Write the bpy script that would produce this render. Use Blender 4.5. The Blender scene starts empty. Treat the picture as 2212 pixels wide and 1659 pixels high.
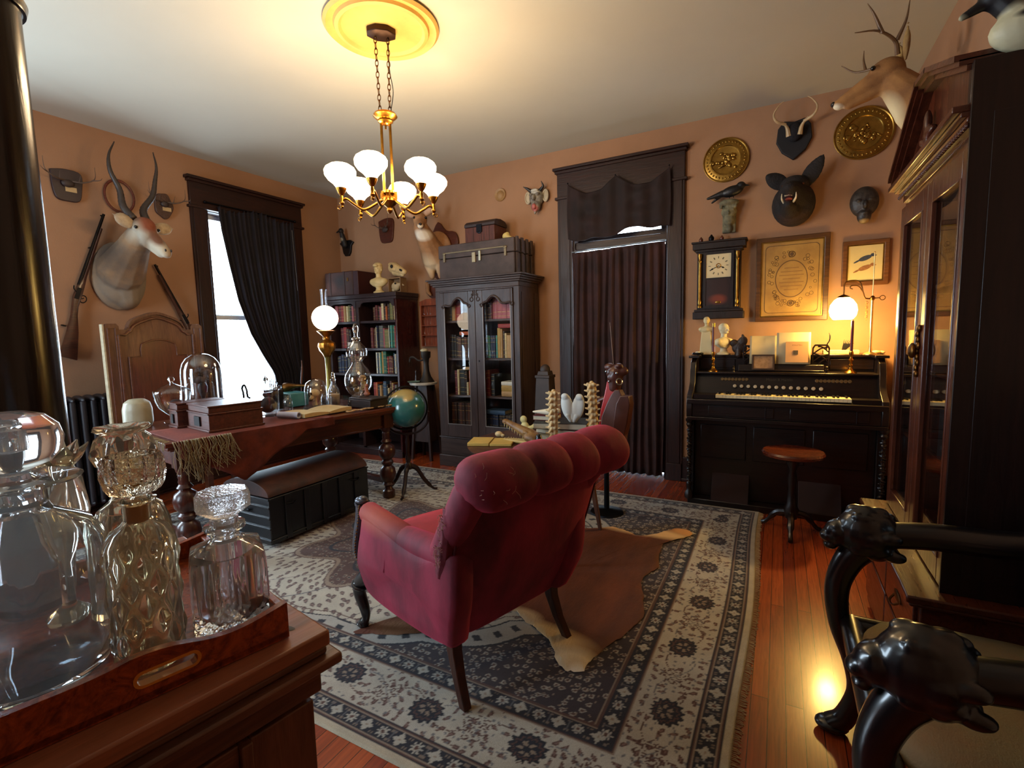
import bpy, math, random
import numpy as np
from math import sin, cos, pi, radians, sqrt
from mathutils import Vector, Matrix, Euler
random.seed(7)
scene = bpy.context.scene
COL = scene.collection
V = Vector

# ------------------------------------------------------------------ materials
def lin(c):
    return tuple(((x/12.92) if x <= .04045 else ((x+.055)/1.055)**2.4) for x in c)
def hexc(h):
    return lin(tuple(int(h[i:i+2], 16)/255 for i in (0, 2, 4)))
_M = {}
def nodemat(name):
    m = bpy.data.materials.new(name); m.use_nodes = True
    nt = m.node_tree; nt.nodes.clear()
    out = nt.nodes.new('ShaderNodeOutputMaterial')
    return m, nt, out
def setin(n, k, v):
    if k in n.inputs: n.inputs[k].default_value = v
def mixc(nt, fac, a, b, mode='MIX'):
    n = nt.nodes.new('ShaderNodeMix'); n.data_type = 'RGBA'; n.blend_type = mode
    for key, val in ((0, fac), (6, a), (7, b)):
        if hasattr(val, 'is_linked'): nt.links.new(val, n.inputs[key])
        elif key == 0: n.inputs[0].default_value = val
        else: n.inputs[key].default_value = tuple(val)[:3]+(1,)
    return n.outputs[2]
def noise(nt, vec, scale, detail=4, rough=.55, dist=0):
    n = nt.nodes.new('ShaderNodeTexNoise'); n.inputs['Scale'].default_value = scale
    n.inputs['Detail'].default_value = detail; n.inputs['Roughness'].default_value = rough
    n.inputs['Distortion'].default_value = dist
    nt.links.new(vec, n.inputs['Vector']); return n.outputs['Fac']
def ramp(nt, fac, stops):
    r = nt.nodes.new('ShaderNodeValToRGB'); e = r.color_ramp.elements
    while len(e) < len(stops): e.new(.5)
    for i, (p, c) in enumerate(stops):
        e[i].position = p; e[i].color = (tuple(c)+(1,))[:4] if not isinstance(c, float) else (c, c, c, 1)
    nt.links.new(fac, r.inputs[0]); return r.outputs[0]
def mapping(nt, scale=(1, 1, 1), rot=(0, 0, 0), src='Object'):
    tc = nt.nodes.new('ShaderNodeTexCoord'); mp = nt.nodes.new('ShaderNodeMapping')
    mp.inputs['Scale'].default_value = scale; mp.inputs['Rotation'].default_value = rot
    nt.links.new(tc.outputs[src], mp.inputs['Vector']); return mp.outputs[0]
def math_(nt, op, a, b=None):
    n = nt.nodes.new('ShaderNodeMath'); n.operation = op
    for i, v in enumerate((a, b)):
        if v is None: continue
        if hasattr(v, 'is_linked'): nt.links.new(v, n.inputs[i])
        else: n.inputs[i].default_value = v
    return n.outputs[0]
def bump(nt, h, strength=.3, dist=.01):
    b = nt.nodes.new('ShaderNodeBump'); b.inputs['Strength'].default_value = strength
    b.inputs['Distance'].default_value = dist; nt.links.new(h, b.inputs['Height']); return b.outputs[0]
def M(name, c, rough=.6, metal=0., var=.25, vs=8., bmp=0., bs=60., sheen=0., coat=0., spec=.5, patches=(), c2=None, stretch=(1, 1, 1), bd=.01, emis=None, sss=0, alpha=None):
    """general procedural material: base colour mottled towards a darker/second tone, optional bump and colour patches"""
    if name in _M: return _M[name]
    m, nt, out = nodemat(name)
    b = nt.nodes.new('ShaderNodeBsdfPrincipled'); nt.links.new(b.outputs[0], out.inputs[0])
    c = lin(c) if not isinstance(c, str) else hexc(c)
    if c2 is None: c2 = tuple(x*(1-var) for x in c)
    else: c2 = hexc(c2) if isinstance(c2, str) else lin(c2)
    vec = mapping(nt, stretch)
    f = noise(nt, vec, vs, 5, .6)
    f = ramp(nt, f, [(.35, 0.), (.65, 1.)])
    col = mixc(nt, f, c, c2)
    for (ctr, rad, soft, pc) in patches:
        tc = nt.nodes.new('ShaderNodeTexCoord'); mp = nt.nodes.new('ShaderNodeMapping')
        mp.vector_type = 'POINT'
        rad3 = rad if isinstance(rad, tuple) else (rad, rad, rad)
        mp.inputs['Location'].default_value = tuple(-a/r for a, r in zip(ctr, rad3))
        mp.inputs['Scale'].default_value = tuple(1/r for r in rad3)
        nt.links.new(tc.outputs['Object'], mp.inputs['Vector'])
        ln = nt.nodes.new('ShaderNodeVectorMath'); ln.operation = 'LENGTH'; nt.links.new(mp.outputs[0], ln.inputs[0])
        mr = nt.nodes.new('ShaderNodeMapRange'); mr.inputs[1].default_value = 1-soft; mr.inputs[2].default_value = 1+soft
        mr.inputs[3].default_value = 1; mr.inputs[4].default_value = 0
        nt.links.new(ln.outputs['Value'], mr.inputs[0])
        col = mixc(nt, mr.outputs[0], col, hexc(pc) if isinstance(pc, str) else lin(pc))
    nt.links.new(col, b.inputs['Base Color'])
    setin(b, 'Roughness', rough); setin(b, 'Metallic', metal); setin(b, 'Specular IOR Level', spec)
    setin(b, 'Sheen Weight', sheen); setin(b, 'Coat Weight', coat); setin(b, 'Coat Roughness', .15)
    if sheen: setin(b, 'Sheen Roughness', .35); b.inputs['Sheen Tint'].default_value = tuple(min(1, x*2.2+.02) for x in c)+(1,)
    if sss: setin(b, 'Subsurface Weight', sss); setin(b, 'Subsurface Scale', .01)
    if emis: b.inputs['Emission Color'].default_value = lin(emis[0])+(1,); setin(b, 'Emission Strength', emis[1])
    if bmp:
        h = noise(nt, vec, bs, 3, .6); nt.links.new(bump(nt, h, bmp, bd), b.inputs['Normal'])
    _M[name] = m; return m
def WOOD(name, c, c2, rough=.4, axis='x', scale=1., coat=.2, bmp=.08, burl=False):
    if name in _M: return _M[name]
    m, nt, out = nodemat(name)
    b = nt.nodes.new('ShaderNodeBsdfPrincipled'); nt.links.new(b.outputs[0], out.inputs[0])
    sc = {'x': (1.2, 14, 14), 'y': (14, 1.2, 14), 'z': (14, 14, 1.2)}[axis]
    if burl: sc = (6, 6, 6)
    vec = mapping(nt, tuple(s*scale for s in sc))
    f = noise(nt, vec, 2.2, 6, .62, 1.5 if not burl else 4.)
    f2 = noise(nt, vec, 9, 3, .6, .3)
    fac = ramp(nt, f, [(.3, 0.), (.7, 1.)])
    col = mixc(nt, fac, hexc(c), hexc(c2))
    col = mixc(nt, math_(nt, 'MULTIPLY', ramp(nt, f2, [(.5, 0.), (.8, 1.)]), .5), col, tuple(x*.45 for x in hexc(c2)))
    nt.links.new(col, b.inputs['Base Color'])
    nt.links.new(ramp(nt, f2, [(.2, rough*.8), (.9, min(1., rough*1.35))]), b.inputs['Roughness'])
    setin(b, 'Coat Weight', coat); setin(b, 'Coat Roughness', .2); setin(b, 'Specular IOR Level', .35)
    nt.links.new(bump(nt, f2, bmp*3, .004), b.inputs['Normal'])
    _M[name] = m; return m
def GLASS(name, tint=(1, 1, 1), rough=0., ior=1.47, bmp=0., bs=40., dens=0.):
    if name in _M: return _M[name]
    m, nt, out = nodemat(name)
    g = nt.nodes.new('ShaderNodeBsdfGlass'); g.inputs['Color'].default_value = tuple(tint)+(1,)
    g.inputs['Roughness'].default_value = rough; g.inputs['IOR'].default_value = ior
    if bmp:
        vec = mapping(nt); nt.links.new(bump(nt, noise(nt, vec, bs, 2), bmp, .01), g.inputs['Normal'])
    if dens:
        df = nt.nodes.new('ShaderNodeBsdfTranslucent'); df.inputs[0].default_value = (.8, .82, .8, 1)
        d2 = nt.nodes.new('ShaderNodeBsdfDiffuse'); d2.inputs[0].default_value = (.75, .76, .74, 1)
        ms = nt.nodes.new('ShaderNodeMixShader'); ms.inputs[0].default_value = .5; nt.links.new(df.outputs[0], ms.inputs[1]); nt.links.new(d2.outputs[0], ms.inputs[2])
        mx = nt.nodes.new('ShaderNodeMixShader'); mx.inputs[0].default_value = dens; nt.links.new(g.outputs[0], mx.inputs[1]); nt.links.new(ms.outputs[0], mx.inputs[2])
        nt.links.new(mx.outputs[0], out.inputs[0])
    else: nt.links.new(g.outputs[0], out.inputs[0])
    _M[name] = m; return m
def PANE(name, tint=(1, 1, 1), refl=.12, facing=.6):
    """thin clear glass wall: see-through with mirror-like sheen growing at grazing angles"""
    if name in _M: return _M[name]
    m, nt, out = nodemat(name)
    t = nt.nodes.new('ShaderNodeBsdfTransparent'); t.inputs[0].default_value = tuple(tint)+(1,)
    g = nt.nodes.new('ShaderNodeBsdfGlossy'); g.inputs['Roughness'].default_value = .02
    lw = nt.nodes.new('ShaderNodeLayerWeight'); lw.inputs['Blend'].default_value = .25
    f = math_(nt, 'ADD', math_(nt, 'MULTIPLY', lw.outputs['Facing'], facing), 0.0)
    f = math_(nt, 'POWER', f, 2.0); f = math_(nt, 'ADD', f, refl*.4)
    mx = nt.nodes.new('ShaderNodeMixShader'); nt.links.new(f, mx.inputs[0])
    nt.links.new(t.outputs[0], mx.inputs[1]); nt.links.new(g.outputs[0], mx.inputs[2])
    nt.links.new(mx.outputs[0], out.inputs[0]); _M[name] = m; return m
def GLOW(name, c, s):
    if name in _M: return _M[name]
    m, nt, out = nodemat(name)
    e = nt.nodes.new('ShaderNodeEmission'); e.inputs[0].default_value = tuple(c)+(1,); e.inputs[1].default_value = s
    nt.links.new(e.outputs[0], out.inputs[0]); _M[name] = m; return m

# ------------------------------------------------------------------ mesh builder
class B:
    def __init__(s): s.v = []; s.f = []; s.m = []; s.mi = 0; s.X = Matrix()
    def add(s, vs, fs):
        o = len(s.v); s.v += [tuple(s.X @ V(p)) for p in vs]
        for f in fs: s.f.append([i+o for i in f]); s.m.append(s.mi)
        return s
    def box(s, x0, x1, y0, y1, z0, z1):
        if x0 > x1: x0, x1 = x1, x0
        if y0 > y1: y0, y1 = y1, y0
        if z0 > z1: z0, z1 = z1, z0
        return s.add([(x0, y0, z0), (x1, y0, z0), (x1, y1, z0), (x0, y1, z0), (x0, y0, z1), (x1, y0, z1), (x1, y1, z1), (x0, y1, z1)],
                     [(0, 3, 2, 1), (4, 5, 6, 7), (0, 1, 5, 4), (1, 2, 6, 5), (2, 3, 7, 6), (3, 0, 4, 7)])
    def obox(s, c, size, rot=(0, 0, 0)):
        X = s.X; s.X = X @ Matrix.Translation(c) @ Euler(rot).to_matrix().to_4x4()
        a, b, d = (q/2 for q in size); s.box(-a, a, -b, b, -d, d); s.X = X; return s
    def taper(s, c0, s0, c1, s1):
        """box tapering from size s0 (x,y) at c0 to s1 at c1"""
        v = []
        for c, q in ((c0, s0), (c1, s1)):
            a, b = q[0]/2, q[1]/2
            v += [(c[0]-a, c[1]-b, c[2]), (c[0]+a, c[1]-b, c[2]), (c[0]+a, c[1]+b, c[2]), (c[0]-a, c[1]+b, c[2])]
        return s.add(v, [(0, 3, 2, 1), (4, 5, 6, 7), (0, 1, 5, 4), (1, 2, 6, 5), (2, 3, 7, 6), (3, 0, 4, 7)])
    def rings(s, R, close=True, caps=True):
        n = len(R[0]); v = [p for r in R for p in r]; f = []
        for i in range(len(R)-1):
            for j in range(n if close else n-1):
                a = i*n+j; b = i*n+(j+1) % n; f.append((a, b, b+n, a+n))
        if caps and close: f.append(tuple(reversed(range(n)))); f.append(tuple(range((len(R)-1)*n, len(R)*n)))
        return s.add(v, f)
    def lathe(s, prof, n=32, c=(0, 0, 0), caps=True, rfun=None, sx=1, sy=1):
        R = []
        for (r, z) in prof:
            ring = []
            for k in range(n):
                a = 2*pi*k/n; rr = max(r, 1e-5)*(rfun(a, z) if rfun else 1)
                ring.append((c[0]+rr*cos(a)*sx, c[1]+rr*sin(a)*sy, c[2]+z))
            R.append(ring)
        return s.rings(R, True, caps)
    def tube(s, pts, r, n=10, caps=True, flat=1.0):
        pts = [V(p) for p in pts]; R = []; up = None
        for i, p in enumerate(pts):
            d = (pts[min(i+1, len(pts)-1)]-pts[max(i-1, 0)])
            if d.length < 1e-9: d = V((0, 0, 1))
            d.normalize()
            if up is None: up = V((0, 0, 1)) if abs(d.z) < .9 else V((1, 0, 0))
            a = up-d*up.dot(d)
            if a.length < 1e-5: a = d.orthogonal()
            a.normalize(); up = a; b = d.cross(a)
            rr = r[i] if isinstance(r, (list, tuple)) else r
            R.append([tuple(p+(a*cos(2*pi*k/n)*flat+b*sin(2*pi*k/n))*rr) for k in range(n)])
        return s.rings(R, True, caps)
    def ell(s, c, r, rot=None, nu=20, nv=12):
        if not isinstance(r, (tuple, list)): r = (r, r, r)
        X = s.X; s.X = X @ Matrix.Translation(c)
        if rot: s.X = s.X @ Euler(rot).to_matrix().to_4x4()
        v = [(0, 0, -r[2])]; f = []
        for i in range(1, nv):
            ph = -pi/2+pi*i/nv
            for j in range(nu):
                a = 2*pi*j/nu; v.append((r[0]*cos(ph)*cos(a), r[1]*cos(ph)*sin(a), r[2]*sin(ph)))
        v.append((0, 0, r[2])); L = len(v)-1
        for j in range(nu):
            f.append((0, 1+(j+1) % nu, 1+j)); b = 1+(nv-2)*nu; f.append((L, b+j, b+(j+1) % nu))
            for i in range(nv-2):
                a = 1+i*nu+j; c2 = 1+i*nu+(j+1) % nu; f.append((a, c2, c2+nu, a+nu))
        s.add(v, f); s.X = X; return s
    def cap(s, p0, p1, r0, r1=None, n=12):
        r1 = r0 if r1 is None else r1; p0 = V(p0); p1 = V(p1); d = p1-p0; L = d.length; d = d/L if L else V((0, 0, 1))
        pts = []; rr = []
        for k in range(5): a = pi/2*k/5; pts.append(p0-d*r0*cos(a)); rr.append(max(r0*sin(a), 1e-4))
        pts.append(p0); rr.append(r0); pts.append(p1); rr.append(r1)
        for k in range(1, 6): a = pi/2*k/5; pts.append(p1+d*r1*sin(a)); rr.append(max(r1*cos(a), 1e-4))
        return s.tube(pts, rr, n)
    def prism(s, poly, a, b, plane='xz'):
        n = len(poly)
        P = {'xz': lambda u, w, t: (u, t, w), 'xy': lambda u, w, t: (u, w, t), 'yz': lambda u, w, t: (t, u, w)}[plane]
        v = [P(u, w, a) for u, w in poly]+[P(u, w, b) for u, w in poly]
        f = [tuple(range(n)), tuple(reversed(range(n, 2*n)))]+[(i, i+n, (i+1) % n+n, (i+1) % n) for i in range(n)]
        return s.add(v, f)
    def band(s, outer, inner, a, b, plane='xz'):
        """ring between two equal-length closed outlines, extruded from a to b"""
        n = len(outer)
        P = {'xz': lambda u, w, t: (u, t, w), 'xy': lambda u, w, t: (u, w, t), 'yz': lambda u, w, t: (t, u, w)}[plane]
        v = [P(*p, a) for p in outer]+[P(*p, a) for p in inner]+[P(*p, b) for p in outer]+[P(*p, b) for p in inner]
        f = []
        for i in range(n):
            j = (i+1) % n
            f += [(i, j, j+n, i+n), (i+2*n, i+3*n, j+3*n, j+2*n), (i, i+2*n, j+2*n, j), (i+n, j+n, j+3*n, i+3*n)]
        return s.add(v, f)
    def torus(s, c, R, r, rot=(0, 0, 0), n=24, m=8, sx=1, sy=1):
        X = s.X; s.X = X @ Matrix.Translation(c) @ Euler(rot).to_matrix().to_4x4()
        v = []; f = []
        for i in range(n):
            a = 2*pi*i/n
            for j in range(m):
                b = 2*pi*j/m; q = R+r*cos(b); v.append((q*cos(a)*sx, q*sin(a)*sy, r*sin(b)))
        for i in range(n):
            for j in range(m): f.append((i*m+j, ((i+1) % n)*m+j, ((i+1) % n)*m+(j+1) % m, i*m+(j+1) % m))
        s.add(v, f); s.X = X; return s
    def grid(s, fn, nu, nv):
        v = [tuple(fn(i/nu, j/nv)) for i in range(nu+1) for j in range(nv+1)]
        return s.add(v, [(i*(nv+1)+j, (i+1)*(nv+1)+j, (i+1)*(nv+1)+j+1, i*(nv+1)+j+1) for i in range(nu) for j in range(nv)])
    def mesh(s, name, smooth=True, ang=38):
        me = bpy.data.meshes.new(name); me.from_pydata(s.v, [], s.f)
        for p, i in zip(me.polygons, s.m): p.material_index = i
        import bmesh
        bm = bmesh.new(); bm.from_mesh(me); bmesh.ops.recalc_face_normals(bm, faces=bm.faces); bm.to_mesh(me); bm.free()
        if smooth:
            me.shade_smooth(); me.set_sharp_from_angle(angle=radians(ang))
        me.update(); return me
def split_b(b, tol=.0025):
    """separate pieces of a builder that do not touch each other"""
    n = len(b.v); p = list(range(n))
    def f(i):
        while p[i] != i: p[i] = p[p[i]]; i = p[i]
        return i
    for fc in b.f:
        r = f(fc[0])
        for i in fc[1:]: p[f(i)] = r
    grp = {}
    for i in range(n): grp.setdefault(f(i), []).append(i)
    G = []
    for vs in grp.values():
        P = [b.v[i] for i in vs]; G.append([[min(q[k] for q in P)-tol for k in range(3)], [max(q[k] for q in P)+tol for k in range(3)], vs])
    ch = True
    while ch:
        ch = False; out = []
        for g in G:
            for h in out:
                if all(g[0][k] <= h[1][k] and h[0][k] <= g[1][k] for k in range(3)):
                    h[2] += g[2]; h[0] = [min(a, c) for a, c in zip(h[0], g[0])]; h[1] = [max(a, c) for a, c in zip(h[1], g[1])]; ch = True; break
            else: out.append(g)
        G = out
    if len(G) < 2: return [b]
    R = []
    for g in sorted(G, key=lambda g: (g[0][0], g[0][1], g[0][2])):
        s = set(g[2]); mp = {}; q = B()
        for i in sorted(s): mp[i] = len(q.v); q.v.append(b.v[i])
        for fc, mi in zip(b.f, b.m):
            if fc[0] in s: q.f.append([mp[i] for i in fc]); q.m.append(mi)
        R.append(q)
    return R
def part(parent, name, b, mat, nosplit=False, **k):
    if parent is not None and isinstance(b, B) and not nosplit and not k.get('remesh') and len(b.f) < 60000:
        bs = split_b(b)
        if 1 < len(bs) <= 60:
            os_ = [part_(parent, name, q, mat, **k) for q in bs]; return os_[0]
    return part_(parent, name, b, mat, **k)
def part_(parent, name, b, mat, bev=0., smooth=True, ang=38, label=None, subs=0, solid=0, remesh=0, sm=0, loc=(0, 0, 0), rz=0, nofix=False):
    me = b.mesh(name, smooth, ang) if isinstance(b, B) else b
    o = bpy.data.objects.new(name, me); COL.objects.link(o)
    for mm in (mat if isinstance(mat, (list, tuple)) else [mat]): me.materials.append(mm)
    o.parent = parent; o.location = loc; o.rotation_euler = (0, 0, rz)
    if label: o['label'] = label
    if remesh:
        r = o.modifiers.new('r', 'REMESH'); r.mode = 'VOXEL'; r.voxel_size = remesh; r.use_smooth_shade = True
        if sm: q = o.modifiers.new('s', 'SMOOTH'); q.iterations = sm; q.factor = .5
    if bev:
        r = o.modifiers.new('b', 'BEVEL'); r.width = bev; r.segments = 2; r.limit_method = 'ANGLE'; r.angle_limit = radians(40)
    if solid:
        r = o.modifiers.new('t', 'SOLIDIFY'); r.thickness = solid; r.offset = 0
    if subs:
        r = o.modifiers.new('u', 'SUBSURF'); r.levels = subs; r.render_levels = subs
    return o
def thing(name, label, cat, loc=(0, 0, 0), rz=0, group=None, sc=1):
    o = bpy.data.objects.new(name, None); COL.objects.link(o); o.location = loc; o.rotation_euler = (0, 0, rz)
    o.empty_display_size = .05
    if sc != 1: o.scale = (sc, sc, sc)
    o['label'] = label; o['category'] = cat
    if group: o['group'] = group
    return o
def single(name, label, cat, b, mat, loc=(0, 0, 0), rz=0, group=None, **k):
    o = part(None, name, b, mat, loc=loc, rz=rz, **k)
    o['label'] = label; o['category'] = cat
    if group: o['group'] = group
    return o
def struct(name, b, mat, parent=None, **k):
    o = part(parent, name, b, mat, **k)
    if parent is None: o['kind'] = 'structure'
    return o
def sempty(name):
    o = bpy.data.objects.new(name, None); COL.objects.link(o); o['kind'] = 'structure'; return o
def light(name, kind, loc, energy, color, size=.05, parent=None, **k):
    l = bpy.data.lights.new(name, kind); l.energy = energy; l.color = color
    if kind == 'POINT': l.shadow_soft_size = size
    o = bpy.data.objects.new(name, l); COL.objects.link(o); o.location = loc; o.parent = parent
    for a, b in k.items(): setattr(l, a, b)
    return o
def arc(cx, cy, r, a0, a1, n, ry=None):
    ry = ry or r
    return [(cx+r*cos(radians(a0+(a1-a0)*i/n)), cy+ry*sin(radians(a0+(a1-a0)*i/n))) for i in range(n+1)]
def spline(pts, n=8):
    """Catmull-Rom through points (any dimension)"""
    P = [V(p) for p in pts]; P = [P[0]*2-P[1]]+P+[P[-1]*2-P[-2]]; out = []
    for i in range(1, len(P)-2):
        for k in range(n):
            t = k/n; a, b, c, d = P[i-1], P[i], P[i+1], P[i+2]
            out.append(.5*((2*b)+(c-a)*t+(2*a-5*b+4*c-d)*t*t+(3*b-a-3*c+d)*t**3))
    out.append(P[-2]); return out
ORD = ['first', 'second', 'third', 'fourth', 'fifth', 'sixth', 'seventh', 'eighth', 'ninth', 'tenth', 'eleventh', 'twelfth', 'thirteenth', 'fourteenth', 'fifteenth', 'sixteenth']

# ------------------------------------------------------------------ camera
XL, XR, YB, YF, ZC = -4.88, .80, 4.52, -1.3, 3.085
cam_d = bpy.data.cameras.new('camera'); cam = bpy.data.objects.new('camera', cam_d); COL.objects.link(cam)
yaw, pit, rol = radians(28.609), radians(5.7546), radians(-1.3986)
fw = V((-sin(yaw)*cos(pit), cos(yaw)*cos(pit), -sin(pit))); rt = V((cos(yaw), sin(yaw), 0)); up = rt.cross(fw)
r2 = cos(rol)*rt+sin(rol)*up; u2 = -sin(rol)*rt+cos(rol)*up
cam.matrix_world = Matrix((( r2.x, u2.x, -fw.x, 0), (r2.y, u2.y, -fw.y, 0), (r2.z, u2.z, -fw.z, 1.35), (0, 0, 0, 1)))
cam_d.sensor_width = 36; cam_d.lens = 36*1058.6/2212; cam_d.clip_start = .05
scene.camera = cam
scene.view_settings.view_transform = 'Standard'; scene.view_settings.look = 'None'; scene.view_settings.gamma = 1
scene.view_settings.exposure = 0.45
# ------------------------------------------------------------------ shared materials
DARKW = WOOD('dark trim wood', '32150d', '1c0b08', .42, 'z', .7, coat=0)
DARKWX = WOOD('dark trim wood across', '32150d', '1c0b08', .42, 'x', .7, coat=0)
WALLM = M('plaster wall', '9e7556', .85, var=.10, vs=3, bmp=.08, bs=120)
CEILM = M('ceiling plaster', 'b9b4a5', .9, var=.04, vs=2, bmp=.03, bs=80)
BRASS = M('brass', 'b07a2e', .28, 1, var=.35, vs=20)
BRASSY = M('bright brass', 'a8823e', .34, 1, var=.35, vs=25)
OLDBR = M('antique brass', '7a5228', .38, 1, var=.4, vs=30)
IRON = M('dark iron', '17161a', .45, .8, var=.3, vs=30)
BLACKW = WOOD('black lacquered wood', '0d0808', '060405', .3, 'x', 1, coat=.4)
CREAM = M('cream plaster cast', 'd8c49a', .6, var=.12, vs=15, bmp=.05)
BONE = M('old bone', 'd9b982', .55, var=.35, vs=14, bmp=.12, bs=40)
WHITEBONE = M('bleached bone', 'e6dcc2', .6, var=.22, vs=12, bmp=.1, bs=40)
PAPER = M('aged paper', 'd8c7a0', .8, var=.1, vs=10)
PANEG = PANE('window glass', refl=.1, facing=.35)
CASEG = PANE('cabinet glass', refl=.06, facing=.45)
THING = GLASS('clear glass')
DARKIN = M('dark interior', '140b08', .8)

# floor of narrow boards running towards the back wall
m, nt, out = nodemat('floor boards')
b = nt.nodes.new('ShaderNodeBsdfPrincipled'); nt.links.new(b.outputs[0], out.inputs[0])
vec = mapping(nt, (1, 1, 1), (0, 0, pi/2))
br = nt.nodes.new('ShaderNodeTexBrick'); nt.links.new(vec, br.inputs['Vector'])
br.inputs['Scale'].default_value = 1; br.inputs['Brick Width'].default_value = 1.9; br.inputs['Row Height'].default_value = .056
br.inputs['Mortar Size'].default_value = .0014; br.offset = .37; br.inputs['Bias'].default_value = 0
br.inputs['Color1'].default_value = hexc('b04e22')+(1,); br.inputs['Color2'].default_value = hexc('8a3418')+(1,)
br.inputs['Mortar'].default_value = hexc('2a0f06')+(1,)
g = noise(nt, mapping(nt, (30, 1.6, 1)), 3, 6, .65, .6)
col = mixc(nt, math_(nt, 'MULTIPLY', ramp(nt, g, [(.35, 0.), (.7, 1.)]), .55), br.outputs['Color'], hexc('4a1c0a'))
nt.links.new(col, b.inputs['Base Color']); setin(b, 'Roughness', .27); setin(b, 'Coat Weight', .4); setin(b, 'Coat Roughness', .12)
h = math_(nt, 'ADD', math_(nt, 'MULTIPLY', br.outputs['Fac'], -1.), math_(nt, 'MULTIPLY', noise(nt, vec, 6, 2), .35))
nt.links.new(bump(nt, h, .35, .004), b.inputs['Normal'])
struct('floor', B().box(XL-.3, XR+.3, YF-.3, YB+.3, -.1, 0), m)
struct('ceiling', B().box(XL-.3, XR+.3, YF-.3, YB+.3, ZC, ZC+.1), CEILM)
T_ = .22
# left wall with two window openings: window 1 seen, window 2 added out of sight behind the dark post for daylight
W1 = (2.88, 3.79, .55, 2.62); W2 = (-.05, 1.05, .55, 2.60)
w = B()
for (a, c) in ((YF-.3, W2[0]), (W2[1], W1[0]), (W1[1], YB+.3)): w.box(XL-T_, XL, a, c, 0, ZC)
for W in (W1, W2): w.box(XL-T_, XL, W[0], W[1], 0, W[2]); w.box(XL-T_, XL, W[0], W[1], W[3], ZC)
struct('wall_left', w, WALLM)
D1 = (-1.76, -.88, 2.63)
w = B(); w.box(XL, D1[0], YB, YB+T_, 0, ZC); w.box(D1[1], XR+.3, YB, YB+T_, 0, ZC); w.box(D1[0], D1[1], YB, YB+T_, D1[2], ZC)
struct('wall_back', w, WALLM)
struct('wall_right', B().box(XR, XR+T_, YF-.3, YB, 0, ZC), WALLM)
W3 = (-4.0, -3.0, .7, 2.5)
w = B(); w.box(XL, W3[0], YF-T_, YF, 0, ZC); w.box(W3[1], XR, YF-T_, YF, 0, ZC); w.box(W3[0], W3[1], YF-T_, YF, 0, W3[2]); w.box(W3[0], W3[1], YF-T_, YF, W3[3], ZC)
struct('wall_front', w, WALLM)
def base(name, *segs):
    w = B()
    for s in segs: w.box(*s)
    struct(name, w, DARKWX, bev=.006)
base('baseboard_left', (XL, XL+.02, YF, YB, 0, .22), (XL, XL+.035, YF, YB, 0, .03))
base('baseboard_back', (XL+.04, -1.92, YB-.02, YB, 0, .22), (-.76, XR, YB-.02, YB, 0, .22), (-.76, XR-.0, YB-.035, YB, 0, .03))
base('baseboard_right', (XR-.02, XR, YF, YB-.04, 0, .22))

def casing(name, x0, x1, z0, z1, cw, y, face=-1, loc=(0, 0, 0), rz=0, sill=False):
    """door or window casing in a local frame: wall plane at y, room side towards -y"""
    e = sempty(name); e.location = loc; e.rotation_euler = (0, 0, rz)
    for s, (a, c) in (('casing', (x0-cw, x0)), ('casing', (x1, x1+cw))):
        w = B(); w.box(a, c, y-.028, y, z0, z1); w.box(a+.02, c-.02, y-.036, y-.02, z0+.16, z1)
        w.box(a+.004, c-.004, y-.04, y-.02, z0, z0+.16) if not sill else None
        part(e, 'side_casing', w, DARKW, bev=.004)
    w = B(); w.box(x0-cw, x1+cw, y-.034, y, z1, z1+.25); w.box(x0-cw-.02, x1+cw+.02, y-.05, y, z1-.012, z1+.012)
    w.box(x0-cw-.03, x1+cw+.03, y-.075, y, z1+.25, z1+.275); w.box(x0-cw-.015, x1+cw+.015, y-.055, y, z1+.225, z1+.25)
    part(e, 'head_casing', w, DARKWX, bev=.004)
    # reveal lining
    w = B(); w.box(x0, x0+.018, y, y+T_, z0, z1); w.box(x1-.018, x1, y, y+T_, z0, z1); w.box(x0, x1, y, y+T_, z1-.018, z1)
    part(e, 'reveal', w, DARKW)
    return e
def window(name, W, loc, rz, flip):
    # local x along the wall; wall plane at y=0; outside towards +y
    wd = W[1]-W[0]; z0, z1 = W[2], W[3]
    e = casing(name, -wd/2, wd/2, z0, z1, .155, 0, loc=loc, rz=rz, sill=True)
    w = B(); w.box(-wd/2-.19, wd/2+.19, -.07, T_-.02, z0-.035, z0); w.box(-wd/2-.155, wd/2+.155, -.03, 0, z0-.16, z0-.035)
    part(e, 'sill', w, DARKWX, bev=.005)
    zm = (z0+z1)/2+.03
    for k, (a, c, yy) in enumerate(((z0, zm, .08), (zm-.04, z1-.018, .115))):
        w = B(); x0, x1 = -wd/2+.018, wd/2-.018
        w.box(x0, x0+.05, yy, yy+.03, a, c); w.box(x1-.05, x1, yy, yy+.03, a, c)
        w.box(x0+.05, x1-.05, yy, yy+.03, a, a+.05); w.box(x0+.05, x1-.05, yy, yy+.03, c-.045, c)
        s = part(e, 'sash', w, M('pale painted sash', 'd9dee0', .5), bev=.003)
        part(s, 'pane', B().box(x0+.05, x1-.05, yy+.012, yy+.016, a+.05, c-.045), PANEG)
    return e
window('window_1', W1, (XL, (W1[0]+W1[1])/2, 0), pi/2, 1)
window('unseen_window_2', W2, (XL, (W2[0]+W2[1])/2, 0), pi/2, 1)
window('added_window_3', W3, ((W3[0]+W3[1])/2, YF, 0), pi, 1)  # unseen, added behind the camera to bring in fill daylight
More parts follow.
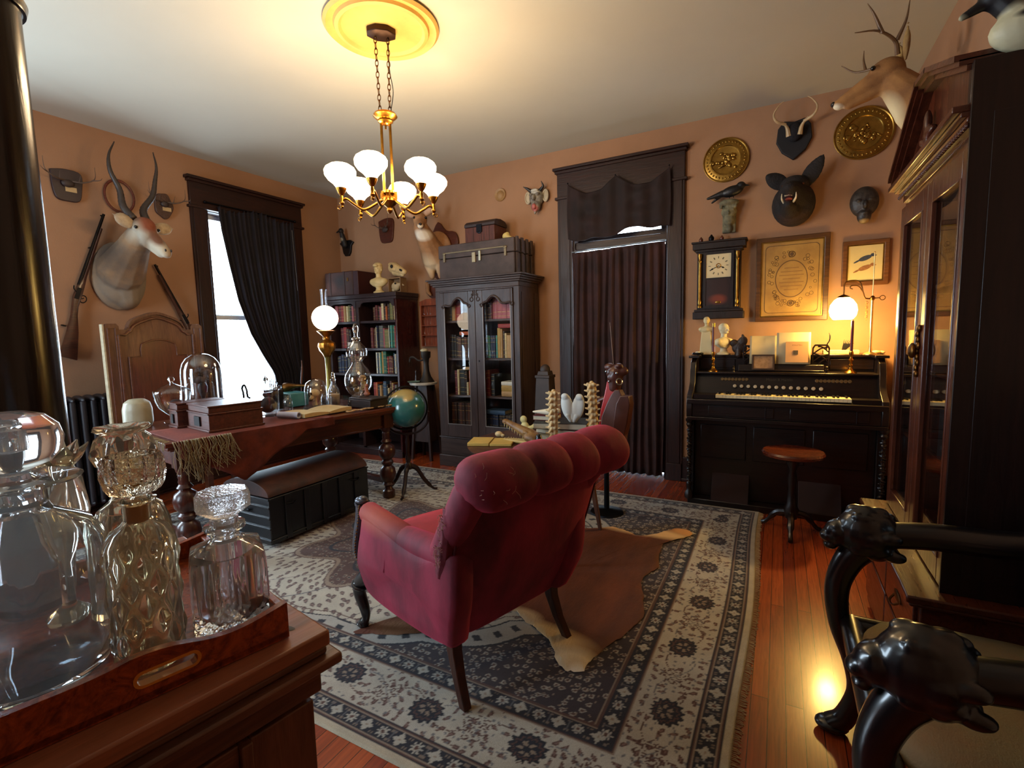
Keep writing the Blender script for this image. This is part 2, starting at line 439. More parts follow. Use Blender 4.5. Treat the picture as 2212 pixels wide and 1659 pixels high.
# door with transom light
e = casing('door_1', D1[0], D1[1], 0, D1[2], .145, YB)
w = B(); w.box(D1[0]+.018, D1[1]-.018, YB+.02, YB+.11, 2.14, 2.21); part(e, 'transom_bar', w, DARKWX, bev=.004)
w = B(); w.box(D1[0]+.018, D1[1]-.018, YB+.12, YB+.15, 2.21, 2.27); w.box(D1[0]+.018, D1[1]-.018, YB+.12, YB+.15, 2.56, 2.612)
w.box(D1[0]+.018, D1[0]+.08, YB+.12, YB+.15, 2.27, 2.56); w.box(D1[1]-.08, D1[1]-.018, YB+.12, YB+.15, 2.27, 2.56)
s = part(e, 'transom_frame', w, DARKW, bev=.003)
part(s, 'pane', B().box(D1[0]+.08, D1[1]-.08, YB+.132, YB+.136, 2.27, 2.56), PANEG)
# the door leaf, glazed, closed behind the curtain
w = B(); a, c = D1[0]+.02, D1[1]-.02
w.box(a, a+.06, YB+.15, YB+.19, .01, 2.138); w.box(c-.05, c, YB+.15, YB+.19, .01, 2.138)
for z0, z1 in ((.01, .25), (.85, 1.0), (2.105, 2.138)): w.box(a+.06, c-.05, YB+.15, YB+.19, z0, z1)
w.box(a+.06, c-.05, YB+.165, YB+.175, .25, .85)
dl = part(e, 'door_leaf', w, DARKW, bev=.004)
part(dl, 'pane', B().box(a+.06, c-.05, YB+.168, YB+.172, 1.0, 2.105), PANEG)
# ceiling medallion
w = B().lathe([(.30, ZC-.001), (.315, ZC-.012), (.30, ZC-.026), (.285, ZC-.018), (.262, ZC-.014), (.255, ZC-.03), (.235, ZC-.034), (.22, ZC-.02), (.12, ZC-.014), (.10, ZC-.022), (.0, ZC-.024)][::1], 64, (-2.0, 2.25, 0), caps=False)
struct('trim_1', w, M('gilded plaster', 'c9a356', .6, var=.15))

# daylight
wd = bpy.data.worlds.new('daylight'); scene.world = wd; wd.use_nodes = True
bg = wd.node_tree.nodes['Background']; bg.inputs[0].default_value = (.66, .84, 1, 1); bg.inputs[1].default_value = 17.0
def portal(name, loc, rot, sx, sy):
    l = bpy.data.lights.new(name, 'AREA'); l.shape = 'RECTANGLE'; l.size = sx; l.size_y = sy; l.cycles.is_portal = True
    o = bpy.data.objects.new(name, l); COL.objects.link(o); o.location = loc; o.rotation_euler = rot
for i, W in enumerate((W1, W2)):
    portal('window_portal', (XL-T_+.01, (W[0]+W[1])/2, (W[2]+W[3])/2), (pi/2, 0, -pi/2), W[1]-W[0], W[3]-W[2])
portal('window_portal', ((W3[0]+W3[1])/2, YF-T_+.01, (W3[2]+W3[3])/2), (pi/2, 0, 0), W3[1]-W3[0], W3[3]-W3[2])
# ------------------------------------------------------------------ oriental rug: pattern woven as colour per knot
RX0, RX1, RY0, RY1 = -4.2, -.085, 1.06, 3.93
def make_rug():
    st = .0055
    nx = int((RX1-RX0)/st); ny = int((RY1-RY0)/st)
    xs = np.linspace(RX0, RX1, nx+1); ys = np.linspace(RY0, RY1, ny+1)
    X, Y = np.meshgrid(xs, ys, indexing='ij')
    dl, dr, db, dt = X-RX0, RX1-X, Y-RY0, RY1-Y
    D = np.minimum(np.minimum(dl, dr), np.minimum(db, dt))
    alongx = (np.minimum(db, dt) <= np.minimum(dl, dr))
    S = np.where(alongx, X-RX1, Y-RY0)
    ivory = np.array([.56, .50, .40]); dark = np.array([.022, .02, .028]); brown = np.array([.12, .055, .04]); grey = np.array([.20, .19, .19]); tan = np.array([.33, .24, .17])
    C = np.empty(X.shape+(3,)); C[:] = ivory
    def put(mask, col, a=1.):
        C[mask] = C[mask]*(1-a)+col*a
    def h(i, j, k=0):
        v = np.sin(i*127.1+j*311.7+k*74.7)*43758.5453; return v-np.floor(v)
    def leaves(x, y, cell, L, W, ang, mask, col, inner=None, fill=.8, jit=.25, seed=0):
        """teardrop leaves scattered one to a cell"""
        ci = np.floor(x/cell); cj = np.floor(y/cell); res = np.zeros(x.shape, bool); inn = np.zeros(x.shape, bool)
        for a in (-1, 0, 1):
            for b_ in (-1, 0, 1):
                i, j = ci+a, cj+b_
                px = (i+.5+(h(i, j, seed)-.5)*2*jit)*cell; py = (j+.5+(h(i, j, seed+1)-.5)*2*jit)*cell
                th = ang(px, py)+(h(i, j, seed+2)-.5)*.9; ok = h(i, j, seed+3) < fill
                dx, dy = x-px, y-py; u = (dx*np.cos(th)+dy*np.sin(th))/L; v = (-dx*np.sin(th)+dy*np.cos(th))/W
                w_ = 1-.45*u; q = u*u+(v/w_)**2
                res |= (q < 1) & ok; inn |= (q < .35) & ok
        put(res & mask, col)
        if inner is not None: put(inn & mask, inner)
    def rosette(s, d, d0, pitch, r, mask):
        k = np.floor(s/pitch); u = s-(k+.5)*pitch; v = d-d0; rr = np.sqrt(u*u+v*v); th = np.arctan2(v, u); odd = (k % 2) == 1
        flower = (rr < r*(.78+.22*np.cos(8*th))) & odd; core = (rr < r*.3) & odd
        dia = ((np.abs(u)+np.abs(v)) < r*1.05*(1+.12*np.cos(4*th*1))) & ~odd
        put((flower | dia) & mask, np.array([.50, .46, .38])); put(core & mask, brown); put((rr < r*.2) & mask & ~odd, tan)
        ringm = (np.abs(rr-r*.55) < r*.05) & odd; put(ringm & mask, grey)
    E1, E2 = .03, .125      # outer band
    E3, E4 = .34, .435     # inner band
    put(D < E1, np.array([.55, .47, .34]))
    for (a, c) in ((E1, E2), (E3, E4)):
        mm = (D >= a) & (D < c); put(mm, dark)
        for dd, cc, wd_ in ((a+.008, brown, .004), (a+.015, tan, .0016), (c-.008, brown, .004), (c-.015, tan, .0016), (a+.001, tan, .0012), (c-.001, tan, .0012)):
            put(np.abs(D-dd) < wd_, cc)
        # tiny brackets between rosettes
        mid = (a+c)/2; k = S/.074; fr = k-np.floor(k)
        put(mm & (np.abs(fr-0.0) < .05) & (np.abs(D-mid) < .022), grey, .6); put(mm & (np.abs(np.abs(fr-.5)-.42) < .05) & (np.abs(np.abs(D-mid)-.02) < .004), tan, .7)
        rosette(S, D, mid, .074, .0255, mm)
    main = (D > E2) & (D < E3); midm = (E2+E3)/2
    per = .40
    leaves(X, Y, .042, .017, .0075, lambda x, y: 9*x+7*np.sin(6*y), main, brown, np.array([.25, .15, .12]), .72)
    leaves(X+.02, Y+.013, .03, .007, .0045, lambda x, y: 20*x+13*y, main, grey, None, .5, seed=9)
    # winding vine
    vine = np.abs(D-midm-.055*np.sin(S*2*pi/per)); put(main & (vine < .0022), brown)
    vine = np.abs(D-midm+.055*np.sin(S*2*pi/per)); put(main & (vine < .0022), grey)
    k = np.floor(S/per); u = S-(k+.5)*per; v = D-midm
    v = v*np.where(k % 2 == 0, 1, -1); th = np.arctan2(v, u); rr = np.sqrt((u/1.15)**2+v**2)
    edge = .056*(1+.10*np.cos(14*th)+.18*np.sin(th))
    put(main & (rr < edge+.010), ivory); put(main & (rr < edge), dark); put(main & (rr < edge*.78) & (rr > edge*.68), brown)
    put(main & (rr < edge*.50) & (np.cos(6*th) > -.2), tan); put(main & (rr < edge*.2), dark)
    k2 = np.floor(S/per+.5); u2_ = S-k2*per; rr = np.sqrt(u2_**2+(v)**2); th = np.arctan2(v, u2_)
    for r_ in (.022, .036, .05): put(main & (np.abs(rr-r_*(1+.15*np.cos(7*th))) < .0035) & (np.cos(9*th+r_*300) > -.3), brown)
    # field
    fld = D >= E4; put(fld, dark*.9+brown*.25)
    leaves(X, Y, .037, .0125, .0095, lambda x, y: 6*y+4*x, fld, np.array([.47, .42, .34]), brown, .8)
    leaves(X+.017, Y+.02, .037, .008, .003, lambda x, y: 8*x, fld, tan, None, .6, seed=5)
    cx, cy = (RX0+RX1)/2+.02, (RY0+RY1)/2
    U, W_ = X-cx, Y-cy; th = np.arctan2(W_/1.02, U/1.5); rr = np.sqrt((U/1.48)**2+(W_/1.06)**2)
    bnd = 1+.035*np.abs(np.sin(th*9))
    iv = fld & (rr < bnd); band = fld & (rr > bnd*.90) & (rr < bnd)
    put(iv, ivory)
    flow = lambda x, y: np.arctan2(y-cy, x-cx)+1.2*np.sin(3.1*x)*np.cos(2.7*y)+.7
    leaves(X, Y, .052, .023, .0105, flow, iv & ~band, np.array([.10, .06, .055]), np.array([.26, .17, .14]), .86)
    ph = np.sin(9*U+3*np.sin(5*W_))*.5; st_ = np.abs(np.sin(th*11+6*rr+ph)); put(iv & ~band & (st_ < .035), np.array([.14, .12, .13]))
    put(band, np.array([.33, .33, .33]), .45)
    put(fld & (np.abs(rr-bnd) < .006), dark); put(fld & (np.abs(rr-bnd*.9) < .004), dark); put(fld & (np.abs(rr-bnd*.87) < .003), brown)
    q = np.abs(np.sin(th*40)); put(band & (q < .5) & (np.abs(rr-bnd*.95) < .018), dark)
    # central star medallion
    r3 = np.sqrt((U/1.05)**2+W_**2); th3 = np.arctan2(W_, U); st3 = .62*(1+.16*np.cos(8*th3))
    md = r3 < st3; put(fld & (r3 < st3+.035), brown); put(fld & (r3 < st3+.026), tan); put(md, brown*.9)
    leaves(X, Y, .045, .017, .009, flow, md, tan, dark, .85, seed=3)
    put(np.abs(r3-st3*.75) < .012, dark); put(np.abs(r3-st3*.5) < .012, ivory*.8); put(r3 < st3*.2, dark)
    # wear and pile variation
    nz = np.sin(X*31+np.sin(Y*23))*np.sin(Y*37+np.sin(X*19)); C *= (1+.07*nz)[..., None]
    rng = np.random.default_rng(3); C *= (1+.10*(rng.random(X.shape)-.5))[..., None]
    Z = .008+.0012*np.sin(X*5+1)*np.sin(Y*4)+.0006*rng.random(X.shape); Z[0, :] = Z[-1, :] = .001; Z[:, 0] = Z[:, -1] = .001
    Xw = X.copy(); Xw[:, :] += .012*np.sin(Y*3.1)*(np.clip((X-RX1+.5)/.5, 0, 1))
    co = np.stack([Xw, Y, Z], -1).reshape(-1, 3).astype(np.float32)
    n1 = ny+1; i, j = np.meshgrid(np.arange(nx), np.arange(ny), indexing='ij'); a = (i*n1+j).ravel()
    fc = np.stack([a, a+n1, a+n1+1, a+1], -1).astype(np.int32)
    me = bpy.data.meshes.new('rug'); me.vertices.add(len(co)); me.vertices.foreach_set('co', co.ravel())
    me.loops.add(fc.size); me.loops.foreach_set('vertex_index', fc.ravel())
    me.polygons.add(len(fc)); me.polygons.foreach_set('loop_start', np.arange(0, fc.size, 4, dtype=np.int32))
    me.update(calc_edges=True)
    ca = me.color_attributes.new('weave', 'FLOAT_COLOR', 'POINT')
    cc = np.concatenate([np.clip(C*.72, 0, 1).reshape(-1, 3), np.ones((len(co), 1))], 1).astype(np.float32); ca.data.foreach_set('color', cc.ravel())
    me.shade_smooth(); return me
m, nt, out = nodemat('rug wool')
b = nt.nodes.new('ShaderNodeBsdfPrincipled'); nt.links.new(b.outputs[0], out.inputs[0])
at = nt.nodes.new('ShaderNodeAttribute'); at.attribute_name = 'weave'
col = mixc(nt, .35, at.outputs['Color'], mixc(nt, noise(nt, mapping(nt), 400, 2), (.0, .0, .0), (1, 1, 1)), 'OVERLAY')
nt.links.new(col, b.inputs['Base Color']); setin(b, 'Roughness', .92); setin(b, 'Sheen Weight', .15); setin(b, 'Specular IOR Level', .15)
nt.links.new(bump(nt, noise(nt, mapping(nt), 350, 2), .5, .003), b.inputs['Normal'])
single('oriental_rug', 'large ivory and dark patterned oriental rug with rosette borders on the wood floor', 'rug', make_rug(), m)
# fringe of the rug along its right end
fr = B(); yy = RY0+.01
while yy < RY1-.01:
    x0 = RX1+.012*sin(yy*3.1); fr.tube([(x0-.004, yy, .005), (x0+.012, yy+random.uniform(-.004, .004), .004), (x0+.022+random.uniform(-.004, .006), yy+random.uniform(-.006, .006), .002)], .0016, 4); yy += .0075
o = single('rug_fringe', 'cream knotted fringe along the right end of the patterned rug', 'fringe', fr, M('fringe cotton', 'b99a6a', .9)); o['kind'] = 'stuff'

# cowhide
HO = [(-.98, 3.20), (-.86, 3.16), (-.78, 3.12), (-.68, 3.20), (-.56, 3.36), (-.47, 3.30), (-.53, 3.18), (-.60, 3.13), (-.60, 2.90), (-.57, 2.72), (-.62, 2.55), (-.57, 2.38), (-.53, 2.2), (-.56, 2.05), (-.61, 1.93), (-.645, 1.80), (-.655, 1.72), (-.72, 1.70), (-.77, 1.74), (-.84, 1.83), (-.95, 1.90), (-1.02, 1.93), (-1.10, 1.98), (-1.20, 1.90), (-1.32, 1.72), (-1.45, 1.60), (-1.60, 1.53), (-1.68, 1.50), (-1.64, 1.60), (-1.50, 1.74), (-1.42, 1.92), (-1.40, 2.15), (-1.45, 2.4), (-1.40, 2.65), (-1.35, 2.9), (-1.45, 3.1), (-1.40, 3.22), (-1.2, 3.1), (-1.08, 3.12)]
pts = [tuple(p) for p in spline([(a, c) for a, c in HO+[HO[0]]], 5)][:-1]
cxh, cyh = -1.0, 2.45
w = B(); R = []
for k, (s, z) in enumerate(((1.0, .0115), (.985, .015), (.94, .0175), (.8, .018), (.6, .0185), (.35, .0185), (.1, .0185))):
    R.append([(cxh+(x-cxh)*s+(random.uniform(-.006, .006) if k < 2 else 0), cyh+(y-cyh)*s+(random.uniform(-.006, .006) if k < 2 else 0), z+.0022*sin(x*17+k)*sin(y*13)) for x, y in pts])
w.rings(R, True, True)
HIDE = M('cow hide', '6a3319', .75, c2='421a0c', vs=5, bmp=.5, bs=90, stretch=(1, .35, 1), sheen=.4, bd=.006, patches=(
    ((-.80, 3.20, 0), (.36, .075, 1), .35, 'd8b488'), ((-.50, 3.30, 0), (.10, .06, 1), .3, 'c08a58'), ((-.95, 1.86, 0), (.26, .085, 1), .3, 'd2b07a'), ((-.70, 1.75, 0), (.12, .08, 1), .4, 'e2cfa8'),
    ((-1.5, 1.6, 0), (.12, .07, 1), .4, '6b4526'), ((-1.05, 1.95, 0), (.10, .06, 1), .3, 'bfa078'), ((-.67, 1.70, 0), (.035, .05, 1), .4, 'f4ecd8')))
single('cowhide_rug', 'brown cowhide with cream white edges lying on the patterned rug behind the armchair', 'rug', w, HIDE)
# ------------------------------------------------------------------ chandelier
GLOWW = GLOW('lit opal glass', (1, .72, .42), 9)
ch = thing('chandelier', 'six-arm brass chandelier with lit opal glass shades hanging from the ceiling medallion', 'chandelier', (-2.0, 2.24, 0))
cz = ZC-.025
el = [(.085*cos(2*pi*k/8+pi/8)*(1.0), .06*sin(2*pi*k/8+pi/8)) for k in range(8)]
w = B(); R = [[(x*s*1.0, y*s, z) for x, y in el] for s, z in ((1., cz), (1., cz-.028), (.8, cz-.036))]; w.rings(R)
w2 = B(); w2.X = Matrix.Rotation(.75, 4, 'Z'); w2.rings(R); part(ch, 'canopy', w2, M('dark bronze', '3a2417', .45, .7), bev=.003)
H0 = 2.60
for s in (-1, 1):
    w = B(); z = cz-.036; k = 0; ox = .035*s*cos(.75); oy = .035*s*sin(.75)
    while z > H0+.03:
        L = .04; w.torus((ox*(1-.25*(cz-z)/.45), oy*(1-.25*(cz-z)/.45), z-L/2), .0085, .0022, (pi/2, 0, (k % 2)*pi/2+.4), 14, 6, 1, 2.1); z -= .0305; k += 1
    part(ch, 'chain', w, OLDBR)
w = B().tube(spline([(.03, .02, cz-.03), (.022, .03, cz-.2), (.045, .025, cz-.33), (.02, .02, H0+.01)], 8), .0022, 6); part(ch, 'wire', w, IRON)
w = B().lathe([(.0, H0+.028), (.02, H0+.026), (.062, H0+.012), (.068, H0), (.055, H0-.012), (.04, H0-.02), (.043, H0-.03), (.03, H0-.04), (.0, H0-.045)], 32); part(ch, 'upper_hub', w, BRASS)
w = B()
for s in (-1, 1): w.tube([(.024*s*cos(.75), .024*s*sin(.75), H0-.03), (.024*s*cos(.75), .024*s*sin(.75), 2.16)], .008, 10)
w.tube([(0, 0, H0-.04), (0, 0, H0-.07)], .005); part(ch, 'down_rod', w, BRASS)
w = B().lathe([(0, 2.195), (.034, 2.19), (.038, 2.175), (.027, 2.165), (.042, 2.15), (.047, 2.13), (.034, 2.11), (.013, 2.095), (.017, 2.082), (.01, 2.068), (0, 2.062)], 28)
for k in range(6): a = k*pi/3+.3; w.obox((.040*cos(a), .040*sin(a), 2.16), (.02, .008, .045), (0, 0, a))
part(ch, 'lower_hub', w, BRASS)
nearang = math.atan2(-.74, .67); SR = .262
shade_prof = [(.028, 0), (.036, .012), (.05, .03), (.082, .055), (.103, .085), (.105, .108), (.092, .132), (.066, .149), (.058, .151)]
def lobe(a, z): return 1+.012*cos(12*a)
for k in range(6):
    a = nearang+radians(-19+60*k)*1
    d = V((cos(a), sin(a), 0)); q = d*SR
    pts = [(q.x*t, q.y*t, z) for t, z in ((.12, 2.145), (.3, 2.11), (.55, 2.075), (.75, 2.10), (.9, 2.125), (1.0, 2.115))]
    am = part(ch, 'arm', B().tube(spline(pts, 6), .0075, 10).lathe([(0, 2.085), (.009, 2.09), (.014, 2.10), (.009, 2.11), (.010, 2.125), (.008, 2.14), (.017, 2.15), (.028, 2.172), (.030, 2.18), (0, 2.18)], 18, tuple(q)).ell((q.x*1.0, q.y*1.0, 2.08), .009, None, 12, 8).torus((q.x*1.05, q.y*1.05, 2.074), .010, .0027, (pi/2, 0, a), 14, 6), BRASS)
    part(am, 'glass_shade', B().lathe([(r*.82, z*.85+2.178) for r, z in shade_prof]+[(r*.82-.003, z*.85+2.178) for r, z in reversed(shade_prof)], 36, tuple(q), caps=False, rfun=lobe), GLOWW)
    light('shade_bulb', 'POINT', (q.x, q.y, 2.178+.155), 10, (1, .70, .38), .05, ch)

# ------------------------------------------------------------------ velvet armchair
VELV = M('red velvet', '93203a', .75, c2='4c0a1c', vs=4, bmp=.15, bs=25, sheen=.75, stretch=(1, 1, .5), patches=(((-.30, .50, .60), (.12, .16, .05), .6, 'a0452a'),))
VELV2 = M('worn velvet seat', 'a32a2e', .75, c2='7c1a22', vs=5, bmp=.08, bs=25, sheen=.7)
EBON = M('ebonised carved wood', '141014', .28, 0, var=.2, coat=.6)
SILV = M('worn silvered wood', '5d5f66', .32, .6, var=.4, vs=40)
ch = thing('armchair', 'deep red velvet armchair with a tufted rolled top and torn side', 'armchair', (-.874, 1.625, .01), radians(72.6))
# back: rounded slab leaning to the rear, narrower at the bottom
def backpt(u, v, side):
    # u -1..1 across, v 0..1 up
    z = .22+.58*v; yb = .055-.22*v+.04*v*v
    hw = .335+.050*sin(min(1, v*1.15)*pi*.5); xx = .040+hw*u
    e = (1-abs(u)**5)
    bulge = .018*(1-u*u)*sin(pi*min(1, v*1.05))
    if side == 0: return (xx, yb-bulge-.0+.045*(abs(u)**6), z)
    return (xx, yb+.135+bulge-.05*(abs(u)**6), z)
w = B(); R = []
for j in range(15):
    v = j/14; n = 16
    r = [backpt(-1+2*i/n, v, 0) for i in range(n+1)]+[backpt(1-2*i/n, v, 1) for i in range(n+1)]
    if j == 0: r = [(x*.94, y, z) for x, y, z in r]
    R.append(r)
w.rings(R); part(ch, 'backrest', w, VELV, bev=.012, ang=60)
# piping seams on the back, torn side strip with exposed stuffing
w = B()
for u in (-.99, .99): w.tube([tuple(V(backpt(u, v/12, 0))+V((0, -.002, 0))) for v in range(13)], .005, 6)
part(ch, 'piping', w, M('dark red piping', '4a0a14', .8))
w = B(); R = []
for j in range(12):
    v = .50+.46*j/11; p = backpt(-1, v, 0); y0 = p[1]-.002; y1 = y0+.052+.006*sin(j*1.7)
    R.append([(p[0]+.01, y0, p[2]), (p[0]-.022, y0+.006, p[2]), (p[0]-.034, (y0+y1)/2, p[2]), (p[0]-.028, y1, p[2]), (p[0]+.01, y1, p[2])])
w.rings(R); tp = part(ch, 'side_strip', w, M('faded velvet strip', '6b1626', .8, var=.4, vs=20, sheen=.5), bev=.003)
w = B(); rn = random.Random(4)
for k in range(46):
    v = rn.choice([.62, .66, .7, .74, .86, .9])+rn.uniform(-.03, .03); p = V(backpt(-1, v, 0))+V((-.036, .026+rn.uniform(-.014, .02), 0))
    q = p+V((rn.uniform(-.012, -.002), rn.uniform(-.012, .014), rn.uniform(-.03, .02)*1.2)); w.tube([p, (p+q)/2+V((-.006, 0, .004)), q], .0009, 4)
part(tp, 'frayed_threads', w, M('frayed threads', 'b98a78', .9), nosplit=True)['kind'] = 'stuff'
# rolled top in four tufted segments
segs = [(-.385, -.12), (-.12, .05), (.05, .21), (.21, .44)]
def rollpoint(x, a, k, seg):
    x0, x1 = seg; t = (x-x0)/(x1-x0); e0 = .80 if k > 0 else .35; e1 = .80 if k < 3 else .35
    s = (1-(1-2*min(t, .5))**4*(1-e0)) if t < .5 else (1-(2*max(t, .5)-1)**4*(1-e1))
    r = .098*s
    return (x, -.155+r*1.06*cos(a), .868+r*sin(a))
w = B(); R = []
for k, sg in enumerate(segs):
    for i in range(13):
        if k and i == 0: continue
        x = sg[0]+(sg[1]-sg[0])*i/12; skew = .0
        R.append([rollpoint(x, 2*pi*j/32, k, sg) for j in range(32)])
R = [[(p[0]+.035*(p[2]-.868)/.1*-.6, p[1], p[2]) for p in r] for r in R]
w.rings(R); part(ch, 'rolled_top', w, VELV, ang=70)
w = B()
for xs_ in (-.12, .05, .21): w.torus((xs_, -.155, .868), .080, .0028, (0, pi/2, 0), 32, 6)
part(ch, 'roll_crease', w, M('dark red piping', '4a0a14', .8))
w = B()
for k in range(14):
    x = -.37+rn.uniform(-.02, .12); a = rn.uniform(2.2, 3.6); p = V(rollpoint(x, a, 0, segs[0])); q = p+V((rn.uniform(-.01, .01), -.012, rn.uniform(-.03, .03))); w.tube([p, (p+q)/2+V((0, -.006, 0)), q], .0007, 4)
part(ch, 'loose_thread', w, M('frayed threads', 'b98a78', .9), nosplit=True)['kind'] = 'stuff'
for s in (-1, 1): part(ch, 'side_bolster', B().cap((s*.338+.01, -.12, .83), (s*.325+.01, .06, .58), .062, .052, 16), VELV, ang=70)
# front face of the back, padded
w = B().grid(lambda u, v: (-.30+.62*u, .10+.10*(1-v)-.20*v+.05+.02*sin(u*pi)*sin(v*pi*3)**2+.01*sin(u*pi*6), .40+.44*v), 36, 24)
part(ch, 'inner_back', w, VELV2, solid=.02)
# sides
side = [(.02, .235), (.20, .205), (.45, .19), (.62, .20), (.665, .24), (.67, .34), (.655, .42), (.625, .50), (.60, .575), (.58, .60), (.53, .607), (.45, .60), (.36, .575), (.26, .555), (.15, .555), (.06, .575), (-.05, .60), (-.05, .42), (-.01, .3)]
sp = [tuple(p) for p in spline([(a, c) for a, c in side+[side[0]]], 4)][:-1]
cy_, cz_ = .3, .42
for s in (-1, 1):
    w = B(); R = []
    for off, sc in ((.262, .93), (.275, .985), (.295, 1.0), (.335, 1.0), (.352, .985), (.362, .93), (.366, .7), (.366, .3)):
        R.append([(s*(off+(-.045*max(0, (.36-z)/.16)*.8)+.0), cy_+(y-cy_)*sc, cz_+(z-cz_)*sc) for y, z in sp])
    if s < 0: pass
    w.rings(R); part(ch, 'side_panel', w, VELV, ang=60)
    w = B(); w.cap((s*.315, .02, .575), (s*.315, .30, .562), .055, .048); w.cap((s*.315, .30, .562), (s*.318, .585, .592), .048, .046)
    part(ch, 'arm_pad', w, VELV, ang=70)
    fr = spline([(s*.318, .655, .625), (s*.318, .668, .60), (s*.322, .672, .55), (s*.33, .688, .47), (s*.335, .695, .40), (s*.325, .685, .345), (s*.315, .665, .325)], 5)
    n_ = len(fr); w = B().tube(fr, [.024-.010*(i/n_) if i > 3 else .03 for i in range(n_)], 12).ell((s*.318, .655, .632), (.03, .034, .016)).ell((s*.318, .645, .642), (.018, .02, .012))
    w.torus((s*.318, .68, .335), .014, .006, (0, pi/2, 0)); part(ch, 'arm_scroll', w, SILV)
    w = B()
    for i in range(2, n_-3):
        p = fr[i]; w.ell((p[0]-s*.0+(-.02 if s < 0 else .02), p[1]-.022, p[2]), .004, None, 8, 6)
    part(ch, 'stud_trim', w, OLDBR)
# seat and front
fo = [(-.30, .05), (-.31, .45), (-.315, .66), (-.29, .735), (-.2, .765), (0, .785), (.2, .765), (.29, .735), (.315, .66), (.31, .45), (.30, .05)]
fo = [tuple(p) for p in spline([(a, c) for a, c in fo], 4)]
w = B(); R = []
for s, z in ((.96, .30), (1., .315), (1.0, .40), (.985, .425), (.93, .44), (.75, .452), (.4, .458), (.05, .46)):
    R.append([(x*s, .4+(y-.4)*s, z) for x, y in fo])
w.rings(R); part(ch, 'seat', w, VELV2, ang=60)
w = B(); R = []
for s, z in ((.93, .22), (.98, .235), (.985, .30)): R.append([(x*s, .4+(y-.4)*s, z) for x, y in fo])
w.rings(R); part(ch, 'seat_rail', w, VELV, ang=60)
w = B(); w.tube([(x*1.0, .4+(y-.4)*1.0, .405) for x, y in fo], .006, 6); part(ch, 'seat_piping', w, M('pale worn piping', 'c86a5a', .8))
RAKE = WOOD('walnut leg', '4a2416', '2c130b', .4, 'z')
for s in (-1, 1):
    w = B(); P_ = [(s*.27, .085, .26, .05), (s*.272, .075, .18, .043), (s*.278, .045, .09, .037), (s*.288, .0, .0, .034)]
    w.rings([[(x-q/2, y-q/2, z), (x+q/2, y-q/2, z), (x+q/2, y+q/2, z), (x-q/2, y+q/2, z)] for x, y, z, q in P_]); part(ch, 'leg', w, RAKE, bev=.004)
    w = B(); c = spline([(s*.285, .70, .26), (s*.30, .745, .215), (s*.305, .755, .165), (s*.298, .725, .09), (s*.298, .722, .045), (s*.303, .745, .012)], 5); n_ = len(c)
    w.tube(c, [.040-.022*min(1, i/(n_*.75))+(.008 if i > n_-4 else 0) for i in range(n_)], 12); w.torus((s*.30, .748, .205), .036, .008, (.35, 0, 0)); w.ell((s*.303, .75, .012), (.026, .032, .012))
    part(ch, 'leg', w, EBON)

# ------------------------------------------------------------------ library table (desk)
OAK = WOOD('red brown oak top', '6e3018', '3c160b', .33, 'y', .8, coat=.4)
OAKX = WOOD('red brown oak', '5c2615', '2e1008', .38, 'y', .8)
TURN = WOOD('turned dark oak', '4e2114', '260e08', .33, 'z', .9, coat=.4)
dk = thing('library_table', 'long red-brown wooden library table crowded with glass jars and boxes', 'table', (-3.04, 1.453, .01), radians(-9.5))
w = B(); w.box(-1.02, 0, 0, 1.69, .742, .77); w.box(-1.005, -.015, .015, 1.675, .722, .742); w.box(-.99, -.03, .03, 1.66, .712, .722); part(dk, 'table_top', w, OAK, bev=.004)
w = B()
w.box(-.09, -.065, .1, 1.59, .60, .712); w.box(-.955, -.93, .1, 1.59, .60, .712); w.box(-.93, -.09, .085, .11, .60, .712); w.box(-.93, -.09, 1.58, 1.605, .60, .712); w.box(-.1, -.06, .13, 1.56, .60, .615)
part(dk, 'apron', w, OAKX, bev=.003)
for (x, y) in ((-.085, .105), (-.085, 1.585), (-.935, .105), (-.935, 1.585)):
    pr = [(0, 0), (.045, .0), (.052, .015), (.05, .06), (.034, .075), (.03, .10), (.05, .115), (.038, .135), (.058, .16), (.068, .20), (.06, .25), (.035, .275), (.05, .295), (.05, .31), (.036, .325), (.064, .36), (.07, .40), (.06, .44), (.03, .465), (.045, .48), (.03, .50), (.034, .515), (.03, .53), (.034, .545), (.03, .56), (.04, .58), (.04, .60), (0, .60)]
    w = B().lathe(pr, 24, (x, y, 0)); w.box(x-.045, x+.045, y-.045, y+.045, .60, .712); part(dk, 'leg', w, TURN)
w = B(); w.box(-.935, -.085, .08, .13, .12, .16); w.box(-.935, -.085, 1.56, 1.61, .12, .16); part(dk, 'stretcher', w, OAKX, bev=.004)
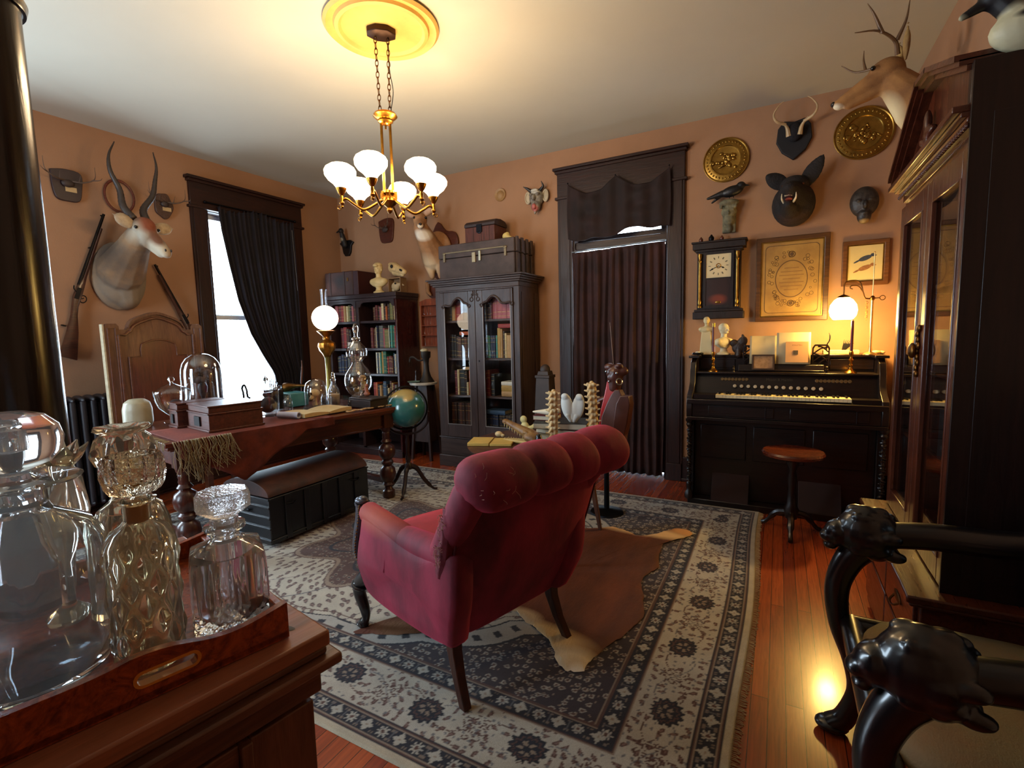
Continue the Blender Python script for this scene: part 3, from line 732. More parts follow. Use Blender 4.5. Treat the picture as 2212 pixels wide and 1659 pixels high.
# cloth with fringe hanging over its near corner and long side
cl = thing('table_cloth', 'rust brown velvet table cloth with cream fringe hanging off the library table', 'cloth', (-3.04, 1.453, .01), radians(-9.5))
CLO = M('rust velvet cloth', '6a2814', .9, c2='4a180c', vs=9, bmp=.2, bs=90, sheen=.35)
def clo(u, v):
    # u along the long side .03...1.62, v from inside the top to the hanging edge
    y = .06+1.0*u; top = .62*v
    if v < .5: return (-.55+1.10*v*1.005, y, .7735)
    t = (v-.5)*2; drop = .06+.26*max(0, 1-abs(u-.36)/.42)
    return (.004+.012*sin(u*30)*t+.004, y+.02*t*sin(u*9), .7735-drop*t-.002)
part(cl, 'cloth', B().grid(clo, 60, 20), CLO, solid=.003, ang=80)
w = B(); rn = random.Random(2)
for k in range(110):
    y = .03+.33*rn.random(); x = .012+rn.uniform(-.002, .01); L = .12+.16*rn.random()*(1-abs(y-.16)/.3)
    p = V((x-.01, y, .775)); w.tube(spline([p, p+V((.012, 0, -.01)), p+V((.016, .02*rn.random(), -L*.3)), p+V((.020, rn.uniform(-.02, .03), -L*.6)), p+V((.014+rn.uniform(-.01, .012), rn.uniform(-.01, .06), -L))], 4), .0015, 4)
for k in range(40):
    x = -.02-.28*rn.random(); p = V((x, .03, .776)); L = .03+.03*rn.random(); w.tube([p, p+V((rn.uniform(-.02, .02), -.03, .001)), p+V((.01, -.036, -L))], .0016, 4)
part(cl, 'fringe', w, M('cream silk fringe', '9a8a66', .8, var=.3), nosplit=True)['kind'] = 'stuff'
# ------------------------------------------------------------------ dome trunk under the table
BLK = M('black painted trunk', '0b0d12', .42, 0, var=.3, vs=12, bmp=.1, coat=.3)
tr = thing('dome_trunk', 'black domed travel trunk with slats and a brown top under the library table', 'trunk', (-3.09, 2.35, .01))
hx, hy = .25, .43
w = B().box(-hx, hx, -hy, hy, .02, .33); part(tr, 'body', w, BLK, bev=.006)
pr = [(hx*cos(a), .335+.10*sin(a)) for a in [pi*i/14 for i in range(15)]]
w = B().prism([(x, z) for x, z in pr]+[(-hx, .332), (hx, .332)][:0], -hy, hy, 'xz'); part(tr, 'lid', w, M('brown trunk canvas', '4a2416', .6, c2='2c140c', vs=8, bmp=.1), bev=.004, label='brown domed lid')
w = B()
for z in (.05, .13, .2, .27, .325):
    w.box(-hx-.008, hx+.008, -hy-.010, -hy+.004, z-.008, z+.008); w.box(hx-.004, hx+.010, -hy, hy, z-.006, z+.006) if z in (.05, .325) else None
for y in (-.3, -.15, 0, .15, .3): w.box(hx-.004, hx+.012, y-.02, y+.02, .03, .33)
part(tr, 'slat', w, BLK, bev=.003)
w = B()
for x in (-.12, .05): w.ell((x, -hy-.012, .235), (.018, .008, .01))
for y in (-.28, .28): w.tube(spline([(hx+.012, y-.04, .27), (hx+.03, y, .265), (hx+.012, y+.04, .27)], 5), .006)
part(tr, 'clasp', w, IRON)

# ------------------------------------------------------------------ bookcases
GREYW = WOOD('worn dark bookcase wood', '3a2a2a', '231617', .45, 'x', .7)
GREYZ = WOOD('worn dark bookcase upright', '35211f', '20100f', .42, 'z', .7)
MAHO = WOOD('mahogany side', '3a0f10', '25080a', .25, 'z', .6, coat=.5)
BACKP = M('bookcase back board', '32140e', .8)
bcx0, bcx1, bcy0, bcy1 = -4.72, -3.66, 4.13, 4.495
bk = thing('open_bookcase', 'tall open mahogany bookcase in the corner, its shelves full of books', 'bookcase', ((bcx0+bcx1)/2, (bcy0+bcy1)/2, 0))
ox, oy = -(bcx0+bcx1)/2, -(bcy0+bcy1)/2
def Q(w, x0, x1, y0, y1, z0, z1): return w.box(x0+ox, x1+ox, y0+oy, y1+oy, z0, z1)
w = B(); Q(w, bcx1-.028, bcx1, bcy0, bcy1, 0, 1.80); part(bk, 'side_panel', w, MAHO, bev=.003)
w = B(); Q(w, bcx0, bcx0+.028, bcy0, bcy1, 0, 1.80); part(bk, 'side_panel', w, GREYZ, bev=.003)
w = B(); Q(w, bcx0+.028, bcx1-.028, bcy1-.012, bcy1, .05, 1.80); part(bk, 'back_panel', w, BACKP)
w = B(); Q(w, -4.262, -4.222, bcy0, bcy1-.012, .09, 1.80); part(bk, 'divider', w, GREYZ, bev=.003)
w = B(); Q(w, bcx0-.02, bcx1+.02, bcy0-.025, bcy1, 1.80, 1.845); Q(w, bcx0-.01, bcx1+.01, bcy0-.012, bcy1, 1.77, 1.80)
part(bk, 'cornice', w, GREYW, bev=.006)
for (a, c) in ((bcx0+.028, -4.262), (-4.222, bcx1-.028)):
    poly = [(a, 1.80), (c, 1.80), (c, 1.70), (c-.03, 1.70), (c-.045, 1.735), (c-.08, 1.75), (a+.08, 1.75), (a+.045, 1.735), (a+.03, 1.70), (a, 1.70)]
    part(bk, 'valance_rail', B().prism([(x+ox, z-.0) for x, z in poly], bcy0+oy-.004, bcy0+oy+.014), GREYW)
    for z in (1.545, 1.235, .945, .62, .33, .09):
        part(bk, 'shelf', B().box(a+ox, c+ox, bcy0+oy+.015, bcy1+oy-.012, z-.028, z), GREYW, bev=.003)
w = B(); Q(w, bcx0, bcx1, bcy0-.012, bcy0+.02, 0, .075); part(bk, 'plinth', w, GREYW, bev=.004)

BCOLS = {'brown': '4f2a18', 'dark brown': '2b1710', 'tan': 'b08a58', 'cream': 'cdbb8e', 'red': '8e2320', 'dark red': '5c1418', 'rose': 'a0525a', 'green': '1f5a44', 'dark green': '18352b', 'teal': '3f8a80', 'blue': '2f4a66', 'dark blue': '1a2340', 'black': '15120f', 'olive': '6f6a3a', 'grey': '5a5a58', 'orange': 'b0552a', 'gold': 'a8843c', 'white': 'd8d4c4'}
def bookmat(cn): return M('cloth cover '+cn, BCOLS[cn], .6, var=.25, vs=30)
PG = M('page block', 'cfc09a', .85, var=.12, vs=60)
def bookmesh(t, h, d):
    """closed book standing: thickness along x, spine facing -y, z up"""
    cv = B(); cv.box(-t/2, -t/2+.003, 0, d, 0, h); cv.box(t/2-.003, t/2, 0, d, 0, h)
    cv.rings([[(-t/2, .004, z), (-t/2+.001, -.001, z), (-t*.25, -.005, z), (t*.25, -.005, z), (t/2-.001, -.001, z), (t/2, .004, z)] for z in (0, h)])
    return cv
def book(label, cn, t, h, d, loc, rot=(0, 0, 0), group=None, ribs=True, plate=False):
    o = thing('book', label, 'book', loc, 0, group); o.rotation_euler = rot
    cvb = bookmesh(t, h, d)
    if ribs:
        cvb.mi = 1
        for q in (.12, .3, .7, .88): cvb.box(-t*.42, t*.42, -.0068, -.003, h*q-.0016, h*q+.0016)
    cv = part_(o, 'cover', cvb, [bookmat(cn), M('gilt tooling', 'a88a4c', .45, .6)])
    part_(o, 'pages', B().box(-t/2+.0035, t/2-.0035, .005, d-.004, .004, h-.004), PG)
    return o
def row(x0, x1, y, z, hmax, dmax, spec, what, where, rn):
    """a row of standing books, spines forward; spec = list of colour names with optional (height, thickness, lean)"""
    x = x0; n = {}
    for i, s in enumerate(spec):
        cn, hh, tt = s[0], s[1], s[2]
        if x+tt > x1: break
        pos = ORD[i] if i < len(ORD) else 'last'
        lab = '%s %s book, %s from left, %s' % ('tall' if hh > .23 else ('small' if hh < .18 else 'medium'), cn, pos, where)
        book(lab, cn, tt, min(hh, hmax), min(dmax, hh*.72), (x+tt/2, y+rn.uniform(0, .018), z+.001), group=what); x += tt+.0015
    return x
rn = random.Random(11)
c0, c1 = -4.222+.004, bcx1-.03; l0, l1 = bcx0+.03, -4.264
Y0 = bcy0+.045
# right column
row(-4.05, c1, Y0, 1.545, .19, .2, [('brown', .15, .03), ('dark red', .17, .03), ('dark brown', .16, .03), ('rose', .15, .025), ('cream', .185, .034), ('dark brown', .18, .03), ('orange', .15, .022), ('dark brown', .175, .03), ('olive', .185, .045), ('brown', .16, .022), ('cream', .15, .02), ('olive', .16, .02)], 'books on the top right shelf of the open bookcase', 'top right shelf of open bookcase', rn)
row(-4.10, c1, Y0, 1.235, .27, .2, [('dark red', .23, .035), ('brown', .22, .03), ('cream', .235, .02), ('dark blue', .25, .022), ('grey', .25, .06), ('rose', .22, .024), ('olive', .205, .062), ('white', .25, .012), ('dark green', .25, .02), ('teal', .25, .024), ('green', .25, .03), ('red', .24, .022), ('rose', .23, .02)], 'books on the second right shelf of the open bookcase', 'second right shelf of open bookcase', rn)
row(-4.04, c1, Y0, .945, .25, .2, [('white', .24, .022), ('blue', .23, .016), ('white', .24, .014), ('teal', .235, .02), ('gold', .25, .026), ('green', .25, .045), ('black', .19, .012), ('red', .19, .02), ('brown', .20, .02), ('dark red', .20, .022), ('brown', .19, .02), ('blue', .23, .014), ('white', .22, .014), ('grey', .21, .02), ('dark blue', .22, .02)], 'books on the third right shelf of the open bookcase', 'third right shelf of open bookcase', rn)
row(-4.10, c1, Y0, .62, .27, .2, [('red', .22, .03), ('orange', .22, .03), ('black', .2, .03), ('tan', .19, .03), ('dark brown', .2, .02), ('blue', .235, .045), ('dark brown', .2, .02), ('cream', .16, .02), ('brown', .24, .03), ('gold', .22, .025), ('dark red', .21, .025), ('grey', .2, .03), ('brown', .2, .025)], 'books on the fourth right shelf of the open bookcase', 'fourth right shelf of open bookcase', rn)
# left column: leaning large books, boxes
row(-4.66, l1, Y0, 1.545, .19, .2, [('rose', .19, .05), ('dark red', .19, .05), ('red', .19, .045), ('tan', .185, .03), ('cream', .18, .03), ('olive', .19, .035), ('dark brown', .19, .03), ('rose', .18, .03), ('brown', .19, .03)], 'books on the top left shelf of the open bookcase', 'top left shelf of open bookcase', rn)
row(-4.66, -4.46, Y0+.06, 1.235, .25, .2, [('dark red', .24, .05), ('red', .25, .055), ('brown', .23, .04), ('dark brown', .22, .035)], 'books on the second left shelf of the open bookcase', 'second left shelf of open bookcase', rn)
row(-4.66, l1, Y0, .945, .25, .2, [(rn.choice(['black', 'dark brown', 'grey', 'dark blue', 'dark red']), rn.uniform(.19, .24), rn.uniform(.022, .04)) for k in range(12)], 'books on the third left shelf of the open bookcase', 'third left shelf of open bookcase', rn)
row(-4.66, l1, Y0, .33, .25, .2, [(c, .2, .035) for c in ('brown', 'tan', 'dark brown', 'brown', 'cream', 'dark red', 'brown', 'tan', 'dark brown', 'cream')], 'books on the low left shelf of the open bookcase', 'lowest left shelf of open bookcase', rn)
for i, (cn, dx) in enumerate((('orange', 0), ('tan', .01), ('cream', -.01), ('orange', .005))):
    book('%s book lying %s in the flat stack low in the open bookcase' % (cn, ['lowest', 'second up', 'third up', 'topmost'][i]), cn, .04, .22, .16, (-4.20+dx+.25, Y0+.02, .332+.042*i+.0205), (0, -pi/2, 0), 'flat stack of books low in the open bookcase', ribs=False)
# small things on the left column's second shelf
w = B().box(-.028, .028, -.02, .02, 0, .07); single('small_white_box', 'small white card box on the second left bookcase shelf', 'box', w, M('white card', 'cfc8bc', .7), (-4.41, Y0-.01, 1.2365), .2, bev=.002)
w = B().lathe([(0, 0), (.04, 0), (.042, .01), (.042, .05), (.038, .055), (.036, .05), (.036, .012), (0, .012)], 24, caps=False); single('white_pot', 'round white ceramic pot beside the small card box on the bookcase shelf', 'pot', w, M('white glaze', 'd0cbc0', .3), (-4.33, Y0, 1.2365))

# ------------------------------------------------------------------ glazed wardrobe bookcase
WDY = 4.08
wr = thing('glazed_bookcase', 'large dark wooden bookcase with two glazed doors and carved scroll tops', 'bookcase', (-2.62, 4.30, 0))
ox, oy = 2.62, -4.30
WX0, WX1 = -3.09, -2.13
WGX = WOOD('weathered walnut', '4a3832', '2c1f1c', .5, 'x', .6, coat=.1); WGZ = WOOD('weathered walnut upright', '46332e', '2a1c1a', .45, 'z', .6, coat=.15)
w = B(); Q(w, WX0, WX0+.03, WDY+.03, 4.50, .06, 1.80); part(wr, 'side_panel', w, WGZ, bev=.003)
w = B(); Q(w, WX1-.03, WX1, WDY+.03, 4.50, .06, 1.80); Q(w, WX1, WX1+.006, WDY+.05, WDY+.10, .32, 1.75); Q(w, WX1, WX1+.006, 4.40, 4.48, .32, 1.75); part(wr, 'side_panel', w, WGZ, bev=.003)
w = B(); Q(w, WX0+.03, WX1-.03, 4.48, 4.50, .06, 1.80); part(wr, 'back_panel', w, BACKP)
w = B(); Q(w, WX0-.02, WX1+.02, WDY-.01, 4.50, 0, .12); Q(w, WX0-.005, WX1+.005, WDY+.005, 4.5, .12, .30); Q(w, WX0-.015, WX1+.015, WDY-.005, 4.5, .30, .315); part(wr, 'base', w, WGX, bev=.005)
w = B()
for k, (o_, z0, z1) in enumerate(((.0, 1.80, 1.845), (.02, 1.845, 1.862), (.035, 1.862, 1.882), (.05, 1.882, 1.90), (.07, 1.90, 1.915))): Q(w, WX0-o_, WX1+o_, WDY-o_, 4.505, z0, z1)
part(wr, 'cornice', w, WGX, bev=.004)
w = B(); Q(w, WX0, WX0+.06, WDY, WDY+.03, .315, 1.80); Q(w, WX1-.06, WX1, WDY, WDY+.03, .315, 1.80); Q(w, WX0+.06, WX1-.06, WDY, WDY+.03, 1.785, 1.80); part(wr, 'face_frame', w, WGZ, bev=.003)
for k, (a, c, g0, g1) in enumerate(((WX0+.062, -2.612, -2.98, -2.69), (-2.608, WX1-.062, -2.525, -2.215))):
    z0, z1 = .32, 1.783; gz0 = .45
    # shaped top of the glass: rises towards the middle of the piece
    n_ = 12; top = []
    for i in range(n_+1):
        t = i/n_; tt = t if k == 0 else 1-t
        hgt = 1.655+.0*t+.055*sin(max(0, min(1, (tt-.35)/.5))*pi)-.02*sin(min(1, tt/.4)*pi)
        top.append((g0+(g1-g0)*t, hgt))
    top[0] = (g0, 1.64); top[-1] = (g1, 1.64)
    w = B()
    Q(w, a, g0, WDY-.012, WDY+.018, z0, z1); Q(w, g1, c, WDY-.012, WDY+.018, z0, z1); Q(w, g0, g1, WDY-.012, WDY+.018, z0, gz0)
    w.prism([(x+ox, z) for x, z in top]+[(g1+ox, z1), (g0+ox, z1)], WDY-.012+oy, WDY+.018+oy)
    d = part(wr, 'door', w, WGZ if k == 0 else WGZ, bev=.003)
    mo = B().tube([(x+ox, WDY-.016+oy, z+.012) for x, z in spline(top, 3)], .011, 8)
    mo.torus((g0+ox-.012, WDY-.016+oy, 1.64), .014, .006, (pi/2, 0, 0)); mo.torus((g1+ox+.012, WDY-.016+oy, 1.64), .014, .006, (pi/2, 0, 0))
    part(d, 'carved_moulding', mo, WGX)
    cx_ = c-.035 if k == 0 else a+.035
    cv = B(); cv.torus((cx_+ox, WDY-.014+oy, 1.70), .018, .005, (pi/2, 0, 0)); cv.torus((cx_+ox+(.012 if k == 0 else -.012), WDY-.014+oy, 1.745), .012, .004, (pi/2, 0, 0))
    cv.tube(spline([(cx_+ox, WDY-.014+oy, 1.72), (cx_+ox+(.02 if k == 0 else -.02), WDY-.016+oy, 1.76), (cx_+ox+(.01 if k == 0 else -.01), WDY-.014+oy, 1.79)], 5), .005, 6)
    part(d, 'carved_scroll', cv, WGX)
    w = B(); fr_ = .006; w.box(g0+ox, g0+ox+fr_, WDY-.014+oy, WDY-.006+oy, gz0, 1.64); w.box(g1+ox-fr_, g1+ox, WDY-.014+oy, WDY-.006+oy, gz0, 1.64); w.box(g0+ox+fr_, g1+ox-fr_, WDY-.014+oy, WDY-.006+oy, gz0, gz0+fr_); part(d, 'bead', w, M('worn gilt bead', '8a8480', .4, .3))
    w = B(); w.prism([(g0+ox, gz0), (g1+ox, gz0)]+[(x+ox, z) for x, z in reversed(top)], WDY+.002+oy, WDY+.005+oy); part(d, 'glass_pane', w, CASEG, smooth=False)
    if k == 1: part(d, 'keyhole', B().ell((a+.03+ox, WDY-.014+oy, 1.10), (.006, .003, .01)), IRON)
for z in (1.505, 1.125, .745, .40):
    w = B(); Q(w, WX0+.03, WX1-.03, WDY+.05, 4.48, z-.022, z); part(wr, 'shelf', w, WGX, bev=.003)
w = B(); Q(w, -2.625, -2.595, WDY+.05, 4.48, .315, 1.785); part(wr, 'divider', w, WGZ)
rn = random.Random(5); y = WDY+.075
G = 'books behind the left glass door of the large bookcase'
Wh = '%s shelf behind left glazed door'
row(-2.99, -2.64, y, 1.505, .2, .2, [('black', .2, .035), ('tan', .185, .035), ('orange', .16, .012), ('red', .20, .05), ('dark red', .2, .035), ('dark brown', .19, .05), ('black', .18, .05), ('red', .17, .04)], G, Wh % 'top', rn)
row(-2.99, -2.64, y, 1.125, .25, .2, [('black', .24, .04), ('black', .235, .035), ('dark brown', .22, .03), ('brown', .21, .034), ('dark brown', .21, .034), ('brown', .21, .034), ('grey', .21, .034), ('brown', .21, .034), ('dark brown', .21, .034)], G, Wh % 'second', rn)
row(-2.94, -2.64, y, .745, .27, .2, [('dark red', .25, .03), ('cream', .26, .02), ('black', .25, .06), ('dark brown', .24, .03), ('cream', .13, .022), ('orange', .25, .045), ('dark red', .22, .03), ('tan', .12, .03)], G, Wh % 'third', rn)
row(-2.99, -2.64, y, .40, .27, .2, [('dark brown' if k % 3 else 'brown', .26, .03) for k in range(11)], G, Wh % 'lowest', rn)
G = 'books behind the right glass door of the large bookcase'
Wh = '%s shelf behind right glazed door'
row(-2.575, -2.18, y, 1.505, .22, .2, [('black', .17, .045), ('dark brown', .16, .035), ('dark red', .18, .02), ('rose', .215, .05), ('rose', .22, .055), ('rose', .215, .055), ('rose', .22, .05), ('rose', .21, .03)], G, Wh % 'top', rn)
row(-2.575, -2.16, y, 1.125, .31, .2, [('black', .22, .02), ('blue', .22, .022), ('teal', .22, .025), ('dark blue', .22, .03), ('dark blue', .22, .03), ('teal', .22, .02), ('gold', .29, .035), ('tan', .28, .02), ('dark brown', .26, .02), ('cream', .24, .022), ('tan', .22, .045), ('orange', .23, .03)], G, Wh % 'second', rn)
row(-2.575, -2.44, y, .745, .27, .2, [('red', .25, .02), ('dark red', .26, .04), ('black', .22, .04)], G, Wh % 'third', rn)
row(-2.575, -2.17, y, .40, .17, .15, [('dark blue', .165, .035)]*4+[('dark brown', .165, .035)]*6, G, Wh % 'lowest', rn)
book('orange book lying flat above the brown volumes behind the left glass door', 'orange', .035, .21, .15, (-2.76+.105, y+.01, 1.125+.232+.0175), (0, -pi/2, 0), ribs=False)
book('red book with pale edge lying across the tops behind the right glass door', 'red', .04, .2, .15, (-2.28+.07, y+.01, 1.125+.29+.02+.001), (0, -pi/2, 0), ribs=False)
book('tan book lying flat above the third shelf books of the glazed bookcase', 'tan', .028, .2, .14, (-2.74+.10, y+.02, .745+.256+.015), (0, -pi/2, 0), ribs=False)
book('grey-blue book lying flat on the low blue volumes in the glazed bookcase', 'blue', .04, .22, .15, (-2.34, y-.02, .40+.166+.021), (0, -pi/2, 0), ribs=False)
for i, (cn, h_) in enumerate((('tan', .05), ('gold', .06), ('white', .035))):
    book('%s book, %s of the flat stack behind the right glass door' % (cn, ['lowest', 'middle one', 'topmost'][i]), cn, h_, .19, .15, (-2.20, y+.01, .747+sum((.05, .06, .035)[:i])+h_/2), (0, -pi/2, 0), 'flat stack of books behind the right glass door', ribs=False)
# ------------------------------------------------------------------ curtains
def CLOTH(name, c, c2, sheen=.3, transl=0):
    return M(name, c, .85, c2=c2, vs=6, bmp=.15, bs=220, sheen=sheen)
NAVY = CLOTH('dark aubergine curtain cloth', '1c1622', '100c14')
wc = thing('window_curtain', 'dark aubergine curtain swept back to the right across the bright window', 'curtain', (XL+.0, 0, 0))
def wcur(u, v):
    z = 2.66-v*2.25
    L = {0: 2.955, .1: 2.97, .25: 3.02, .4: 3.08, .55: 3.19, .66: 3.32, .74: 3.43, .85: 3.46, 1.0: 3.47}
    ks = sorted(L); i = max(k for k in ks if k <= v); j = min(k for k in ks if k >= v)
    yl = L[i] if i == j else L[i]+(L[j]-L[i])*(v-i)/(j-i)
    yr = 3.80
    pl = .018*(1-.35*v)*sin(u*2*pi*17+.6*sin(v*3))+.010*sin(u*2*pi*7+1.3+v*2)
    return (.062+pl+.015*v, yl+(yr-yl)*u, z-.01*cos(u*2*pi*17)*(1 if v == 0 else 0)-.025*sin(u*pi*3)*(1 if v == 0 else 0))
part(wc, 'drape', B().grid(wcur, 240, 40), NAVY, solid=.002, ang=80)
w = B().tube([(.05, 2.86, 2.675), (.05, 3.83, 2.675)], .008, 10).ell((.05, 2.85, 2.675), .014, None, 10, 8).ell((.05, 3.84, 2.675), .014, None, 10, 8); w.box(0.028, .05, 2.862, 2.872, 2.665, 2.685); w.box(0.028, .05, 3.808, 3.818, 2.665, 2.685); part(wc, 'curtain_rod', w, IRON)
w = B().tube([(.10, 3.755, 2.56), (.10, 3.775, 1.9)], .0016, 6); part(wc, 'pull_cord', w, M('pale cord', '8f8f95', .6))
PLUM = CLOTH('dark plum curtain cloth', '3c1e1c', '241110')
dc = thing('door_curtain', 'dark plum pleated curtain hanging to the floor in the doorway', 'curtain', (-1.32, YB, 0))
def dcur(u, v):
    zt = 2.105+.022*u; z = zt-v*(zt-.03)
    pl = .022*sin(u*2*pi*12+1.1*sin(v*2)+3*u)*(.6+.4*v)+.012*sin(u*2*pi*5+2)
    if v == 0: pl *= .3
    return (-.435+.855*u+.006*sin(v*9+u*20), -.045+pl, z)
part(dc, 'drape', B().grid(dcur, 200, 40), PLUM, solid=.002, ang=80)
part(dc, 'curtain_rod', B().tube([(-.437, -.045, 2.115), (.437, -.045, 2.137)], .006, 8), M('pale metal rod', '9aa4aa', .3, .8))
vl = thing('door_valance', 'dark swagged cloth valance pinned over the transom of the doorway', 'valance', (-1.32, YB, 0))
def val(u, v):
    # pinned at three points, sagging between
    top = 2.745-.115*abs(sin(u*2*pi))**.8*1.0+.0*u
    bot = 2.235-.03*sin(u*pi*2.0)-.015*sin(u*17); xx = -.46+.93*u
    if v > 0: xx += .02*sin(v*3)*(u-.5)
    fold = .028*sin(u*2*pi*2)*0+.02*sin(v*14+6*abs(u-.5))*sin(u*2*pi)**2+.012*sin(u*40)
    return (xx, -.075-.02*sin(u*pi)+fold*.8, top+(bot-top)*v)
part(vl, 'swag', B().grid(val, 90, 36), CLOTH('near black plum cloth', '24100f', '160808'), solid=.003, ang=80)
for x in (-.455, .0, .465): part(vl, 'pin', B().ell((x, -.085, 2.742), .007, None, 8, 6), IRON)

# ------------------------------------------------------------------ reed organ
og = thing('reed_organ', 'black carved reed organ with stop knobs and a long keyboard', 'organ', (.015, 4.18, 0))
OX, OY = .015, 4.18
OGM = WOOD('black organ case', '1c0d09', '0c0605', .33, 'x', .8, coat=.35); OGZ = WOOD('black organ upright', '1c0d09', '0c0605', .33, 'z', .8, coat=.35)
def O(w, x0, x1, y0, y1, z0, z1): return w.box(x0-OX, x1-OX, y0-OY, y1-OY, z0, z1)
for (a, c) in ((-.605, -.565), (.595, .635)):
    poly = [(4.49-OY, 0), (4.49-OY, 1.13), (4.12-OY, 1.13), (4.06-OY, 1.10), (4.03-OY, 1.03), (4.02-OY, .95), (3.97-OY, .90), (3.88-OY, .86), (3.86-OY, .80), (3.87-OY, .70), (3.98-OY, .66), (4.0-OY, .5), (3.98-OY, .1), (3.95-OY, 0)]
    w = B(); w.X = Matrix(); w.prism(poly, a-OX, c-OX, 'yz'); part(og, 'side_panel', w, OGZ, bev=.004)
w = B(); O(w, -.565, .595, 4.03, 4.05, .05, .66); 
for (a, c) in ((-.52, -.20), (-.15, .18), (.23, .55)): O(w, a, c, 4.018, 4.03, .36, .62)
O(w, -.565, .595, 4.47, 4.49, .05, 1.12); part(og, 'front_panel', w, OGM, bev=.004)
w = B(); O(w, -.60, .63, 3.92, 4.2, .0, .05); part(og, 'plinth', w, OGM, bev=.004)
for x in (-.30, .28): part(og, 'treadle', B().obox((x+.0-OX, 3.985-OY, .14), (.26, .02, .24), (-.5, 0, 0)), M('worn carpet treadle', '2a1512', .9), bev=.004)
w = B(); O(w, -.60, .63, 3.86, 4.10, .675, .70); O(w, -.565, .595, 3.875, 4.47, .70, .80); O(w, -.60, .63, 3.85, 3.90, .80, .835)
O(w, -.45, -.02, 3.868, 3.876, .715, .79); O(w, .08, .53, 3.868, 3.876, .715, .79); part(og, 'key_bed', w, OGM, bev=.003)
for s, x in ((0, -.587), (1, .617)):
    c = []
    w = B().lathe([(0, .05), (.03, .05), (.032, .09), (.02, .11), (.018, .14), (.024, .16), (.016, .18)], 16, (x-OX, 3.915-OY, 0))
    for k in range(40):
        z = .18+k*.0108; w.torus((x-OX+.004*cos(k*.9), 3.915-OY+.004*sin(k*.9), z), .012, .008, (.35*sin(k*.9), .35*cos(k*.9), 0), 12, 6) if k % 2 == 0 else None
    w.tube([(x-OX, 3.915-OY, .17), (x-OX, 3.915-OY, .63)], .012, 10); w.lathe([(.016, .61), (.026, .63), (.02, .645), (.03, .66), (.03, .676), (0, .676)], 16, (x-OX, 3.915-OY, 0))
    part(og, 'twisted_column', w, OGZ)
ks = part(og, 'key_slip', O(B(), -.565, .595, 3.905, 4.03, .80, .838), OGM)
kx0, kx1 = -.405, .435; nk = 35; kw = (kx1-kx0)/nk
IV = M('ivory keys', 'd9c69c', .35, var=.12, vs=30); EB = M('ebony keys', '0c0a0a', .3)
for i in range(nk):
    part_(og, 'white_key', O(B(), kx0+kw*i+.0006, kx0+kw*(i+1)-.0006, 3.90, 4.035, .845, .868), IV)
for i in range(nk-1):
    if i % 7 in (0, 2, 3, 5, 6): part_(og, 'black_key', O(B(), kx0+kw*(i+1)-.0065, kx0+kw*(i+1)+.0065, 3.945, 4.035, .866, .879), EB)
w = B(); O(w, -.565, kx0-.005, 3.90, 4.04, .838, .865); O(w, kx1+.005, .595, 3.90, 4.04, .838, .865); part(og, 'key_block', w, OGM)
w = B(); w.prism([(4.04-OY, .838), (4.04-OY, .865), (4.095-OY, 1.012), (4.13-OY, 1.012), (4.13-OY, .838)], -.565-OX, .595-OX, 'yz'); part(og, 'stop_board', w, OGM, smooth=False)
sl = lambda z: 4.04+.055*(z-.865)/.147-OY
for k in range(13):
    x = -.285+.0462*k; z = .918-.0005*k
    w = B(); w.X = Matrix.Translation((x-OX, sl(z)-.004, z)) @ Matrix.Rotation(pi/2-.36, 4, 'X'); w.lathe([(0, -.01), (.006, -.01), (.006, .008), (.0125, .010), (.0125, .016), (.009, .018), (0, .018)], 16)
    part_(og, 'stop_knob', w, M('ivory stop knob', 'b9a98a', .4, var=.2))
for x0, n in ((-.375, 8), (.245, 9)):
    for k in range(n):
        w = B(); z = .970; w.X = Matrix.Translation((x0+k*.0242-OX, sl(z)-.002, z)) @ Matrix.Rotation(pi/2-.36, 4, 'X'); w.lathe([(0, -.006), (.012, -.006), (.0125, .003), (.010, .005), (0, .005)], 14)
        part_(og, 'stop_label_disc', w, M('dull brass disc', '6e5530', .5, .4))
def textmesh(body, size, depth=.0006, align='CENTER'):
    cu = bpy.data.curves.new('t', 'FONT'); cu.body = body; cu.size = size; cu.extrude = depth; cu.align_x = align; cu.align_y = 'CENTER'
    o = bpy.data.objects.new('t', cu); COL.objects.link(o); dg = bpy.context.evaluated_depsgraph_get(); dg.update()
    me = bpy.data.meshes.new_from_object(o.evaluated_get(dg)); bpy.data.objects.remove(o); return me
def lettering(parent, name, body, size, mat, loc, rot):
    me = textmesh(body, size); o = bpy.data.objects.new(name, me); COL.objects.link(o); me.materials.clear(); me.materials.append(mat)
    o.parent = parent; o.location = loc; o.rotation_euler = rot; return o
lettering(og, 'gilt_lettering', 'Mason & Hamlin', .026, M('faded gilt letters', '4c4434', .5, .4), (-.0+.01-OX, sl(.972)-.0025, .972), (pi/2-.36, 0, 0))
w = B(); O(w, -.565, .595, 4.05, 4.24, 1.012, 1.026); part(og, 'candle_shelf', w, OGM, bev=.003)
w = B(); O(w, -.565, .595, 4.24, 4.26, 1.026, 1.13); O(w, -.56, -.3, 4.232, 4.24, 1.045, 1.115); O(w, .33, .59, 4.232, 4.24, 1.045, 1.115); part(og, 'upper_panel', w, OGM, bev=.002)
w = B(); O(w, -.625, .655, 4.225, 4.50, 1.13, 1.15); O(w, -.625, -.545, 4.08, 4.225, 1.13, 1.15); O(w, .575, .655, 4.08, 4.225, 1.13, 1.15); part(og, 'top_board', w, OGM, bev=.004)
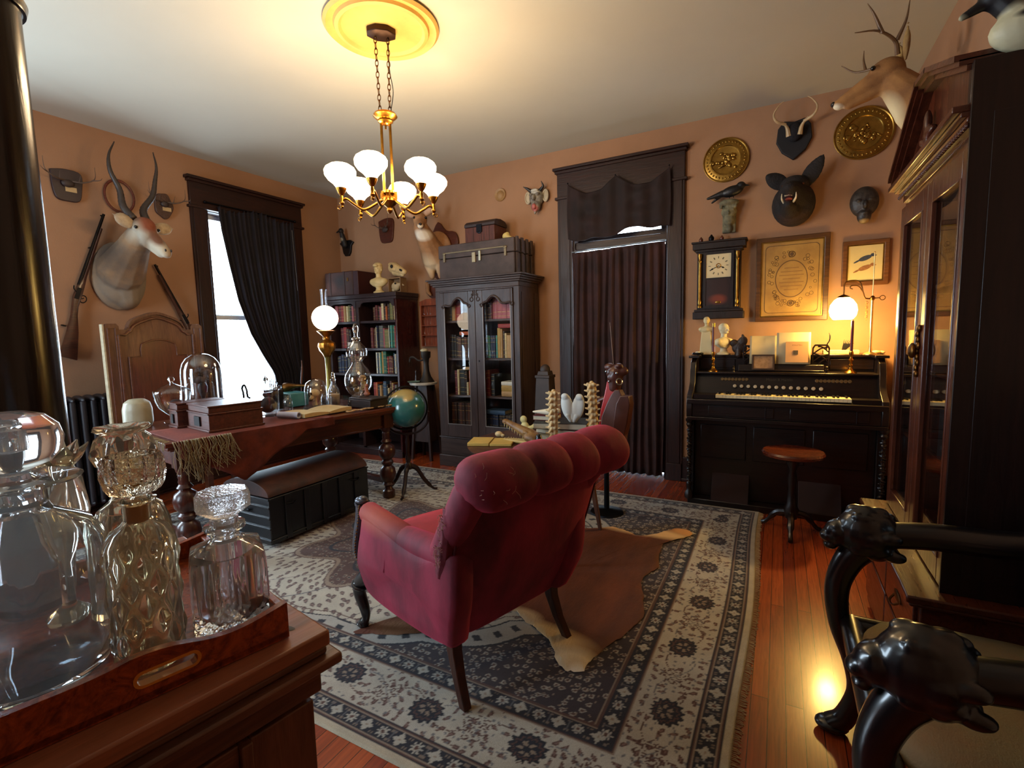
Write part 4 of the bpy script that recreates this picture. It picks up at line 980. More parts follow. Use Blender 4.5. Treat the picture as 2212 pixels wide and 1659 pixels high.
# music desk with fretwork ends
w = B(); w.obox((.01-OX, 4.165-OY, 1.052), (.56, .012, .05), (-.25, 0, 0)); O(w, -.27, .29, 4.125, 4.17, 1.030, 1.040); part(og, 'music_ledge', w, OGM, bev=.003)
for x in (-.19, .27):
    w = B(); ol = [(x-.055-OX, 1.06), (x-.055-OX, 1.20), (x-.04-OX, 1.225), (x+.04-OX, 1.225), (x+.055-OX, 1.20), (x+.055-OX, 1.06)]
    il = [(x-.045-OX, 1.072), (x-.045-OX, 1.195), (x-.035-OX, 1.213), (x+.035-OX, 1.213), (x+.045-OX, 1.195), (x+.045-OX, 1.072)]
    w.band(ol, il, 4.20-OY, 4.212-OY)
    for (x0, z0, x1, z1) in ((-.045, 1.10, .045, 1.15), (.045, 1.10, -.045, 1.16), (-.045, 1.16, .045, 1.205), (.045, 1.17, -.02, 1.21), (-.02, 1.07, .045, 1.12)):
        w.tube(spline([(x+x0-OX, 4.206-OY, z0), (x+(x0+x1)/2-OX, 4.206-OY, (z0+z1)/2+.012), (x+x1-OX, 4.206-OY, z1)], 5), .005, 6)
    part(og, 'fretwork', w, OGZ)
for x in (-.30, .30): part(og, 'turned_knob', B().lathe([(0, 1.026), (.012, 1.026), (.007, 1.035), (.011, 1.05), (.005, 1.06), (.01, 1.07), (0, 1.076)], 14, (x-OX, 4.075-OY, 0)), OGM)
for x in (-.075, .46): part(og, 'drawer_edge', O(B(), x, x+.004, 3.862, 3.868, .71, .79), M('dull steel', '4a4a52', .3, .8))

def candlestick(label, loc, h, cc, cap):
    o = thing('candlestick', label, 'candlestick', loc, 0, None)
    part(o, 'holder', B().lathe([(0, 0), (.038, 0), (.037, .006), (.022, .018), (.012, .03), (.009, .045), (.014, .055), (.008, .065), (.010, .08), (.015, .092), (.008, .104), (.009, .12), (.014, .132), (.013, .15), (.011, .152), (0, .152)], 20), BRASS)
    c = part(o, 'candle', B().lathe([(0, .146), (.0095, .146), (.0085, .146+h), (.003, .152+h), (0, .152+h)], 14), cc)
    if cap: part(o, 'cap', B().lathe([(0, .13+h), (.0115, .13+h), (.0115, .158+h), (0, .158+h)], 14), BRASSY)
    else: part(c, 'wick', B().tube([(0, 0, .15+h), (.001, 0, .158+h)], .0012, 5), IRON)
WAX = M('dark red candle wax', '5a1420', .45, sss=.1)
candlestick('brass candlestick with a dark red brass-tipped candle on left of organ', (-.447, 4.10, 1.0265), .215, WAX, True)
candlestick('brass candlestick with tall dark red candle beside organ lamp', (.442, 4.10, 1.0265), .215, WAX, False)
# lamp
lp = thing('reading_lamp', 'brass arm lamp with a lit yellow glass shade on the organ', 'lamp', (.555, 4.16, 1.1505))
part(lp, 'base', B().lathe([(0, 0), (.042, 0), (.042, .006), (.03, .014), (.012, .022), (.01, .05), (0, .05)], 24), M('pale brass', 'd9b878', .3, 1))
part(lp, 'pole', B().tube([(0, 0, .04), (0, 0, .38)], .0085, 12).tube([(0, 0, .38), (0, 0, .69)], .0035, 8).ell((0, 0, .695), .006, None, 8, 6), M('pale brass', 'd9b878', .3, 1))
w = B().tube(spline([(0, 0, .385), (-.04, 0, .39), (-.055, 0, .43), (-.075, 0, .50), (-.12, 0, .515), (-.16, 0, .50), (-.165, 0, .45), (-.165, 0, .41)], 6), .0045, 8)
w.tube(spline([(-.05, 0, .42), (-.08, 0, .47), (-.12, 0, .48), (-.13, 0, .465), (-.115, 0, .455)], 6), .0035, 8).ell((0, 0, .388), (.014, .014, .018)); w.tube([(0, 0, .388), (.04, 0, .388)], .003, 6); w.torus((.055, 0, .388), .015, .0025, (pi/2, 0, 0))
part(lp, 'arm', w, OLDBR)
part(lp, 'shade_cap', B().lathe([(.0, .425), (.012, .42), (.035, .408), (.04, .40), (.0, .40)], 24, (-.165, 0, 0)), OLDBR)
part(lp, 'glass_shade', B().lathe([(.030, .402), (.055, .385), (.078, .35), (.085, .31), (.078, .275), (.06, .25), (.055, .248), (.072, .278), (.079, .31), (.072, .348), (.05, .38), (.028, .398)], 32, (-.165, 0, 0), caps=False), GLOW('lit yellow glass', (1, .66, .20), 34))
w = B()
for k in range(8): w.torus((-.03, 0, .36-.016*k), .006, .0014, (pi/2, 0, (k % 2)*pi/2), 10, 5, 1, 1.5)
part(lp, 'pull_chain', w, OLDBR, nosplit=True)
light('reading_bulb', 'POINT', (-.165, 0, .25), 34, (1, .62, .15), .05, lp)
# things on the organ
from math import atan2
def organic(parent, name, b, mat, vox=.005, sm=4, **k): return part(parent, name, b, mat, remesh=vox, sm=sm, **k)
def bust(b, s=1., turn=0, base=True):
    """shoulders, neck and head with a face, about 0.25 m high at s=1"""
    X = b.X; b.X = X @ Matrix.Scale(s, 4) @ Matrix.Rotation(turn, 4, 'Z')
    if base: b.lathe([(0, 0), (.05, 0), (.05, .012), (.03, .022), (.024, .05), (.04, .06), (0, .065)], 20)
    b.ell((0, 0, .095), (.082, .045, .045)).cap((0, 0, .06), (0, 0, .09), .03, .05).ell((-.055, 0, .10), (.034, .034, .030)).ell((.055, 0, .10), (.034, .034, .030))
    b.cap((0, .004, .11), (0, 0, .165), .026, .022).ell((0, 0, .20), (.032, .038, .045)).ell((0, .006, .215), (.036, .04, .035))
    b.cap((0, -.036, .205), (0, -.043, .193), .004, .007).ell((0, -.030, .176), (.013, .010, .010)).ell((0, -.034, .183), (.010, .006, .004)).ell((0, -.032, .212), (.022, .008, .005))
    b.ell((-.033, .004, .2), (.005, .009, .012)).ell((.033, .004, .2), (.005, .009, .012))
    b.X = X; return b
CREAMY = M('cream plaster figure', 'cdb988', .55, var=.1)
t = thing('bust', 'cream plaster bust on a tall plinth at organ left end', 'bust', (-.515, 4.24, 1.1505))
w = B(); bust(w, .62, .15, False); w2 = B(); w2.X = Matrix.Translation((0, 0, .135)); bust(w2, .68, .15, False)
organic(t, 'figure', w2, CREAMY, .003, 3); part(t, 'plinth', B().taper((0, 0, 0), (.10, .06), (0, 0, .19), (.07, .045)), CREAMY, bev=.006)
t = thing('bust', 'small white plaster bust turned aside on the organ beside the red candle', 'bust', (-.385, 4.24, 1.1505), .9)
w = B(); bust(w, 1.0, 0, True); organic(t, 'figure', w, M('white plaster', 'd6cba6', .6, var=.08), .003, 3)
w = B().lathe([(0, 0), (.02, 0), (.022, .005), (.021, .06), (.024, .10), (.022, .10), (.0185, .062), (.019, .008), (0, .008)], 24, caps=False); single('glass_tumbler', 'small clear glass tumbler standing behind the left candlestick on the organ', 'glass', w, CASEG, (-.455, 4.17, 1.1505))
t = thing('dark_carving', 'dark carved wooden leaf-shaped ornament on the organ beside the music', 'carving', (-.275, 4.22, 1.1505))
w = B().ell((0, 0, .055), (.05, .02, .05)).ell((-.035, 0, .09), (.03, .018, .03)).ell((.025, 0, .10), (.035, .016, .045), (0, .5, 0)).cap((0, 0, 0), (0, 0, .05), .03, .02).ell((.045, -.005, .05), (.015, .012, .03)).ell((.03, 0, .14), (.012, .008, .022), (0, -.4, 0))
organic(t, 'carving', w, M('dark carved oak', '2a170e', .5, bmp=.4, bs=70), .004, 1)
pg = M('sheet music paper', 'b5a27c', .8, var=.08); pk = M('buff music cover', 'b98a5c', .8, var=.1)
t = thing('music_book', 'open sheet music book with a buff title page on the organ stand', 'sheet music', (.0, 4.172, 1.082))
for a, c, m_, zt in ((-.195, -.015, pg, .215), (-.015, .205, pg, .235)):
    w = B(); w.X = Matrix.Rotation(-.16, 4, 'X'); w.grid(lambda u, v, a=a, c=c, zt=zt: (a+(c-a)*u, .012*sin(u*pi)*(1 if a < -.1 else -.5)-.004, v*zt), 12, 2); part(t, 'page', w, m_, solid=.003)
w = B(); w.X = Matrix.Rotation(-.16, 4, 'X'); w.box(.045, .19, -.016, -.012, .012, .165); cv = part(t, 'title_page', w, pk)
w = B(); w.X = Matrix.Rotation(-.16, 4, 'X'); w.box(.095, .125, -.018, -.0155, .07, .10); part(cv, 'vignette', w, M('engraved vignette', '4a3a2a', .8, var=.6, vs=200))
lettering(cv, 'title_lettering', 'SONATEN', .014, M('brown print ink', '7a5236', .8), (.117, -.034, .140), (pi/2-.16, 0, 0))
t = thing('framed_card', 'small dark framed picture card leaning on the sheet music', 'picture', (-.10, 4.118, 1.0415), .05)
w = B(); w.X = Matrix.Rotation(-.2, 4, 'X'); w.band([(-.075, 0), (.075, 0), (.075, .115), (-.075, .115)], [(-.064, .011), (.064, .011), (.064, .104), (-.064, .104)], -.006, .006); part(t, 'frame', w, M('dark frame', '3a2418', .5))
w = B(); w.X = Matrix.Rotation(-.2, 4, 'X'); w.box(-.0645, .0645, -.001, .004, .0105, .1045); part(t, 'card', w, M('buff etched card', 'a88058', .8, c2='7c5838', vs=25))
w = B().box(-.11, .11, -.05, .05, 0, .028); single('white_box', 'long flat cream box lying on the organ under the lamp', 'box', w, M('cream card box', 'd8b878', .7), (.40, 4.33, 1.1505), 0, bev=.002)
t = thing('crow_feather', 'dark curved feather standing on the cream box under the lamp', 'feather', (.43, 4.33, 1.179))
w = B()
for k in range(7): a = .2+k*.17; w.cap((-.02+k*.003, 0, 0), (-.02+.055*sin(a)+k*.003, 0, .075*cos(a*.7)), .004, .002)
organic(t, 'vane', w, IRON, .0025, 1)
t = thing('curved_hook', 'thin dark curved twig rising from the organ stand', 'twig', (.315, 4.30, 1.1505)); part(t, 'twig', B().tube(spline([(0, 0, 0), (-.005, 0, .06), (.012, 0, .10), (.014, 0, .135), (.008, 0, .155)], 6), [.004]*20+[.002]*5, 8), IRON)
w = B().ell((0, 0, .016), (.022, .018, .016)); single('white_egg', 'small white egg-shaped stone in a dark ring on organ left end', 'stone', w, M('egg white stone', 'd8cdb0', .4), (-.565, 4.14, 1.1505))
w = B().torus((0, 0, .011), .034, .009); single('dark_ring', 'dark ring around the small white stone on the organ', 'ring', w, IRON, (-.565, 4.14, 1.1525))
w = B().ell((0, 0, .014), (.03, .02, .014)).ell((.035, .012, .012), (.02, .016, .012)).ell((-.03, -.01, .01), (.014, .012, .01)); single('pebbles', 'small tan pebbles on the organ at the foot of the lamp', 'stones', w, BONE, (.60, 4.24, 1.1505))
# stool
st = thing('organ_stool', 'round wooden organ stool with a shiny rim in front of the organ', 'stool', (.10, 3.62, 0))
part(st, 'seat', B().lathe([(0, .515), (.16, .515), (.18, .525), (.183, .54), (.175, .552), (.15, .55), (.0, .545)], 40), WOOD('stool mahogany', '6a2c16', '3a150b', .25, 'x', 1, coat=.6))
part(st, 'column', B().lathe([(0, .10), (.035, .10), (.045, .16), (.03, .2), (.022, .3), (.03, .36), (.02, .42), (.05, .5), (.05, .515), (0, .515)], 20), OGZ)
for k in range(3):
    a = k*2*pi/3+.5; part(st, 'leg', B().tube(spline([(.02*cos(a), .02*sin(a), .14), (.10*cos(a), .10*sin(a), .11), (.17*cos(a), .17*sin(a), .03), (.20*cos(a), .20*sin(a), .014)], 5), [.02]*8+[.013]*10, 8), OGZ)

# ------------------------------------------------------------------ china cabinet on the right wall
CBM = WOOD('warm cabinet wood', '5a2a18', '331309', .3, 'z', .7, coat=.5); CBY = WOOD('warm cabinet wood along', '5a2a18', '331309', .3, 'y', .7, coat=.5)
cb = thing('display_cabinet', 'tall glazed wooden display cabinet with a triangular pediment on the right wall', 'cabinet', (.62, 2.42, 0))
def Cq(w, x0, x1, y0, y1, z0, z1): return w.box(x0-.62, x1-.62, y0-2.42, y1-2.42, z0, z1)
w = B(); Cq(w, .42, .79, 1.92, 2.87, 0, .46); part(cb, 'base_case', w, CBY, bev=.005)
w = B(); Cq(w, .385, .79, 1.89, 2.90, .46, .475); Cq(w, .375, .79, 1.88, 2.91, .475, .50); part(cb, 'base_top', w, CBY, bev=.006)
for (a, c) in ((1.95, 2.385), (2.405, 2.84)):
    d = part(cb, 'drawer', Cq(B(), .408, .422, a, c, .27, .44), CBY, bev=.004)
    w = B()
    w.tube(spline([(.408-.62, (a+c)/2-2.42-.04, .355), (.39-.62, (a+c)/2-2.42-.02, .335), (.388-.62, (a+c)/2-2.42+.02, .335), (.408-.62, (a+c)/2-2.42+.04, .355)], 5), .004, 6); w.ell((.406-.62, (a+c)/2-2.42, .36), (.004, .055, .018)); part(d, 'pull', w, OLDBR)
    part(cb, 'lower_door', Cq(B(), .408, .422, a, c, .06, .255), CBY, bev=.004)
UX0 = .49
w = B(); Cq(w, UX0-.02, .79, 1.945, 1.957, .50, 2.10); Cq(w, UX0, .79, 1.957, 1.985, .50, 1.90); w.box(UX0+.03-.62, .79-.03-.62, 1.943-2.42, 1.946-2.42, .56, 1.95); part(cb, 'side_panel', w, WOOD('shaded cabinet end', '24120f', '150a09', .4, 'z', .6), bev=.003)  # near end gets no light: its shade is put into a darker wood colour
w = B(); Cq(w, UX0, .79, 2.85, 2.88, .50, 1.90); part(cb, 'side_panel', w, CBM, bev=.003)
w = B(); Cq(w, .775, .79, 1.985, 2.85, .50, 1.90); part(cb, 'back_panel', w, M('ochre lined back', '7a4a22', .7, var=.15))
w = B(); Cq(w, UX0, .79, 1.985, 2.85, 1.88, 1.90); part(cb, 'ceiling_board', w, CBY)
for z in (.86, 1.17, 1.50):
    w = B(); Cq(w, UX0+.03, .775, 1.985, 2.85, z-.015, z); part(cb, 'shelf', w, CBY, bev=.002)
for (a, c) in ((1.957, 2.415), (2.42, 2.878)):
    w = B(); Cq(w, UX0-.014, UX0+.01, a, a+.065, .505, 1.875); Cq(w, UX0-.014, UX0+.01, c-.065, c, .505, 1.875); Cq(w, UX0-.014, UX0+.01, a+.065, c-.065, .505, .585); Cq(w, UX0-.014, UX0+.01, a+.065, c-.065, 1.79, 1.875)
    for (p, q) in ((a+.068, a+.065), (c-.065, c-.068)): w.box(UX0-.018-.62, UX0-.62, min(p, q)-.008-2.42, max(p, q)+.003-2.42, .585, 1.79)
    d = part(cb, 'glazed_door', w, CBM, bev=.004)
    part(d, 'glass_pane', Cq(B(), UX0-.002, UX0+.002, a+.065, c-.065, .585, 1.79), PANE('mirror-bright cabinet glass', refl=.35, facing=.72))
w = B()
for k in range(9): z = 1.16+k*.022; w.ell((UX0-.018-.62, 2.42-2.42+.0+.012*sin(k*2.1), z), (.008, .016, .014))
w.ell((UX0-.03-.62, .02, 1.25), (.014, .03, .03)); part(cb, 'ornate_lock_plate', w, OLDBR, nosplit=True)
w = B()
for k, (o_, z0, z1) in enumerate(((.0, 1.90, 1.935), (.015, 1.935, 1.95), (.03, 1.95, 1.965), (.05, 1.965, 1.985))): Cq(w, UX0-.01-o_, .79, 1.958, 2.88+o_, z0, z1)
part(cb, 'cornice', w, CBY, bev=.003)
w = B()
for k in range(44): w.ell((UX0-.024-.62, 1.96-2.42+k*.0214, 1.925), (.007, .0075, .009), None, 8, 6)
part(cb, 'beading', w, CBY, nosplit=True)
w = B(); Cq(w, UX0-.02, .79, 1.958, 1.99, 1.985, 2.10); part(cb, 'near_block', w, WOOD('shaded cabinet end', '24120f', '150a09'), bev=.004)
tri = [(1.96-2.42, 1.985), (2.93-2.42, 1.985), (2.93-2.42, 2.01), (2.50-2.42, 2.235), (2.36-2.42, 2.225), (1.96-2.42, 2.09)]
w = B().prism(tri, UX0+.0-.62, .60-.62, 'yz'); part(cb, 'pediment', w, CBM, bev=.003)
w = B()
for (p, q) in (((2.95, 1.995), (2.49, 2.24)), ((2.50, 2.24), (2.34, 2.225)), ((2.35, 2.228), (1.97, 2.095))):
    for o_, h_ in ((.0, .0), (.018, .016), (.03, .03)):
        w.rings([[(UX0-.03-o_-.62, y-2.42, z+h_-.012), (.61-.62, y-2.42, z+h_-.012), (.61-.62, y-2.42, z+h_+.006), (UX0-.03-o_-.62, y-2.42, z+h_+.006)] for y, z in (p, q)])
part(cb, 'pediment_moulding', w, CBY, smooth=False, nosplit=True)
w = B().ell((UX0-.012-.62, 2.45-2.42, 2.06), (.02, .05, .035)).ell((UX0-.02-.62, 2.45-2.42, 2.10), (.014, .016, .05)).ell((UX0-.02-.62, 2.50-2.42, 2.045), (.014, .04, .014), (.5, 0, 0)).ell((UX0-.02-.62, 2.40-2.42, 2.045), (.014, .04, .014), (-.5, 0, 0))
organic(cb, 'carved_crest', w, CBM, .004, 1)
# contents
t = thing('coral', 'branching pale coral standing in the right-hand display cabinet', 'coral', (.62, 2.16, 1.171)); rn = random.Random(8)
w = B().ell((0, 0, .05), (.04, .05, .05))
for k in range(16): a = rn.uniform(0, 6.28); e = rn.uniform(.1, 1.2); w.cap((0, 0, .07), (.05*cos(a)*cos(e)*1.3, .085*sin(a)*cos(e), .09+.075*sin(e)), .014, .008)
organic(t, 'branches', w, M('yellowish coral', 'e8d490', .6, var=.1), .005, 1)
t = thing('sea_shell', 'round white sea shell on the black box in the display cabinet', 'shell', (.60, 2.14, .991+.06)); w = B().ell((0, 0, .04), (.035, .05, .04)).cap((0, .03, .05), (0, .07, .08), .02, .006); organic(t, 'shell', w, WHITEBONE, .004, 2)
t = thing('black_box', 'black fabric-fronted box under the shell in the display cabinet', 'box', (.62, 2.16, .861)); part(t, 'case', B().box(-.10, .10, -.13, .13, 0, .19), M('black box', '0e0c10', .5), bev=.004)
for y in (-.06, .06): part(t, 'knob', B().ell((-.102, y, .05), (.006, .012, .012)), M('dull steel', '4a4a52', .3, .8))
t = thing('animal_skull', 'small white animal skull with a stick on the cabinet floor', 'skull', (.62, 2.14, .5865-.0855)); w = B().ell((0, 0, .06), (.05, .07, .045)).cap((0, 0, .05), (-.06, .06, .03), .035, .015).ell((-.02, -.05, .05), (.02, .02, .02)); organic(t, 'skull', w, WHITEBONE, .005, 2); part(t, 'stick', B().cap((-.02, .05, .09), (.03, -.05, .17), .008, .007), BONE)
t = thing('glass_figure', 'cluster of sparkling glass bowls on the top shelf of the display cabinet', 'glassware', (.63, 2.15, 1.501)); part(t, 'bowl', B().lathe([(0, 0), (.03, 0), (.008, .02), (.01, .05), (.05, .08), (.075, .13), (.07, .13), (.045, .085), (0, .06)], 24, caps=False), M('cut glass mass', 'b8b48a', .1, 0, spec=1, coat=1)); part(t, 'bowl', B().lathe([(0, 0), (.03, 0), (.035, .03), (.05, .08), (.045, .08), (.03, .03), (0, .02)], 20, (0, -.11, 0), caps=False), M('cut glass mass', 'b8b48a', .1, 0, spec=1, coat=1))
t = thing('red_book_box', 'dark red lidded box on the middle cabinet shelf behind the coral', 'box', (.70, 2.30, 1.171)); part(t, 'case', B().box(-.05, .05, -.06, .06, 0, .11), M('dark red leather box', '5c1a1c', .5), bev=.003)
t = thing('decoy_bird', 'black and white painted duck decoy standing on top of the display cabinet', 'bird', (.562, 1.955, 2.093), 0, None, 1.18)
w = B().ell((.04, 0, .055), (.095, .05, .055)).cap((.0, 0, .09), (-.035, -.0, .135), .03, .03).ell((-.04, 0, .145), (.038, .030, .036)).cap((-.055, 0, .135), (-.105, 0, .112), .016, .008).cap((.11, 0, .06), (.16, 0, .085), .025, .01)
organic(t, 'body', w, M('painted decoy', 'c8c6a8', .5, c2='b4b090', vs=9, patches=(((-.045, 0, .14), (.075, .05, .05), .12, '0b0a10'), ((-.07, -.03, .14), (.011, .012, .011), .3, 'd8d8b8'), ((.07, 0, .115), (.09, .08, .032), .15, '17131a'), ((.02, -.05, .075), (.04, .03, .012), .25, '17131a'))), .005, 2)

# ------------------------------------------------------------------ black carved armchair at the right
bc_ = thing('carved_armchair', 'black carved armchair with lion-head arms and a tan upholstered seat', 'armchair', (.50, 1.485, 0), radians(-90))
EBN = M('black carved wood', '07060a', .28, var=.2, coat=.5)
HW = .355
for s in (-1, 1):
    x = s*HW
    w = B().ell((x, -.24, .70), (.062, .085, .085)).ell((x, -.31, .69), (.040, .045, .045)).ell((x, -.345, .675), (.026, .022, .02)).ell((x-.03, -.27, .755), (.016, .014, .018)).ell((x+.03, -.27, .755), (.016, .014, .018)).ell((x-.022, -.325, .715), (.012, .01, .008)).ell((x+.022, -.325, .715), (.012, .01, .008)).ell((x, -.335, .645), (.024, .02, .014))
    rn = random.Random(3)
    for k in range(30): a = rn.uniform(0, 6.28); w.ell((x+.052*cos(a), -.22+rn.uniform(-.05, .05), .70+.070*sin(a)), (.016, .03, .018))
    organic(bc_, 'lion_head', w, EBN, .005, 2)
    w = B().tube(spline([(x, -.20, .700), (x, -.08, .715), (x, .08, .72), (x, .22, .74), (x, .27, .76)], 6), .040, 16, True, 1.0); part(bc_, 'arm_rail', w, EBN)
    c = spline([(x, -.235, .67), (x, -.285, .60), (x, -.312, .50), (x, -.30, .38), (x, -.26, .26), (x, -.245, .16), (x, -.275, .06), (x, -.31, .022)], 6); n_ = len(c)
    w = B().tube(c, [.048-.012*sin(pi*i/n_)-.012*(i/n_) for i in range(n_)], 14).ell((x, -.31, .022), (.04, .05, .022)); part(bc_, 'front_leg', w, EBN)
    w = B().tube(spline([(x*.93, .235, .50), (x*.93, .245, .25), (x*.93, .262, .0)], 5), [.028]*8+[.022]*8, 10); part(bc_, 'rear_leg', w, EBN)
w = B()
for s in (-1, 1): w.tube([(s*.32, -.27, .40), (s*.32, .25, .40)], .034, 10)
for y in (-.27, .25): w.tube([(-.33, y, .40), (.33, y, .40)], .034, 10)
part(bc_, 'seat_frame', w, EBN)
def seatf(u, v): return (-.305+.61*u, -.27+.51*v, .43+.05*(sin(u*pi)*sin(v*pi))**.5)
w = B(); R = []
for s, z in ((1, .41), (1.0, .445), (.94, .468), (.75, .482), (.4, .49), (.02, .492)):
    R.append([(.305*s*(abs(cos(a))**.5)*(1 if cos(a) > 0 else -1), -.01+.26*s*(abs(sin(a))**.5)*(1 if sin(a) > 0 else -1), z) for a in [2*pi*k/40+.001 for k in range(40)]])
w.rings(R); part(bc_, 'seat', w, M('tan brocade seat', '71522f', .8, c2='64613f', vs=3, bmp=.2, bs=200), ang=60)
w = B().prism([(-.33, .45), (-.36, .8), (-.30, 1.02), (-.15, 1.10), (0, 1.14), (.15, 1.10), (.30, 1.02), (.36, .8), (.33, .45)], .235, .285); part(bc_, 'backrest', w, EBN, bev=.012)

# dark turned post at the far left, nearest the camera
ps = thing('wooden_column', 'massive dark polished round wooden column at the left edge of the room view', 'column', (-1.445, .40, 0))
PW = WOOD('polished column wood', '150809', '0a0406', .22, 'z', .5, coat=.7)
part(ps, 'shaft', B().lathe([(0, .3), (.098, .3), (.096, .34), (.090, .37), (.090, 2.03), (.094, 2.045), (.0, 2.045)], 48), PW)
part(ps, 'base', B().lathe([(0, 0), (.13, 0), (.13, .08), (.118, .10), (.12, .16), (.105, .2), (.11, .26), (.098, .3), (0, .3)], 48), PW)
part(ps, 'capital', B().lathe([(0, 2.04), (.098, 2.04), (.102, 2.055), (.096, 2.07), (.094, 2.09), (.10, 2.12), (.125, 2.16), (.14, 2.18), (.14, 2.24), (0, 2.24)], 48), PW)
part(ps, 'upper_block', B().box(-.13, .13, -.13, .13, 2.24, ZC-.002), PW, bev=.006)
# ------------------------------------------------------------------ wall mounts
FUR = dict(bmp=.35, bs=140, bd=.004)
def ear(w, p0, p1, r, flat=.45, side=1):
    """leaf-shaped ear from base p0 to tip p1"""
    p0, p1 = V(p0), V(p1); n = 9
    for i in range(n+1):
        t = i/n; q = p0.lerp(p1, t); rr = max(.005, r*(.45+.55*sin(pi*min(1, t*1.15)))*(1 if t < .6 else max(.12, (1-t)/.4)**.7)); w.ell(tuple(q), (rr, max(.006, rr*flat), rr))
    return w
def tineset(parent, name, lines, mat, r0, seg=8):
    w = B()
    for ln, ra in lines:
        c = spline(ln, 5); n_ = len(c); w.tube(c, [max(.0015, ra*(1-.85*(i/(n_-1)))) for i in range(n_)], seg)
    return part(parent, name, w, mat, nosplit=True)

# antelope on the left wall: local frame x = along wall (world +y), -y = into the room
an = thing('antelope_mount', 'large mounted antelope head with long ridged horns on the left wall', 'taxidermy', (XL, 2.13, 0), pi/2)
AF = M('antelope fur', '8a6b4c', .85, c2='6f5b48', vs=9, patches=(((-.03, -.62, 2.06), (.075, .11, .085), .3, 'b5a68e'), ((-.085, -.47, 2.20), (.09, .07, .07), .5, 'a89c88'), ((.06, -.43, 2.24), (.05, .07, .06), .4, 'a89c88'), ((-.0, -.46, 2.28), (.06, .17, .09), .3, '7c3f24'), ((-.0, -.60, 2.16), (.035, .09, .07), .3, '6e4630'), ((.0, -.02, 1.8), (.2, .2, .12), .5, '8d8170'), ((-.1, -.15, 2.05), (.11, .2, .12), .4, '43362c'), ((-.095, -.5, 2.235), (.014, .02, .012), .3, '0d0806')), **FUR)
w = B()
w.ell((-.03, -.02, 1.90), (.20, .05, .27)).ell((-.03, -.05, 1.93), (.185, .11, .26)).cap((-.05, -.12, 1.95), (-.03, -.33, 2.14), .17, .105).cap((-.03, -.33, 2.14), (-.01, -.40, 2.23), .11, .085)
w.cap((-.02, -.05, 1.85), (.0, -.04, 1.74), .14, .10)
w.ell((-.005, -.43, 2.26), (.082, .10, .085)).cap((-.005, -.44, 2.235), (.02, -.63, 2.075), .072, .046).ell((.025, -.65, 2.055), (.045, .04, .04)).cap((.0, -.42, 2.19), (.02, -.60, 2.05), .06, .034)
w.ell((-.075, -.46, 2.245), (.02, .03, .02)).ell((.068, -.455, 2.245), (.02, .03, .02)).ell((.025, -.665, 2.03), (.032, .03, .022))
organic(an, 'head_and_neck', w, AF, .009, 3)
for s, e in ((-1, (-.20, -.42, 2.335)), (1, (.235, -.40, 2.30))):
    w = ear(B(), (s*.075, -.42, 2.27), e, .05); organic(an, 'ear', w, M('antelope ear', 'b39c7c', .85, c2='8c745a', vs=20, patches=(((e[0]*.75, -.40, 2.33), (.05, .03, .02), .4, '3a2a1e'),)), .006, 1)
for s in (-1, 1):
    b0 = (s*.045-.02, -.42, 2.32)
    pts = spline([b0, (s*.07-.03, -.36, 2.42), (-.10 if s < 0 else .13, -.33, 2.55), (-.145 if s < 0 else .165, -.32, 2.68), (-.14 if s < 0 else .19, -.31, 2.80), (-.085 if s < 0 else .185, -.29, 2.92)], 10); n_ = len(pts)
    w = B().tube(pts, [(.028*(1-.88*(i/n_)**1.15))*(1+(.10 if i % 2 and i < n_*.75 else 0)) for i in range(n_)], 12); part(an, 'horn', w, M('ridged dark horn', '3a2d24', .45, var=.4, vs=30), ang=80)
for s, xx in ((-1, -.083), (1, .074)): part(an, 'eye', B().ell((xx, -.482, 2.25), .013, None, 12, 8), M('glass eye', '0a0605', .08))
for s in (-1, 1): part(an, 'nostril', B().ell((.03+s*.02, -.688, 2.065), (.007, .006, .011), None, 10, 6), M('dark nose', '1a0f0d', .4))
# oval ring behind the horns, and antler plaques
w = B(); n = 40; w.X = Matrix.Translation((0, 0, 2.575)); w.torus((0, -.018, 0), .105, .009, (pi/2, 0, 0), 40, 8, 1, 1.22)
single('oval_ring', 'thin reddish oval wooden ring on the wall behind the antelope horn', 'frame', w, WOOD('reddish ring wood', '6a2c1a', '43180e', .4), (XL+.0, 2.165, 0), pi/2)
def plaque_antlers(name, label, loc, rz, w_, h_, round_, tag, spread=.17, m_=None, lines=None, sc=1):
    t = thing(name, label, 'antler plaque', loc, rz)
    if round_: ol = [(w_/2*cos(a)*(1+.06*cos(5*a)), h_/2*sin(a)*(1+.06*cos(5*a+1))) for a in [2*pi*k/40 for k in range(40)]]
    else: ol = [tuple(p) for p in spline([(-w_/2, h_*.42), (0, h_*.5), (w_/2, h_*.42), (w_*.48, -h_*.1), (w_*.36, -h_*.45), (0, -h_*.5), (-w_*.36, -h_*.45), (-w_*.48, -h_*.1), (-w_/2, h_*.42)], 4)][:-1]
    p = part(t, 'board', B().prism(ol, -.025, 0), m_ or M('purple-brown plaque', '2e1a1e', .4), bev=.004)
    part(t, 'skull_cap', B().ell((0, -.04, .01), (w_*.22, .02, h_*.12)), M('dark skull cap', '3a2a24', .6))
    if tag: part(p, 'name_tag', B().box(-.035+.02, .035+.02, -.028, -.0255, -h_*.2, -h_*.05), M('cream card tag', 'c8a878', .7))
    for s in (-1, 1):
        tineset(t, 'antler', [(([(s*.02, -.04, .03), (s*spread*.6, -.08, .03), (s*spread, -.10, .07), (s*spread*1.05, -.10, .16)]), .007), (([(s*spread*.9, -.09, .055), (s*spread*1.15, -.13, .06), (s*spread*1.25, -.13, .08)]), .005), (([(s*spread*.4, -.07, .03), (s*spread*.42, -.10, .08)]), .004)], M('thin grey antler', '5a4638', .6), .007)
    return t
